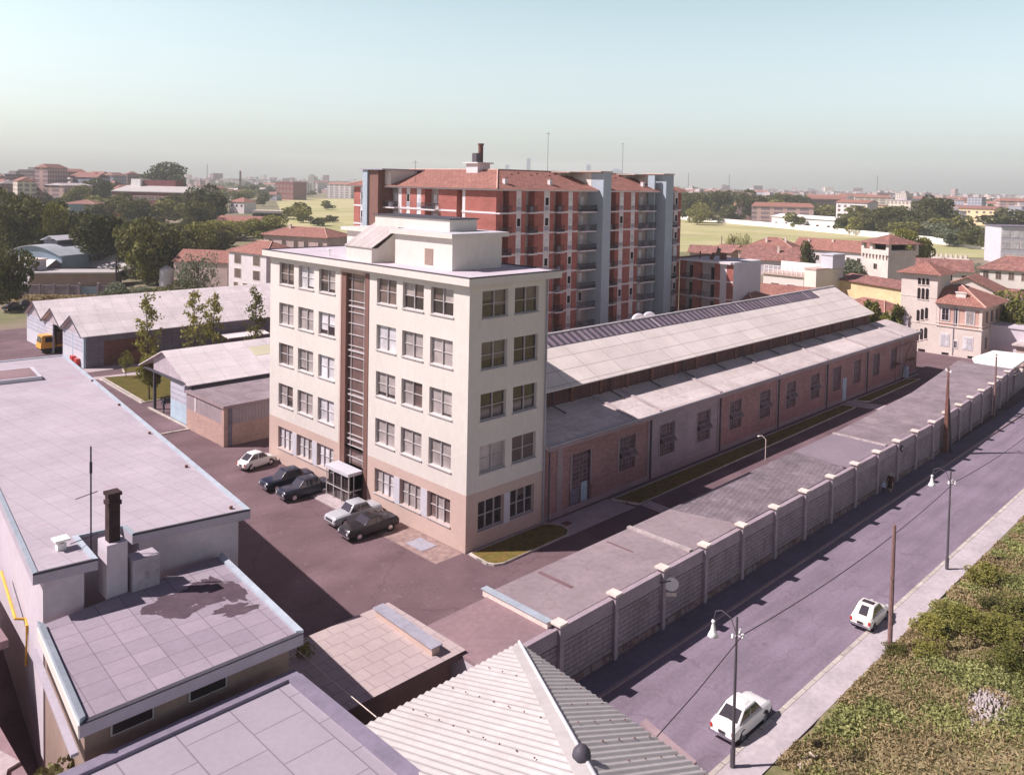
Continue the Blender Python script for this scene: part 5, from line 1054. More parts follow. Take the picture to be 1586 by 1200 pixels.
pp = at(1117, 400); t = thing('wooden_pole', 'thin dark pole standing by the barns at the edge of the green field', 'pole', pp); MB().tube([pp, pp+Vector((0, 0, 8))], .16).build('pole', X['wood'], t)
# beyond the field
hs_('white_hall', 'long white hall with a pale roof behind the field wall', 'hall', span(1195, 350, 1292, 358), 16, 6.6, 'gable', X['white'], X['white'], 1.6, .8, grid('f', 6, [1.2], 2.2, 1.8))
ya = M('pale yellow render', (.72, .56, .33), .9, .05, .1, 1)
hs_('yellow_apartments', 'cream yellow apartment row with a pinkish roof at the right beyond the trees', 'apartment block', span(1463, 346, 1539, 350), 14, 13, 'gable', ya, X['tile2'], 1.8, 1, grid('f', [.06, .16, .33, .5, .66, .8, .93], [2, 5.6, 9.2], 2.0, 1.7), pane='blindb')
hs_('yellow_apartments', 'cream yellow apartment building half hidden behind the trees left of the yellow row', 'apartment block', span(1352, 340, 1400, 342), 12, 12.4, 'flat', ya, X['tile2'], 0, .6, grid('f', 4, [2, 5.2, 8.6], 1.6, 1.6))
hs_('red_white_apartments', 'red and white apartment building with balconies behind the field wall', 'apartment block', span(1294, 352, 1342, 355), 12, 17, 'gable', X['aptwhite'], X['tile'], 1.6, .7, grid('f', 5, [1.5, 4.6, 7.7, 10.8, 13.6], 2.0, 1.7), pane='blindb')
hs_('farm_house', 'cream farmhouse with a brown roof among the trees beyond the field', 'house', span(1119, 336, 1150, 339), 12, 8, 'gable', X['cream2'], X['tile'], 4.2, .6, grid('f', 4, [1.6, 5], 1.3, 1.5))
hs_('farm_house', 'white house with a grey gable roof right of the dense trees beyond the field', 'house', span(1249, 338, 1276, 340), 12, 7.5, 'gable', X['aptwhite'], X['metaldark'], 4.0, .6, grid('f', 3, [1.6, 4.8], 1.3, 1.5))
hs_('long_low_hall', 'long low dark roofed hall behind the trees left of the modern grey building', 'hall', span(1458, 372, 1548, 378), 12, 6.5, 'flat', X['aptwhite'], X['metaldark'], 0, .8, grid('f', 5, [1.5], 2.5, 2))
# left background
hs_('stepped_house', 'white stuccoed house with a red hipped roof and loggias left of the office roof', 'house', span(354, 458, 412, 468), 9, 9.6, 'hip', X['aptwhite'], X['tile'], 2.2, .4, grid('f', [.2, .45, .75], [1.0], 1.4, 2.2)+grid('f', [.25, .75], [4.2, 7.2], 2.3, 1.9), pane='blindb')
hs_('long_villa', 'long grey pink house with red roof and tall windows above the office roof line', 'house', span(408, 416, 506, 424), 10, 9.6, 'hip', pinkw, X['tile'], 2.2, .7, grid('f', [.12, .33, .52, .68, .9], [5.6], 1.6, 2.8)+grid('f', 5, [1.5], 1.5, 2.2), chim=((6, 4, 12.4),), pane='blindb')
hs_('pink_house', 'low pink rendered house with a red roof behind the white sheet warehouse roof', 'house', span(269, 446, 352, 450), 8, 6.2, 'gable', pinkw, X['tile'], 2.2, .3, grid('f', [.22, .72], [3.2], 1.0, 1.5)+[('f', .22, 0, .9, 1.9), ('f', .45, 0, .9, 1.9)], pane='blindb')
tp = at(258, 444); t = thing('water_tank', 'pale round tank at the left end of the pink house', 'tank', tp); b = MB(); b.lathe(tp, [(1.5, 0), (1.5, 4.0), (0, 5.0)], 20); b.build('tank', X['whitegrey'], t)
bluew = M('blue grey sheet', (.24, .31, .38), .8, .08, .3, 2); slate = M('blue sheet roof', (.40, .43, .46), .7, .1, .3, 2)
sp = span(9, 428, 75, 436); w_, d_ = sp[2], 20
t = thing('arched_workshop', 'blue grey workshop with a curved roof and raised lantern at the left', 'workshop', (*sp[0], 0), R_(sp[1]+12))
b = MB(); n = 14; arc = [(w_*i/n, 5.6+2.2*math.sin(math.pi*i/n)) for i in range(n+1)]
b.poly([(0, 0, 0), (w_, 0, 0)]+[(x, 0, z) for x, z in reversed(arc)], 0).poly([(0, 0, 0), (0, d_, 0), (0, d_, 5.6), (0, 0, 5.6)]).poly([(w_, 0, 0), (w_, d_, 0), (w_, d_, 5.6), (w_, 0, 5.6)])
loc_mesh('wall', b, bluew, t); b = MB()
for (p, q) in zip(arc, arc[1:]): b.hexa([(p[0], -.5, p[1]), (q[0], -.5, q[1]), (q[0], d_, q[1]), (p[0], d_, p[1]), (p[0], -.5, p[1]+.15), (q[0], -.5, q[1]+.15), (q[0], d_, q[1]+.15), (p[0], d_, p[1]+.15)])
RF2 = loc_mesh('roof', b, slate, t); e = w_/2
b = MB().box(e-2.0, 5, 7.2, e+2.0, 18, 8.8, 1).hexa([(e-2.6, 4.4, 8.8), (e, 4.4, 9.8), (e, 18.6, 9.8), (e-2.6, 18.6, 8.8), (e-2.6, 4.4, 8.95), (e, 4.4, 9.95), (e, 18.6, 9.95), (e-2.6, 18.6, 8.95)], 0).hexa([(e, 4.4, 9.8), (e+2.6, 4.4, 8.8), (e+2.6, 18.6, 8.8), (e, 18.6, 9.8), (e, 4.4, 9.95), (e+2.6, 4.4, 8.95), (e+2.6, 18.6, 8.95), (e, 18.6, 9.95)], 0); loc_mesh('lantern', b, [X['whitegrey'], X['metaldark']], RF2)
hs_('concrete_cabin', 'grey block tower cabin with a thin flat roof in front of the arched workshop', 'cabin', span(18, 440, 46, 443), 4, 5.6, 'flat', X['wallgrey'], X['cap'], 0, .3, grid('f', 1, [4.2], 1.4, .6))
hs_('white_shed', 'small white roofed lean to beside the grey block cabin', 'shed', span(47, 434, 70, 436), 5, 3.2, 'gable', X['metaldark'], X['white'], 1.6, .4)
hs_('green_canopy_shed', 'open shed with a blue green sloping roof beside the arched workshop', 'shed', span(78, 424, 116, 424), 8, 3.0, 'gable', X['darkopen'], M('blue green sheet', (.12, .22, .22), .7, .1, .4, 2), 2.4, .5)
hs_('long_low_shed', 'long low shed with a pale flat roof behind the block wall at the left', 'shed', span(48, 445, 178, 444), 6.5, 3.0, 'flat', X['wallbrown'], X['sheetwhite'], 0, .5)
hs_('hipped_shed', 'pale hipped metal roof shed beside the dark timber pole', 'shed', span(126, 428, 202, 432), 13, 2.4, 'hip', X['metaldark'], X['sheetwhite'], 3.4, .3)
pa_, pb__ = at(16, 460), at(180, 462); t = thing('block_fence', 'grey block fence with capped posts and a blue gate at the left background', 'fence', pa_); b = MB(); c = MB()
pa, pb_ = Vector((pa_.x, pa_.y)), Vector((pb__.x, pb__.y)); dd = (pb_-pa)
def seg(b, u0, u1, w_, z0, z1, mi=0):
    p, q = pa+dd*u0, pa+dd*u1; nn = Vector((-dd.y, dd.x)).normalized()*w_
    b.hexa([(*(p-nn), z0), (*(q-nn), z0), (*(q+nn), z0), (*(p+nn), z0), (*(p-nn), z1), (*(q-nn), z1), (*(q+nn), z1), (*(p+nn), z1)], mi)
seg(b, 0, .64, .12, 0, 2.4); seg(b, .83, 1, .12, 0, 2.6); seg(b, 0, .64, .16, 2.4, 2.52); b.build('block_panel', X['block'], t)
for k in range(5): c = MB(); u = k*.135; seg(c, u, u+.012, .2, 0, 2.75); c.build('post', X['blockcap'], t)
for u in (.64, .82): c = MB(); seg(c, u, u+.02, .3, 0, 3.1); c.build('post', X['blockcap'], t)
c = MB(); seg(c, .665, .818, .05, .1, 2.3); c.build('gate', bluew, t)
tp = at(180, 452); t = thing('timber_pole', 'dark timber pole with a slanting strut in front of the hipped metal shed', 'pole', tp)
q = at(192, 452); MB().tube([tp, tp+Vector((0, 0, 7.4))], .2).build('pole', X['iron'], t); MB().tube([q, tp+Vector((0, 0, 6.2))], .13).tube([tp+Vector((0, 0, .8)), q+Vector((0, 0, .8))], .1).build('strut', X['iron'], t)
brr = M('dark red brick factory', (.20, .07, .075), .9, .1, .3, 2)
sp = span(173, 334, 297, 338); t = hs_('brick_factory', 'long dark red brick factory with white window bands and a pale roof among the trees', 'factory', sp, 22, 15, 'flat', brr, X['sheetwhite'], 0, .6, grid('f', 11, [10.4], sp[2]/12.5, 2.2)+grid('f', 6, [5.6], sp[2]/6.4, 1.6)+grid('f', 6, [1.2], sp[2]/6.4, 1.6), pane='blindb')
wq = sp[2]; b = MB().hexa([(0, -.6, 15.3), (wq, -.6, 15.3), (wq, 14, 18.6), (0, 14, 18.6), (0, -.6, 15.5), (wq, -.6, 15.5), (wq, 14, 18.8), (0, 14, 18.8)]); loc_mesh('pale_roof', b, X['sheetwhite'], t)
b = MB().box(wq*.2, 14.1, 14.9, wq*.62, 22, 22.5, 0).box(wq*.08, 12, 15.4, wq*.199, 22, 23, 1); loc_mesh('rooftop_block', b, [brr, X['white']], t)
hs_('orange_house', 'orange rendered house with a grey roof glimpsed among the trees at the left', 'house', span(146, 342, 184, 344), 14, 9.0, 'hip', M('orange render', (.62, .27, .08), .9, .06, .3, 2), X['tile2'], 2.0, .6, grid('f', [.2, .45, .8], [5.6], 2, 1.8))
hs_('grey_house', 'blue grey house adjoining the orange house among the trees', 'house', span(98, 341, 145, 342), 14, 9.0, 'hip', bluew, X['tile2'], 2.0, .6)
hs_('pink_sheds', 'long low building with a pinkish roof before the trees left of the green field', 'building', span(332, 358, 398, 360), 14, 4.6, 'gable', X['aptwhite'], X['tile'], 2.4, .6, grid('f', 8, [1.4], 2, 1.6))
hs_('round_roof_villa', 'white villa with a hipped orange roof left of the green field', 'villa', span(355, 330, 378, 331), 12, 8, 'hip', X['aptwhite'], X['tile'], 3, .6, grid('f', 3, [4.6], 1.6, 1.6))
hs_('dark_mill', 'dark red brick block standing alone at the left end of the green field', 'factory', span(427, 309, 454, 310), 22, 21, 'flat', brr, X['tile2'], 0, .4, grid('f', 5, [3, 9, 15], 2.6, 2.2), pane='blindb')
hs_('car_shed', 'long open fronted white shed with dark openings left of the green field', 'shed', span(392, 338, 440, 339), 8, 4.6, 'flat', X['aptwhite'], X['cap'], 0, .4, grid('f', 7, [.8], 3.6, 2.4))

# ------------------------------------------------------------------ street lamps, poles and wires
def lamp(x, y, label):
    t = thing('street_lamp', label, 'street lamp', (x, y, 0), group='street lamps on the right pavement')
    MB().tube([(x, y, 0), (x, y, 3.2), (x, y, 6.75)], .085, r1=.05).tube([(x, y, 0), (x, y, .9)], .115).build('pole', X['postgrey'], t)
    MB().tube([(x, y, 6.0), (x, y+.3, 6.6), (x-.0, y+.75, 6.75), (x, y+1.05, 6.6), (x, y+1.15, 6.1)], .022).build('arm', X['postgrey'], t)
    b = MB(); b.lathe((x, y+1.15, 5.45), [(0, .72), (.07, .72), (.09, .63), (.05, .57), (.09, .45), (.11, .28), (.17, .16), (.25, .0), (.2, -.03), (.0, -.02)], 18); b.build('lamp_shade', X['porcelain'], t, smooth=True)
    for k, (dx, dy) in enumerate(((-.32, 0), (.32, 0), (0, -.3))):
        b = MB(); b.tube([(x, y, 5.95), (x+dx, y+dy, 5.95)], .015); b.lathe((x+dx, y+dy, 5.92), [(0, .22), (.07, .18), (.05, .1), (.08, .06), (.06, 0), (0, 0)], 10); b.build('insulator', X['porcelain'], t, smooth=True)
lamp(-5.38, -23.62, 'nearest street lamp, in front of the white car at the bottom'); lamp(21.8, -23.7, 'farther street lamp, standing beyond the small white car')
t = thing('wooden_pole', 'bare wooden pole standing in weeds beside the small white car', 'pole', (8.95, -24.85, 0)); MB().tube([(8.95, -24.85, 0), (8.95, -24.85, 7.1)], .14, r1=.1).build('pole', X['wood'], t)
t = thing('lattice_pole', 'rusty tapering double pole rising by the street wall', 'utility pole', (48.2, -15.1, 0))
MB().hexa([(47.9, -15.4, 0), (48.45, -15.4, 0), (48.45, -14.95, 0), (47.9, -14.95, 0), (48.13, -15.22, 8.4), (48.25, -15.22, 8.4), (48.25, -15.12, 8.4), (48.13, -15.12, 8.4)]).build('pole', X['rust'], t)
MB().tube([(48.9, -15.5, 0), (48.35, -15.25, 5.4)], .12, r1=.07).build('brace', X['postgrey'], t)
b = MB().tube([(47.85, -15.5, 8.0), (48.55, -14.85, 8.0)], .03)
for k in (0, 1): b.lathe((47.85+k*.7, -15.5+k*.65, 7.95), [(0, .25), (.08, .2), (.06, 0)], 8)
b.build('crossarm', X['porcelain'], t)
t = thing('telegraph_pole', 'slim dark pole with a short arm near the far end of the street wall', 'utility pole', (66.0, -14.6, 0)); MB().tube([(66, -14.6, 0), (66, -14.6, 7.2)], .13, r1=.08).build('pole', X['wood'], t); MB().tube([(65.6, -14.9, 7.0), (65.9, -14.2, 7.0)], .04).build('crossarm', X['porcelain'], t)
MB().tube([(66.35, -14.5, 0), (66.3, -14.5, 3.3)], .11).build('stub', X['rust'], t)
b = MB(); b.tube([(-12.5, -24.0, 4.45), (-9, -23.97, 5.15), (-5.4, -23.94, 6.1)], .022, k=5)
P = [(-5.4, -23.94), (21.8, -24.0), (52, -24.0), (95, -24.0)]
for (p, q) in zip(P, P[1:]):
    pts = [(p[0]+(q[0]-p[0])*k/12, p[1]+(q[1]-p[1])*k/12, 6.1-.55*(1-(2*k/12-1)**2)) for k in range(13)]; b.tube(pts, .022, k=5)
tag(b.build('overhead_wire', X['iron']), 'dark overhead wire strung along the street between the lamp posts', 'wire')
t = thing('yard_lamp', 'slender curved yard lamp on the grass strip by the hall', 'lamp', (33.4, -2.9, 0)); MB().tube([(33.4, -4.2, 0), (33.4, -4.2, 1.9), (33.3, -3.9, 2.2), (33.1, -3.6, 2.2)], .035).build('pole', X['cap'], t); b = MB(); b.lathe((33.1, -3.6, 2.1), [(0, .12), (.12, .05), (.1, 0)], 10); b.build('lamp_head', X['cap'], t)
for i, (x, y, h, lb) in enumerate(((7.7, 8.9, 0, ''),)): pass
# ------------------------------------------------------------------ cars
def paint(name, col): return M(name, col, .3, .03, .5, 3, spec=.35, coat=.35)
PT_ = {'white': paint('white car paint', (.82, .80, .76)), 'ivory': paint('ivory car paint', (.80, .76, .68)), 'navy': paint('dark blue car paint', (.012, .014, .035)), 'black': paint('black car paint', (.012, .008, .012)), 'grey': paint('pale grey car paint', (.42, .43, .45))}
def car(name, label, x, y, ang, pt, L_, Wd, st, cab, wheels, wr=.28, sun_=None, rear=False):
    """st: stations (x from rear 0..L, half width factor, z bottom, z shoulder, z deck); cab: (x rear base, x rear top, x front top, x front base, z roof)"""
    t = thing(name, label, 'car', (x, y, 0), R_(ang)); ox = -L_/2; hw = Wd/2
    def lm(nm, b, mts, par=t, sm=False, bev=0):
        me = bpy.data.meshes.new(nm); me.from_pydata(b.v, [], b.f)
        for q in (mts if isinstance(mts, list) else [mts]): me.materials.append(q)
        me.polygons.foreach_set('material_index', b.m)
        if sm: me.polygons.foreach_set('use_smooth', [True]*len(me.polygons))
        o = put(nm, me, par)
        if bev: md = o.modifiers.new('soft', 'BEVEL'); md.width = bev; md.segments = 3; md.limit_method = 'ANGLE'; md.angle_limit = R_(25)
        return o
    b = MB(); prof = []
    for (sx, wf, zb, zs, zd) in st:
        w_ = hw*wf; prof.append([(ox+sx, -w_*.86, zb), (ox+sx, -w_*.99, zb+.12), (ox+sx, -w_, (zb+zs)/2), (ox+sx, -w_*.95, zs), (ox+sx, -w_*.78, zd), (ox+sx, 0, zd+.015), (ox+sx, w_*.78, zd), (ox+sx, w_*.95, zs), (ox+sx, w_, (zb+zs)/2), (ox+sx, w_*.99, zb+.12), (ox+sx, w_*.86, zb)])
    n = len(prof[0]); b.v = [p for r in prof for p in r]
    for i in range(len(prof)-1):
        for j in range(n-1): b.f.append((i*n+j, (i+1)*n+j, (i+1)*n+j+1, i*n+j+1)); b.m.append(0)
        b.f.append((i*n+n-1, (i+1)*n+n-1, (i+1)*n, i*n)); b.m.append(0)
    b.f.append(tuple(range(n))); b.m.append(0); b.f.append(tuple((len(prof)-1)*n+j for j in range(n-1, -1, -1))); b.m.append(0)
    body = lm('body', b, PT_[pt], bev=.03, sm=True)
    c0, c1, c2, c3, zr = cab; zb = st[len(st)//2][3]-.02; bw, rw = hw*.88, hw*.70
    A = [(ox+c0, -bw, zb), (ox+c3, -bw, zb), (ox+c3, bw, zb), (ox+c0, bw, zb)]; B = [(ox+c1, -rw, zr), (ox+c2, -rw, zr), (ox+c2, rw, zr), (ox+c1, rw, zr)]
    b = MB().hexa(A+B); cb = lm('cabin', b, PT_[pt], bev=.07, sm=True)
    b = MB().hexa([(ox+c1+.08, -rw+.08, zr-.02), (ox+c2-.08, -rw+.08, zr-.02), (ox+c2-.08, rw-.08, zr-.02), (ox+c1+.08, rw-.08, zr-.02), (ox+c1+.3, -rw+.2, zr+.045), (ox+c2-.3, -rw+.2, zr+.045), (ox+c2-.3, rw-.2, zr+.045), (ox+c1+.3, rw-.2, zr+.045)]); lm('roof_panel', b, PT_[pt] if not sun_ else X['iron'], par=cb, bev=.02, sm=True)
    def quad(P4, ins, off, nm, parts=1):
        P_ = [Vector(p) for p in P4]; nrm = (P_[1]-P_[0]).cross(P_[3]-P_[0]).normalized(); q = MB()
        for k in range(parts):
            u0, u1 = (k+ins)/parts if k == 0 else k/parts+.02, (k+1-ins)/parts if k == parts-1 else (k+1)/parts-.02
            def bl(u, v): return (P_[0]*(1-u)+P_[1]*u)*(1-v)+(P_[3]*(1-u)+P_[2]*u)*v
            pts = [bl(u0, .12), bl(u1, .12), bl(u1, .86), bl(u0, .86)]; q.hexa([p-nrm*.02 for p in pts]+[p+nrm*off for p in pts])
        lm(nm, q, X['carglass'], par=cb)
    quad([A[0], A[1], B[1], B[0]], .07, .012, 'side_window', 2); quad([A[2], A[3], B[3], B[2]], .07, .012, 'side_window', 2)
    quad([A[1], A[2], B[2], B[1]], .08, .012, 'windscreen'); quad([A[3], A[0], B[0], B[3]], .1 if not sun_ else .28, .012, 'rear_window')
    for wx in wheels:
        for s in (-1, 1):
            wy = s*(hw-.09); w0 = MB(); w0.tube([(ox+wx, wy-s*.1, wr), (ox+wx, wy+s*.07, wr)], wr, k=20); wo = lm('wheel', w0, X['rubber'])
            q = MB(); q.tube([(ox+wx, wy+s*.06, wr), (ox+wx, wy+s*.085, wr)], wr*.62, k=16); lm('hubcap', q, X['chrome'], par=wo)
            q = MB(); q.tube([(ox+wx, s*(hw-.25), wr+.03), (ox+wx, s*(hw*.985+.004), wr+.03)], wr*1.17, k=20); lm('wheel_arch', q, X['rubber'])
    zf = st[-1][2]+.12
    for xe, s in ((0, -1), (L_, 1)):
        q = MB(); q.box(ox+xe-.06 if s < 0 else ox+xe-.02, -hw*.93, .33, ox+xe+.02 if s < 0 else ox+xe+.06, hw*.93, .45)
        if pt not in ('ivory',) or s < 0: lm('bumper', q, X['chrome'])
    q = MB()
    for s in (-1, 1): q.tube([(ox+L_-.03, s*hw*.68, .62), (ox+L_+.025, s*hw*.68, .62)], .095, k=12)
    for s in (-1, 1): h_ = MB(); h_.tube([(ox+L_-.05, s*hw*.68, .6), (ox+L_+.025, s*hw*.68, .6)], .095, k=12); lm('headlight', h_, X['carlight'])
    for s in (-1, 1): h_ = MB().box(ox-.02, s*hw*.78-.06, .52, ox+.05, s*hw*.78+.06, .7); lm('tail_light', h_, X['carred'])
    q = MB().box(ox-.035, -.17, .48, ox-.021, .17, .6, 0); lm('number_plate', q, X['iron'])
    q = MB().box(ox+L_+.0, -hw*.5, .5, ox+L_+.012, hw*.5, .66, 0); 
    if not rear: lm('grille', q, X['iron'])
    return t
sedan = [(0, .90, .42, .70, .80), (.12, .97, .30, .78, .90), (.9, 1, .22, .80, .93), (1.6, 1, .20, .82, .93), (2.9, 1, .20, .82, .92), (3.6, .99, .22, .80, .89), (4.1, .96, .28, .74, .83), (4.22, .90, .40, .64, .70)]
def scaled(st, f): return [(a*f, b_, c, d, e) for a, b_, c, d, e in st]
f850 = [(0, .88, .40, .62, .70), (.12, .96, .26, .72, .80), (.7, 1, .2, .82, .93), (1.6, 1, .18, .82, .92), (2.6, 1, .18, .80, .88), (3.3, .97, .24, .74, .80), (3.5, .92, .32, .66, .72), (3.57, .86, .42, .58, .62)]
car('small_car', 'white two door car with a sloping tail parked at the kerb by the nearest lamp', -2.5, -22.38, 0, 'white', 3.45, 1.42, scaled(f850, .966), (.34, 1.15, 2.05, 2.6, 1.30), (.7, 2.72), rear=True)
f500 = [(0, .84, .38, .58, .64), (.15, .94, .26, .70, .80), (.7, 1, .2, .80, .90), (1.4, 1, .18, .80, .88), (2.2, 1, .2, .76, .86), (2.7, .94, .26, .66, .74), (2.95, .82, .38, .54, .58)]
car('small_car', 'tiny white rounded car with a dark folding roof parked by the wooden pole', 11.4, -22.78, 1, 'ivory', 2.95, 1.32, f500, (.25, .85, 1.55, 2.15, 1.30), (.55, 2.4), wr=.25, sun_=True, rear=True)
f600 = [(0, .84, .38, .58, .62), (.15, .94, .26, .70, .78), (.75, 1, .2, .82, .92), (1.5, 1, .18, .82, .92), (2.4, 1, .2, .78, .88), (3.0, .94, .26, .68, .76), (3.25, .84, .38, .56, .6)]
car('small_car', 'white rounded car with its tail to the yard at the left end of the office', -1.95, 25.35, 8, 'white', 3.25, 1.40, f600, (.3, 1.0, 1.85, 2.5, 1.36), (.65, 2.62), wr=.27, rear=True)
car('sedan', 'dark blue sedan, left of the two parked side by side left of the entrance', -2.35, 19.45, 176, 'navy', 4.22, 1.62, sedan, (.75, 1.25, 2.45, 3.05, 1.42), (.8, 3.35))
car('sedan', 'dark blue sedan parked closest to the entrance canopy on its left', -2.35, 16.7, 176, 'navy', 4.22, 1.62, sedan, (.75, 1.25, 2.45, 3.05, 1.42), (.8, 3.35))
car('sedan', 'pale grey sedan parked just right of the entrance', -2.3, 9.9, 178, 'grey', 4.1, 1.62, scaled(sedan, .97), (.85, 1.3, 2.35, 2.9, 1.42), (.8, 3.25))
car('coupe', 'black coupe with a low roof parked beside the pale grey sedan', -2.75, 7.3, 177, 'black', 4.22, 1.64, sedan, (.9, 1.5, 2.3, 3.0, 1.33), (.8, 3.35))
# dark cars and scrap at the far left yard
for i, (px, py, a) in enumerate(((12, 468, 60), (38, 476, 80), (22, 480, 30))):
    p = at(px, py); car('wrecked_car', ['dark old car behind the scrap at the left edge of the far yard', 'dull dark car body near the end gable of the warehouse', 'low dark car nearest the left edge of the far yard'][i], p.x, p.y, a, 'black', 4.22, 1.62, sedan, (.75, 1.25, 2.45, 3.05, 1.42), (.8, 3.35))
# truck in the warehouse mouth
t = thing('truck', 'orange yellow lorry cab standing in the warehouse doorway', 'truck', (0, 87.3, 0)); ox_, oy_ = -1.9, 88.2
tp_ = M('orange truck paint', (.80, .38, .04), .35, .05, .5, 3, coat=.4)
b = MB().hexa([(ox_-.1, oy_-1.1, .75), (ox_+1.8, oy_-1.1, .75), (ox_+1.8, oy_+1.1, .75), (ox_-.1, oy_+1.1, .75), (ox_+.15, oy_-1.0, 2.55), (ox_+1.75, oy_-1.0, 2.55), (ox_+1.75, oy_+1.0, 2.55), (ox_+.15, oy_+1.0, 2.55)]); b.box(ox_+2.0, oy_-1.12, .85, ox_+6.5, oy_+1.12, 1.15)
cbn = b.build('cab', tp_, t); b = MB().hexa([(ox_-.07, oy_-.9, 1.6), (ox_, oy_-.9, 1.6), (ox_, oy_+.9, 1.6), (ox_-.07, oy_+.9, 1.6), (ox_+.08, oy_-.85, 2.35), (ox_+.15, oy_-.85, 2.35), (ox_+.15, oy_+.85, 2.35), (ox_+.08, oy_+.85, 2.35)]); b.build('windscreen', X['carglass'], cbn)
MB().box(ox_+.5, oy_-1.13, 1.6, ox_+1.5, oy_-1.05, 2.3).build('side_window', X['carglass'], cbn)
MB().box(ox_+2.0, oy_-1.1, 1.16, ox_+6.5, oy_+1.1, 2.9).build('tarpaulin', X['rust'], t); MB().box(ox_, oy_-.9, .55, ox_+6.3, oy_+.9, .8).build('chassis', X['iron'], t)
for wx in (ox_+.9, ox_+5.2):
    for s in (-1, 1): b = MB(); b.tube([(wx, oy_+s*.8, .5), (wx, oy_+s*1.08, .5)], .5, k=18); b.build('wheel', X['rubber'], t)
for y_, h_, lb in ((77.6, 1.2, 'red fuel drum rack against the warehouse front, left of the pair'), (76.0, 1.1, 'smaller red cabinet against the warehouse front near its corner')):
    t = thing('red_cabinet', lb, 'cabinet', (-.9, y_, 0)); MB().box(-1.0, y_-.5, .1, -.55, y_+.5, h_, 0).build('body', X['carred'], t); MB().box(-1.02, y_-.4, .5, -1.001, y_+.4, .6).build('handle', X['iron'], t)
# ------------------------------------------------------------------ people
def person(label, x, y, ang, h, cols_, stride=.18, arms=.12, skirt=False, carry=None):
    """one skinned body, with hair as a child; cols_: (skin, top, legs, hair)"""
    k = h/1.75
    J = {'pel': (0, 0, .95), 'belly': (0, 0, 1.08), 'chest': (0.02, 0, 1.32), 'neck': (0.02, 0, 1.50), 'head': (.03, 0, 1.60), 'crown': (.04, 0, 1.72)}
    E_ = [('pel', 'belly'), ('belly', 'chest'), ('chest', 'neck'), ('neck', 'head'), ('head', 'crown')]
    Rr = {'pel': .145, 'belly': .13, 'chest': .155, 'neck': .055, 'head': .095, 'crown': .075}
    for s, n in ((1, 'l'), (-1, 'r')):
        st_ = stride*s
        J['hip'+n] = (0, .09*s, .88); J['kn'+n] = (st_*.55+.03, .10*s, .50); J['an'+n] = (st_, .10*s, .09); J['toe'+n] = (st_+.17, .11*s, .045)
        J['sh'+n] = (0.01, .18*s, 1.42); J['el'+n] = (-st_*.4, .24*s, 1.14); J['wr'+n] = (-st_*.4+.12, .24*s, .90); J['ha'+n] = (-st_*.4+.15, .235*s, .80)
        E_ += [('pel', 'hip'+n), ('hip'+n, 'kn'+n), ('kn'+n, 'an'+n), ('an'+n, 'toe'+n), ('chest', 'sh'+n), ('sh'+n, 'el'+n), ('el'+n, 'wr'+n), ('wr'+n, 'ha'+n)]
        Rr.update({'hip'+n: .105 if not skirt else .15, 'kn'+n: .065 if not skirt else .12, 'an'+n: .042, 'toe'+n: .038, 'sh'+n: .062, 'el'+n: .043, 'wr'+n: .03, 'ha'+n: .035})
    names = list(J); me = bpy.data.meshes.new('person'); me.from_pydata([tuple(c*k for c in J[n]) for n in names], [(names.index(a), names.index(c)) for a, c in E_], [])
    o = bpy.data.objects.new('person', me); COL.objects.link(o); me.materials.append(cols_[0]); me.materials.append(cols_[1]); me.materials.append(cols_[2])
    md = o.modifiers.new('skin', 'SKIN'); md.use_smooth_shade = True; sv = me.skin_vertices[0].data if me.skin_vertices else None
    if sv is None: return None
    for i, n in enumerate(names): sv[i].radius = (Rr[n]*k, Rr[n]*k)
    sv[0].use_root = True; md2 = o.modifiers.new('sub', 'SUBSURF'); md2.levels = 2; md2.render_levels = 2
    dg = bpy.context.evaluated_depsgraph_get(); m2 = bpy.data.meshes.new_from_object(o.evaluated_get(dg)); bpy.data.objects.remove(o)
    m2.materials.clear()
    for c in cols_[:3]: m2.materials.append(c)
    for p in m2.polygons:
        c = p.center/k; z = c.z; p.use_smooth = True
        p.material_index = 0 if z > 1.49 or (abs(c.y) > .19 and z < .93) else (1 if z > .93 else (2 if z > (.40 if skirt else .08) else (0 if skirt else 2)))
    t = put('person', m2, None, (x, y, 0)); t.rotation_euler = (0, 0, R_(ang)); tag(t, label, 'person')
    b = MB(); b.lathe((.025*k, 0, 1.60*k), [(.105*k, -.02*k), (.112*k, .06*k), (.09*k, .13*k), (0, .165*k)], 14); hm = bpy.data.meshes.new('hair'); hm.from_pydata(b.v, [], b.f); hm.materials.append(cols_[3]); put('hair', hm, t)
    return t
cl = lambda n, c: M(n, c, .9, .08, 2, 9)
dk, br, wt_ = cl('dark blue overalls', (.03, .035, .06)), cl('dark hair', (.03, .02, .018)), cl('grey hair', (.35, .33, .33))
person('man in dark working clothes standing in the mouth of the open gabled shed', -1.15, 47.15, 200, 1.75, (X['skin'], dk, dk, br), .08)
person('adult in a dark brown coat walking on the shaded pavement beside a child', 33.6, -15.5, 190, 1.68, (X['skin'], cl('dark brown coat', (.06, .02, .02)), cl('dark skirt', (.05, .02, .025)), wt_), .2, skirt=True)
person('child in a pale blue top walking beside the adult on the shaded pavement', 32.7, -15.3, 190, 1.2, (X['skin'], cl('pale blue top', (.42, .46, .62)), cl('dark shorts', (.06, .05, .08)), wt_), .15)
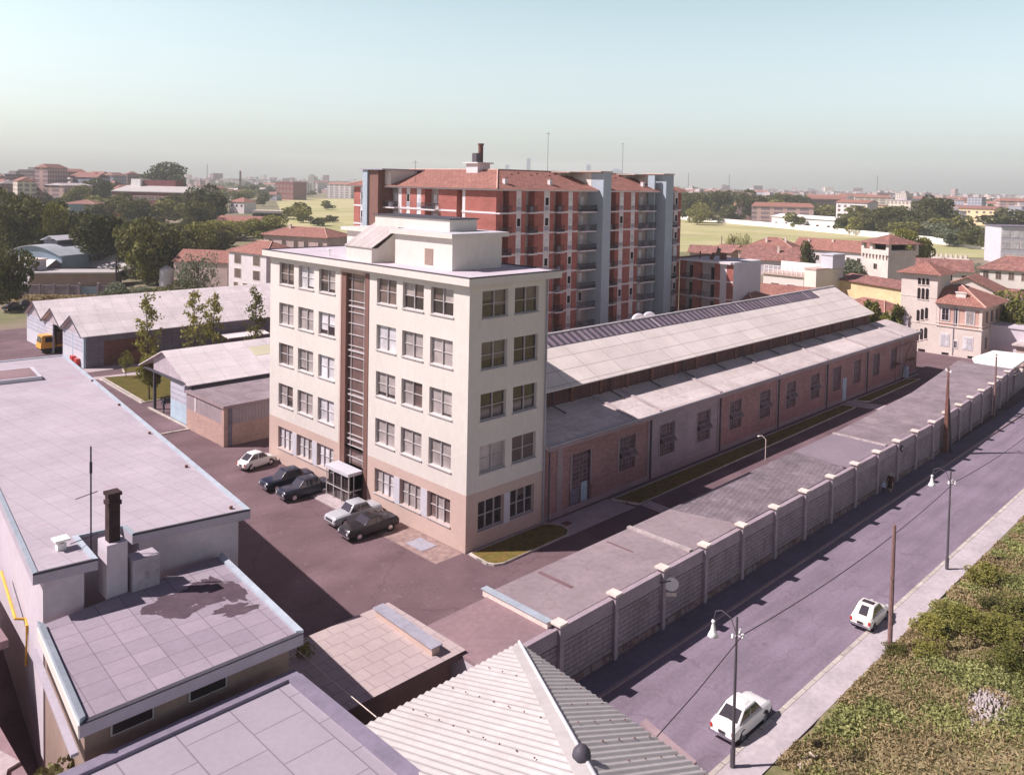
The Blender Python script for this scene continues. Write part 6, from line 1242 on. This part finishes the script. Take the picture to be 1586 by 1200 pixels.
# ------------------------------------------------------------------ plants
def leaf_cloud(name, P, size, mats, stretch=1.0, up_=.35):
    """P: n x 3 centres; one small bent leaf cluster (a quad) at each"""
    n = len(P); a = rng.normal(size=(n, 3)); a[:, 2] = a[:, 2]*.8+up_; a /= np.linalg.norm(a, axis=1)[:, None]
    c = np.cross(a, rng.normal(size=(n, 3))); c /= np.linalg.norm(c, axis=1)[:, None]; d = np.cross(a, c)
    s = size*(.6+.8*rng.random((n, 1))); c = c*s; d = d*s*stretch
    V = np.stack([P-c-d*.3, P+d*.9-c*.1, P+c-d*.2, P-d*.9+c*.2], 1).reshape(-1, 3)
    me = bpy.data.meshes.new(name); me.vertices.add(4*n); me.vertices.foreach_set('co', V.ravel().astype(np.float32)); me.loops.add(4*n); me.loops.foreach_set('vertex_index', np.arange(4*n, dtype=np.int32))
    me.polygons.add(n); me.polygons.foreach_set('loop_start', np.arange(0, 4*n, 4, dtype=np.int32))
    for q in (mats if isinstance(mats, list) else [mats]): me.materials.append(q)
    me.update(calc_edges=True); return me
def crown_points(n, h, w_, lobes, seed, kind='round'):
    """unit crown: z 0..1 scaled to h, width w_; n points biased to the skin of several lobes"""
    r = np.random.default_rng(seed); cs = []
    for i in range(lobes):
        z = r.uniform(.12, .88); 
        rad = {'round': math.sqrt(max(.02, 1-(2*z-1.05)**2))*.55, 'cone': (1-z)*.55+.08, 'column': .22+.1*math.sin(z*9+seed)}[kind]
        t = r.uniform(0, 2*math.pi); q = r.uniform(.35, 1)*rad; cs.append((q*math.cos(t), q*math.sin(t), z, r.uniform(.16, .30)*(1 if kind != 'column' else .62)))
    cs.append((0, 0, .5, .34 if kind == 'round' else .2)); cs = np.array(cs); k = r.choice(len(cs), n, p=(cs[:, 3]**2)/np.sum(cs[:, 3]**2))
    v = r.normal(size=(n, 3)); v /= np.linalg.norm(v, axis=1)[:, None]; rr = r.uniform(.55, 1.08, n)**.6
    P = cs[k, :3]*np.array([w_, w_, h])+v*(rr*cs[k, 3])[:, None]*np.array([w_, w_, h*.75]); return P
CR_ = {}
def crown(kind, v, mat):
    key = (kind, v, mat)
    if key not in CR_:
        n = {'round': 5200, 'cone': 4200, 'column': 1500, 'bush': 2600, 'far': 1300, 'sparse': 1500}[kind]
        P = crown_points(n, 1, 1, {'round': 22, 'cone': 18, 'column': 15, 'bush': 12, 'far': 9, 'sparse': 16}[kind], 31*v+len(kind), 'round' if kind in ('round', 'bush', 'far', 'sparse') else kind)
        CR_[key] = leaf_cloud('crown', P, {'round': .03, 'cone': .027, 'column': .036, 'bush': .028, 'far': .05, 'sparse': .024}[kind], X[mat])
    return CR_[key]
trunk_m = {}
def trunk_mesh(v):
    if v not in trunk_m:
        r = random.Random(v); b = MB(); b.tube([(0, 0, 0), (r.uniform(-.02, .02), 0, .35), (0, r.uniform(-.03, .03), .8)], .026, r1=.008, k=7)
        for k in range(6): a = k*1.05+v; z = .3+.07*k; b.tube([(0, 0, z), (.16*math.cos(a), .16*math.sin(a), z+.15), (.27*math.cos(a), .27*math.sin(a), z+.3)], .012, r1=.003, k=5)
        o = b.build('tmp', X['trunk']); trunk_m[v] = o.data; bpy.data.objects.remove(o)
    return trunk_m[v]
def tree(name, label, p, h, w_, kind='round', mat='leafA', group=None, v=None, clear=.12):
    v = random.randrange(4) if v is None else v
    t = thing(name, label, 'tree' if kind != 'bush' else 'bush', (p[0], p[1], 0), random.uniform(0, 6.28), group)
    c = put('crown', crown(kind, v, mat), t, (0, 0, h*clear)); c.scale = (w_, w_, h*(1-clear))
    if kind != 'bush': q = put('trunk', trunk_mesh(v % 3), t); q.scale = (h*.8, h*.8, h)
    return t
ORD = ['first', 'second', 'third', 'fourth', 'fifth', 'sixth', 'seventh', 'eighth', 'ninth', 'tenth', 'eleventh', 'twelfth', 'thirteenth', 'fourteenth', 'fifteenth', 'sixteenth', 'seventeenth', 'eighteenth', 'nineteenth', 'twentieth']
def ordn(i): return ORD[i] if i < 20 else ('%dth' % (i+1) if (i+1) % 10 not in (1, 2, 3) else '%d%s' % (i+1, {1: 'st', 2: 'nd', 3: 'rd'}[(i+1) % 10]))
# big trees, placed by where they stand: (base x, base y, top y, width in survey units, kind, foliage)
def plant_row(rows_, name, where, group, describe=None):
    rows_ = sorted(rows_)
    for i, (x, yb, yt, wp, kind, mat) in enumerate(rows_):
        p = at(x, yb); d = depth_of(x, yb); h = height_at(p, yt); wm_ = wp*d/F
        adj = {'leafA': 'green', 'leafB': 'yellow green', 'leafC': 'dark green', 'leafD': 'grey green'}[mat]; shp = {'round': 'broad', 'cone': 'tall narrow', 'bush': 'bushy', 'sparse': 'airy', 'far': 'small', 'column': 'slim'}[kind]
        tree(name, '%s %s tree %s, %s from the left' % (shp, adj, where, ordn(i)) if kind != 'bush' else '%s shrub %s, %s from the left' % (adj, where, ordn(i)), p, h*1.06, wm_*1.25, kind, mat, group)
plant_row([(30, 412, 300, 72, 'round', 'leafC'), (84, 415, 318, 34, 'cone', 'leafB'), (112, 405, 318, 44, 'round', 'leafC'), (152, 425, 338, 60, 'round', 'leafC'), (180, 415, 345, 46, 'round', 'leafA'), (118, 412, 350, 40, 'round', 'leafC'),
           (212, 428, 352, 46, 'round', 'leafA'), (243, 440, 345, 58, 'round', 'leafA'), (228, 442, 372, 36, 'round', 'leafB'), (272, 410, 352, 44, 'round', 'leafC'), (296, 408, 352, 44, 'round', 'leafA'), (318, 402, 350, 40, 'round', 'leafB'), (62, 410, 345, 34, 'round', 'leafD'), (196, 395, 350, 40, 'round', 'leafC'), (262, 425, 365, 40, 'round', 'leafC')],
          'broadleaf_tree', 'fronting the left wood', 'front trees of the wood at the left')
plant_row([(205, 352, 303, 40, 'round', 'leafC'), (128, 330, 292, 34, 'round', 'leafA'), (150, 325, 278, 34, 'round', 'leafC'), (168, 322, 286, 30, 'round', 'leafA'), (107, 325, 300, 30, 'round', 'leafC'), (263, 316, 259, 56, 'round', 'leafC'), (322, 352, 290, 42, 'round', 'leafC'), (304, 358, 312, 30, 'round', 'leafA'), (345, 372, 342, 44, 'round', 'leafB'), (372, 368, 345, 36, 'round', 'leafA'), (408, 374, 335, 40, 'round', 'leafB'), (428, 372, 348, 30, 'round', 'leafA'), (20, 345, 305, 40, 'round', 'leafC'), (235, 372, 348, 36, 'round', 'leafA'), (148, 375, 350, 44, 'round', 'leafA'), (455, 340, 316, 30, 'far', 'leafA'), (470, 345, 322, 22, 'far', 'leafA'), (492, 350, 338, 22, 'far', 'leafC'), (515, 345, 334, 14, 'far', 'leafC'), (505, 325, 312, 18, 'far', 'leafA')],
          'broadleaf_tree', 'behind the left wood, around the brick factory', 'trees around the brick factory')
plant_row([(14, 482, 385, 42, 'round', 'leafC'), (185, 470, 440, 36, 'bush', 'leafD'), (226, 468, 444, 34, 'bush', 'leafD'), (282, 466, 432, 44, 'bush', 'leafC'), (306, 472, 392, 40, 'sparse', 'leafD'), (252, 470, 446, 28, 'bush', 'leafA'), (205, 438, 412, 40, 'bush', 'leafC'), (238, 440, 420, 30, 'bush', 'leafA')],
          'garden_tree', 'just behind the gabled warehouse', 'garden trees behind the warehouse')
plant_row([(1068, 345, 300, 30, 'round', 'leafC'), (1092, 342, 298, 26, 'round', 'leafC'), (1118, 342, 298, 30, 'round', 'leafC'), (1080, 348, 318, 26, 'round', 'leafA'), (1164, 342, 297, 34, 'round', 'leafC'), (1186, 346, 322, 20, 'round', 'leafA'), (1192, 338, 301, 26, 'round', 'leafC'), (1208, 336, 302, 26, 'round', 'leafC'), (1226, 338, 304, 36, 'round', 'leafC'), (1242, 338, 306, 34, 'round', 'leafC'), (1284, 345, 318, 20, 'round', 'leafA'), (1108, 345, 330, 26, 'bush', 'leafC'),
           (1314, 362, 333, 34, 'round', 'leafC'), (1362, 362, 325, 46, 'round', 'leafC'), (1385, 366, 322, 46, 'round', 'leafC'), (1412, 368, 330, 44, 'round', 'leafC'), (1432, 362, 314, 44, 'round', 'leafC'), (1448, 366, 306, 40, 'round', 'leafC'), (1458, 372, 345, 50, 'round', 'leafD'), (1482, 382, 355, 44, 'round', 'leafD'), (1340, 360, 335, 34, 'round', 'leafA'), (1515, 386, 355, 40, 'round', 'leafC'), (1535, 390, 362, 34, 'round', 'leafC'), (1405, 370, 345, 40, 'round', 'leafA')],
          'broadleaf_tree', 'beyond the white field wall', 'trees beyond the field wall')
plant_row([(1396, 425, 358, 30, 'round', 'leafB'), (1426, 425, 370, 26, 'round', 'leafB'), (1136, 402, 362, 16, 'sparse', 'leafB'), (1152, 398, 364, 14, 'sparse', 'leafB'), (1250, 436, 376, 20, 'cone', 'leafC'), (1312, 462, 405, 44, 'round', 'leafD'), (1288, 455, 425, 30, 'bush', 'leafD'), (1573, 545, 455, 62, 'round', 'leafA'), (1540, 505, 478, 26, 'bush', 'leafC'), (1506, 432, 405, 26, 'sparse', 'leafD')],
          'garden_tree', 'among the villa buildings', 'trees among the villa buildings')
wr_ = random.Random(12); cnt = 0
while cnt < 62:
    px, py = wr_.uniform(6, 350), wr_.uniform(350, 416)
    if px < 80 and py > 398 or (px > 250 and py > 400): continue
    p = at(px, py); h = max(5.5, height_at(p, wr_.uniform(346, 368))) if py > 362 else wr_.uniform(4.5, 6.5); tree('broadleaf_tree', 'broadleaf tree deep in the dense wood at the left', p, h, max(h, 8)*wr_.uniform(.8, 1.1), 'round', wr_.choice(('leafA', 'leafC', 'leafC', 'leafB')), 'trees deep in the wood at the left'); cnt += 1
cnt = 0
while cnt < 40:
    px, py = wr_.uniform(6, 440), wr_.uniform(296, 345)
    if 160 < px < 310 and py > 312 or 92 < px < 188 and py > 335 or px > 330 and py > 325: continue
    p = at(px, py); h = wr_.uniform(9, 14); tree('broadleaf_tree', 'small tree in the scattered woodland around the far brick factory', p, h, h*wr_.uniform(.8, 1.2), 'far', wr_.choice(('leafA', 'leafC', 'leafC')), 'scattered woodland around the far brick factory'); cnt += 1
# slim wind blown trees in the yard
for i, (bx__, by__, yt, wp, lb) in enumerate(((228, 578, 458, 42, 'leftmost of the slim wind blown trees in front of the warehouse'), (301, 562, 452, 46, 'second slim wind blown tree in front of the warehouse, with a long side branch'), (331, 556, 458, 36, 'third slim wind blown tree in front of the warehouse'), (395, 552, 446, 34, 'slim wind blown tree nearest the office in front of the warehouse'))):
    p = at(bx__, by__); h = height_at(p, yt); wm_ = wp*depth_of(bx__, by__)/F
    t = thing('slim_tree', lb, 'tree', (p.x, p.y, 0), i*1.3, 'slim trees in the yard'); r = np.random.default_rng(50+i); pts = []
    tb = MB(); tb.tube([(0, 0, 0), (.05, .05, h*.4), (-.05, .1, h*.75), (0, 0, h*.96)], .13, r1=.02)
    for k in range(34):
        z = h*(.22+.76*(k+r.random())/34); a = r.uniform(0, 6.28); ln = wm_*.5*(1.0 if z < h*.5 else .85 if z < h*.8 else .5)*r.uniform(.45, 1.1)
        if i == 1 and k in (20, 21): ln = wm_*1.0; a = 3.4
        e = np.array([ln*math.cos(a), ln*math.sin(a), z+ln*.45]); s0 = np.array([0, 0, z]); tb.tube([tuple(s0), tuple((s0+e)/2+np.array([0, 0, .1])), tuple(e)], .03, r1=.008, k=4)
        m_ = 34 if ln > .6 else 22; tt = r.uniform(.35, 1.12, m_)[:, None]; pts.append(s0+(e-s0)*tt+r.normal(size=(m_, 3))*[.22, .22, .24])
    put('crown', leaf_cloud('crown', np.concatenate(pts), .135, X['leafB'], up_=.2), t); me = bpy.data.meshes.new('trunk'); me.from_pydata(tb.v, [], tb.f); me.materials.append(X['trunk']); put('trunk', me, t)
p = at(241, 626); tree('young_tree', 'small dark leaved young tree beside the post of the gabled shed', (-.2, 53.6), 5.2, 2.6, 'round', 'leafB', None, 1, .25); tree('young_tree', 'tiny sparse sapling on the lawn in front of the warehouse', (1.7, 65.7), 3.4, 1.5, 'sparse', 'leafB', None, 2, .3)
t = thing('climbing_vine', 'bright green creeper covering the wall between the hall end and the villa tower', 'vine', (98.6, 11.5, 0)); n = 9000
P = np.stack([rng.normal(0, .45, n)+99.3-98.6, rng.uniform(-4.4, 3.4, n)+.6-.0, rng.uniform(0, 1, n)], 1); top = 5.6+1.0*np.sin(P[:, 1]*1.3)+.5*np.sin(P[:, 1]*4); P[:, 2] = .6+P[:, 2]*top; P[:, 0] += .35*np.sin(P[:, 1]*2.1+P[:, 2]*1.7)
put('foliage', leaf_cloud('foliage', P, .17, X['leafB']), t); MB().box(99.6, 7.0, 0, 99.9, 15.2, 5.4).build('support_wall', X['wallgrey'], t)
p = at(30, 1165, 3.0); t = thing('bush', 'leafy bush with reddish leaves in the dark corner at the lower left', 'bush', (-30.6, -11.2, 2.9)); P = crown_points(5200, 2.4, 6.4, 14, 5); P[:, 2] -= .3; put('foliage', leaf_cloud('foliage', P, .13, leaf_mat('reddish leaves', (.09, .05, .03), (.22, .22, .08), .8)), t)
t = thing('roof_weed', 'small weed tuft growing on the shaded part of the gatehouse roof', 'weed', (-17.4, -8.6, 3.5)); put('foliage', leaf_cloud('foliage', np.random.default_rng(3).normal(size=(220, 3))*[.18, .18, .2]+[0, 0, .22], .06, X['leafB']), t)
# ------------------------------------------------------------------ overgrown verge at the lower right
def vz(x, y): 
    d = np.maximum(0, -24.9-y); return .10+.06*np.minimum(d, 14)+.22*np.sin(x*.31+y*.2)*np.minimum(1, d/4)+.22*np.sin(x*.9-y*.7)*np.minimum(1, d/3)
b = MB(); nx, ny = 110, 60; xs = np.linspace(-30, 150, nx); ys = -24.72-np.linspace(0, 1, ny)**1.6*60
for yv in ys:
    for xv in xs: b.v.append((xv, yv+.12*math.sin(xv*1.7)+.1*math.sin(xv*4.1), float(vz(np.float64(xv), np.float64(yv)))))
for j in range(ny-1):
    for i in range(nx-1): a = j*nx+i; b.f.append((a, a+1, a+nx+1, a+nx)); b.m.append(0)
o = b.build('verge', M('verge soil', (.24, .20, .11), .95, .25, .7, 6, c2=(.15, .15, .06)), smooth=True); o['kind'] = 'structure'
def scatter(n, xr, yr, pw=1.5):
    x = rng.uniform(*xr, n); y = yr[0]+(yr[1]-yr[0])*rng.random(n)**pw; return x, y
def noise2(x, y, s): return np.sin(x*s+1.3)*np.cos(y*s*1.3+.7)+.6*np.sin(x*s*2.3+y*s*1.7)+.4*np.sin(x*s*4.7-y*s*3.9+2)
x, y = scatter(340000, (-4, 62), (-25.0, -52)); q = noise2(x, y, .42); keep = (q > -.1-.5*rng.random(len(x))) & ~(((x-6.7)/2.2)**2+((y+30.4)/.8)**2 < 1); keep &= rng.random(len(x)) < np.clip((-24.85-y)/1.2, .06, 1)
x, y, q = x[keep], y[keep], q[keep]; hh = (.10+.20*np.clip(q, 0, 1.4))*np.clip((-24.5-y)/1.4, .25, 1); z = vz(x, y)+rng.random(len(x))*hh*1.3
tag(put('weeds', leaf_cloud('weeds', np.stack([x, y, z], 1), .045, X['weed'], 2.2, .0)), 'dense green weeds covering the verge at the lower right', 'weeds', kind='stuff')
x, y = scatter(200000, (-4, 62), (-24.85, -52)); q = noise2(x, y, .42); keep = (q < .45) & (rng.random(len(x)) < np.clip((-24.5-y)/.8, .1, 1)); x, y = x[keep], y[keep]
tag(put('dry_grass', leaf_cloud('dry_grass', np.stack([x, y, vz(x, y)+rng.random(len(x))*.22], 1), .034, X['dry'], 3.2, -.2)), 'dry straw coloured grass between the weeds on the verge', 'grass', kind='stuff')
shr = [(1518, 905, 1.2, 2.0), (1382, 1015, .55, 1.1), (1440, 985, .9, 2.0), (1478, 968, .9, 2.2), (1515, 985, 1.0, 2.4), (1556, 1002, 1.1, 2.4), (1582, 962, 1.1, 2.2), (1566, 1045, .9, 2.2), (1430, 1020, .6, 1.6), (1545, 950, .7, 1.6)]
for i, (px, py, h, w_) in enumerate(sorted(shr)):
    p = at(px, py); zz = float(vz(np.float64(p.x), np.float64(p.y))); t = tree('shrub', 'green shrub on the overgrown verge, %s from the left' % ordn(i), p, h*1.2, w_, 'bush', 'leafB' if i % 3 else 'leafA', 'shrubs on the verge', i % 4, .02); t.location.z = zz-.1
r = random.Random(5); b = MB()
for k in range(520):
    a = r.uniform(0, 6.28); q = math.sqrt(r.random()); x_, y_ = 6.7+2.6*q*math.cos(a), -30.4+1.1*q*math.sin(a); s_ = r.uniform(.02, .09); zz = float(vz(np.float64(x_), np.float64(y_)))+.15*(1-q)
    b.hexa([(x_-s_, y_-s_*.8, zz-.05), (x_+s_, y_-s_, zz-.05), (x_+s_*.9, y_+s_, zz-.05), (x_-s_, y_+s_*.7, zz-.05), (x_-s_*.6, y_-s_*.5, zz+s_), (x_+s_*.7, y_-s_*.6, zz+s_*.8), (x_+s_*.5, y_+s_*.6, zz+s_*.9), (x_-s_*.6, y_+s_*.4, zz+s_*.7)])
tag(b.build('rubble', M('pale rubble', (.44, .39, .37), .95, .2, 3, 9)), 'heap of pale rubble among the weeds at the lower right', 'rubble', kind='stuff')
t = thing('stone_slab', 'pale broken slab lying at the pavement edge at the bottom', 'stone', (-2.9, -25.3, 0)); p = at(1247, 1186); MB().hexa([(p.x-.7, p.y-.2, .1), (p.x+.8, p.y-.3, .1), (p.x+.8, p.y+.1, .1), (p.x-.7, p.y+.15, .1), (p.x-.6, p.y-.15, .3), (p.x+.7, p.y-.25, .28), (p.x+.7, p.y+.1, .28), (p.x-.6, p.y+.12, .3)]).build('slab', X['cap'], t)
# scrap ground at the far left
p = [at(5, 470), at(70, 462), at(125, 452), at(190, 456), at(48, 478), at(8, 488)]
x, y = rng.uniform(0, 1, 16000), rng.uniform(0, 1, 16000); A_, B_, C_, D_ = [np.array(at(*q)) for q in ((10, 462), (178, 462), (190, 468), (10, 474))]
Pm = (A_*(1-x)[:, None]+B_*x[:, None])*(1-y)[:, None]+(D_*(1-x)[:, None]+C_*x[:, None])*y[:, None]; Pm[:, 2] = rng.random(16000)*.8*(noise2(Pm[:, 0], Pm[:, 1], .5) > -.2)
tag(put('rough_grass', leaf_cloud('rough_grass', Pm, .14, X['dry'], 1.5)), 'rough dry grass along the foot of the block fence', 'grass', kind='stuff')
# ------------------------------------------------------------------ the city beyond
def win_mat(name, col, wcol, bw=3.2, bh=3.1):
    return M(name, col, .85, .06, .05, .5, pat=dict(vec='wall', bw=bw, bh=bh, off=0, mort=.75, mcol=col, c2=tuple(x*.85 for x in wcol), oy=-.2)) if False else M(name, wcol, .85, .06, .05, .5, pat=dict(vec='wall', bw=bw, bh=bh, off=0, mort=.62, mcol=col, c2=tuple(x*1.3 for x in wcol)))
FW = {'pale': win_mat('pale blocks', (.62, .56, .54), (.26, .23, .26)), 'pink': win_mat('pinkish blocks', (.55, .38, .34), (.24, .18, .2)), 'cream': win_mat('cream blocks', (.68, .60, .48), (.28, .24, .24)), 'grey': win_mat('grey blocks', (.40, .40, .44), (.2, .2, .25)), 'brown': win_mat('brown blocks', (.30, .19, .17), (.14, .1, .12))}
FR = {'red': X['tile'], 'flat': M('far flat roof', (.42, .37, .37), .9, .1, .05, .5), 'brownr': X['tile2']}
def fwd(az, dist):   # azimuth measured from the view axis, to the right
    a = YAW-az; return (CAM.x+dist*math.cos(a), CAM.y+dist*math.sin(a))
fr = random.Random(21); far = []
def inside_blocked(x, y):
    for (x0, y0, x1, y1) in ((-20, -60, 420, 140),): 
        if x0 < x < x1 and y0 < y < y1: return True
    poly = [(120, 205), (200, 160), (250, 132), (330, 45), (368, 62), (397, 103), (420.6, 145), (462, 223), (506, 320), (560, 430), (640, 640), (700, 900), (480, 900), (330, 620), (224, 423), (140, 300)]
    c_ = False; j = len(poly)-1
    for i in range(len(poly)):
        if (poly[i][1] > y) != (poly[j][1] > y) and x < (poly[j][0]-poly[i][0])*(y-poly[i][1])/(poly[j][1]-poly[i][1])+poly[i][0]: c_ = not c_
        j = i
    return c_
zones = [(-.62, -.12, 'left', 120, 640), (.16, .60, 'right', 165, 600), (-.63, -.40, 'far left', 46, 640)]
for (a0, a1, side_, cnt, dmin) in zones:
    made = 0; tries = 0
    while made < cnt and tries < 6000:
        tries += 1; az = fr.uniform(a0, a1); dist = dmin*(((2300 if side_ != 'far left' else 1000)/dmin)**(fr.random()**.8)); x, y = fwd(az, dist)
        if inside_blocked(x, y) or (side_ == 'left' and dist < 900 and az > -.40): continue
        if any((x-q[0])**2+(y-q[1])**2 < (20+dist*.006)**2 for q in far): continue
        kind = fr.choices(['slab', 'house', 'shed', 'block'], [.30, .44, .12, .14])[0]
        if kind == 'slab': w_, d_, h = fr.uniform(22, 44), fr.uniform(10, 13), fr.uniform(12, 20)
        elif kind == 'house': w_, d_, h = fr.uniform(10, 20), fr.uniform(9, 12), fr.uniform(6, 10)
        elif kind == 'shed': w_, d_, h = fr.uniform(30, 55), fr.uniform(14, 24), fr.uniform(5, 8)
        else: w_, d_, h = fr.uniform(12, 18), fr.uniform(12, 16), fr.uniform(15, 24)
        if side_ == 'far left': h = h*.6+fr.uniform(9, 18); w_ *= .6
        far.append((x, y, kind, w_, d_, h, side_, az, dist, fr.choice(['pale', 'pale', 'pink', 'cream', 'grey', 'brown'] if side_ != 'far left' else ['brown', 'grey', 'pink', 'brown']), fr.choice(['red', 'red', 'flat', 'brownr']))); made += 1
zn = {}
KN = {'slab': ('apartment_block', 'long apartment block'), 'house': ('house', 'house'), 'shed': ('factory_shed', 'factory shed'), 'block': ('tower_block', 'square tower block')}
for (x, y, kind, w_, d_, h, side_, az, dist, wc, rc) in sorted(far, key=lambda q: (q[7])):
    near = 'nearer' if dist < 1100 else 'middle' if dist < 2000 else 'farthest'; key = (kind, side_, near, wc); zn[key] = zn.get(key, 0)+1; i = zn[key]-1
    lb = '%s %s, %s rows of the %s skyline, %s from the left' % ({'pale': 'pale', 'pink': 'pink', 'cream': 'cream', 'grey': 'grey', 'brown': 'brown'}[wc], KN[kind][1], near, side_, ordn(i))
    t = thing(KN[kind][0], lb, 'building', (x, y, 0), fr.choice([R_(-60), R_(-45), R_(30), R_(-62), R_(-100), 0]), 'distant city buildings')
    b = MB().box(-w_/2, -d_/2, -.5, w_/2, d_/2, h); me = bpy.data.meshes.new('wall'); me.from_pydata(b.v, [], b.f); me.materials.append(FW[wc]); put('wall', me, t)
    r = MB()
    if kind in ('slab', 'block') and rc == 'flat' or kind == 'block': r.box(-w_/2-.3, -d_/2-.3, h, w_/2+.3, d_/2+.3, h+.5).box(-3, -3, h+.5, 3, 3, h+3)
    else:
        rs = 1.6 if kind == 'shed' else 2.8; r.poly([(-w_/2-.6, -d_/2-.6, h), (w_/2+.6, -d_/2-.6, h), (w_/2-2, 0, h+rs), (-w_/2+2, 0, h+rs)]).poly([(w_/2+.6, d_/2+.6, h), (-w_/2-.6, d_/2+.6, h), (-w_/2+2, 0, h+rs), (w_/2-2, 0, h+rs)]).poly([(w_/2+.6, -d_/2-.6, h), (w_/2+.6, d_/2+.6, h), (w_/2-2, 0, h+rs)]).poly([(-w_/2-.6, d_/2+.6, h), (-w_/2-.6, -d_/2-.6, h), (-w_/2+2, 0, h+rs)])
    me = bpy.data.meshes.new('roof'); me.from_pydata(r.v, [], r.f); me.materials.append(FR['flat'] if kind in ('shed', 'block') else FR[rc]); put('roof', me, t)
# beyond about two kilometres: thousands of small roofs and walls, uncountable
b = MB()
for k in range(5200):
    az = fr.uniform(-.64, .62); dist = 1900*((4300/1900)**fr.random()); x, y = fwd(az, dist); w_, d_, h = fr.uniform(9, 30), fr.uniform(9, 16), fr.choice((fr.uniform(6, 13), fr.uniform(10, 22))); a = fr.choice((-1.0, -.8, .5, 0)); c, s__ = math.cos(a), math.sin(a)
    if fr.random() < .04: h *= 1.7
    pl = [(x+c*i*w_/2-s__*j*d_/2, y+s__*i*w_/2+c*j*d_/2) for i, j in ((-1, -1), (1, -1), (1, 1), (-1, 1))]; b.prism(pl, -.3, h, fr.randrange(5), 5+fr.randrange(3))
tag(b.build('distant_city', [FW[q] for q in ('pale', 'pink', 'cream', 'grey', 'brown')]+[FR[q] for q in ('red', 'flat', 'brownr')]), 'hazy mass of far city roofs and walls along the horizon', 'city', kind='stuff')
# named far landmarks
def tower(name, label, px, top, dist, wpx, dpx, mt):
    a = math.atan2(px-PX, F); x, y = fwd(a, dist); D = dist*math.cos(a); h = height_at((x, y), top); w_ = wpx*D/F
    t = thing(name, label, 'tower', (x, y, 0), YAW-math.pi/2); b = MB().box(-w_/2, 0, 0, w_/2, w_*dpx, h); me = bpy.data.meshes.new('tower'); me.from_pydata(b.v, [], b.f); me.materials.append(mt); put('wall', me, t)
    b = MB().box(-w_*.3, w_*.1, h, w_*.3, w_*dpx*.9, h+w_*.15); me = bpy.data.meshes.new('tower'); me.from_pydata(b.v, [], b.f); me.materials.append(mt); put('roof_plant', me, t)
sk = win_mat('skyscraper', (.44, .50, .60), (.3, .36, .46), 6, 3.6)
tower('skyscraper', 'slim pale skyscraper rising behind the middle of the red apartment roof', 817, 246, 3400, 6, .6, sk); tower('skyscraper', 'squat faint tower just left of the slim skyscraper', 784, 256, 3500, 6, .7, sk)
tower('skyscraper', 'faint tower on the skyline above the grey stair tower', 910, 256, 3400, 7, .5, sk); tower('skyscraper', 'wide low blue tower right of the stair tower on the skyline', 953, 264, 3200, 17, .4, sk)
tower('factory_chimney', 'tall thin dark chimney on the left skyline', 371, 265, 1300, 2.4, 1, X['rust'])
tower('water_tower', 'pale water tower on the left skyline beyond the green field', 481, 272, 1500, 9, .8, FW['pale'])
for i, (px, top) in enumerate(((320, 254), (1065, 268), (1128, 270), (1357, 272))): tower('radio_mast', 'thin faint mast on the skyline, %s of the four masts from the left' % ordn(i), px, top, 2600, .8, 1, X['postgrey'])
# trees of the plain
fr = random.Random(4); pts = []; tries = 0
while len(pts) < 170 and tries < 5000:
    tries += 1; side_ = fr.random() < .5; az = fr.uniform(-.62, -.12) if side_ else fr.uniform(.16, .60); dist = 480*((2600/480)**fr.random()); x, y = fwd(az, dist)
    if inside_blocked(x, y) or any((x-q[0])**2+(y-q[1])**2 < 500 for q in pts): continue
    if side_ and az > -.36 and dist < 520: continue
    if any((x-q[0])**2+(y-q[1])**2 < (q[3]*.6+8)**2 for q in far): continue
    pts.append((x, y, az, dist, side_))
for i, (x, y, az, dist, side_) in enumerate(sorted(pts, key=lambda q: q[2])):
    h = fr.uniform(9, 17); tree('distant_tree', 'rounded tree among the distant buildings, %s of the far trees from the left' % ordn(i), (x, y), h, h*fr.uniform(1.0, 1.7), 'far', 'leafC' if fr.random() < .6 else 'leafA', 'distant trees between the city buildings')
x = rng.uniform(0, 1, 9000); az = np.where(x < .5, -.64+x*1.04, .14+(x-.5)*.96); dist = 1500+2400*rng.random(9000); k = np.sin(az*90)+np.sin(az*37+dist*.004) > -.3; az, dist = az[k], dist[k]; a = YAW-az
P = np.stack([CAM.x+dist*np.cos(a), CAM.y+dist*np.sin(a), rng.random(len(az))*11], 1)
tag(put('far_woods', leaf_cloud('far_woods', P, 7.0, X['leafC'])), 'blurred belt of far trees along the horizon', 'woods', kind='stuff')
# ------------------------------------------------------------------ haze
b = MB().box(-4800, -4800, -1.5, 4800, 4800, 175); me = bpy.data.meshes.new('haze'); me.from_pydata(b.v, [], b.f)
hm = bpy.data.materials.new('haze'); hm.use_nodes = True; n = hm.node_tree.nodes; n.remove(n['Principled BSDF']); pv = n.new('ShaderNodeVolumePrincipled'); pv.inputs['Color'].default_value = (.93, 1.0, 1.0, 1); pv.inputs['Density'].default_value = 0.00017; pv.inputs['Anisotropy'].default_value = .0
hm.node_tree.links.new(pv.outputs[0], n['Material Output'].inputs['Volume']); me.materials.append(hm); o = put('haze', me); o['kind'] = 'stuff'
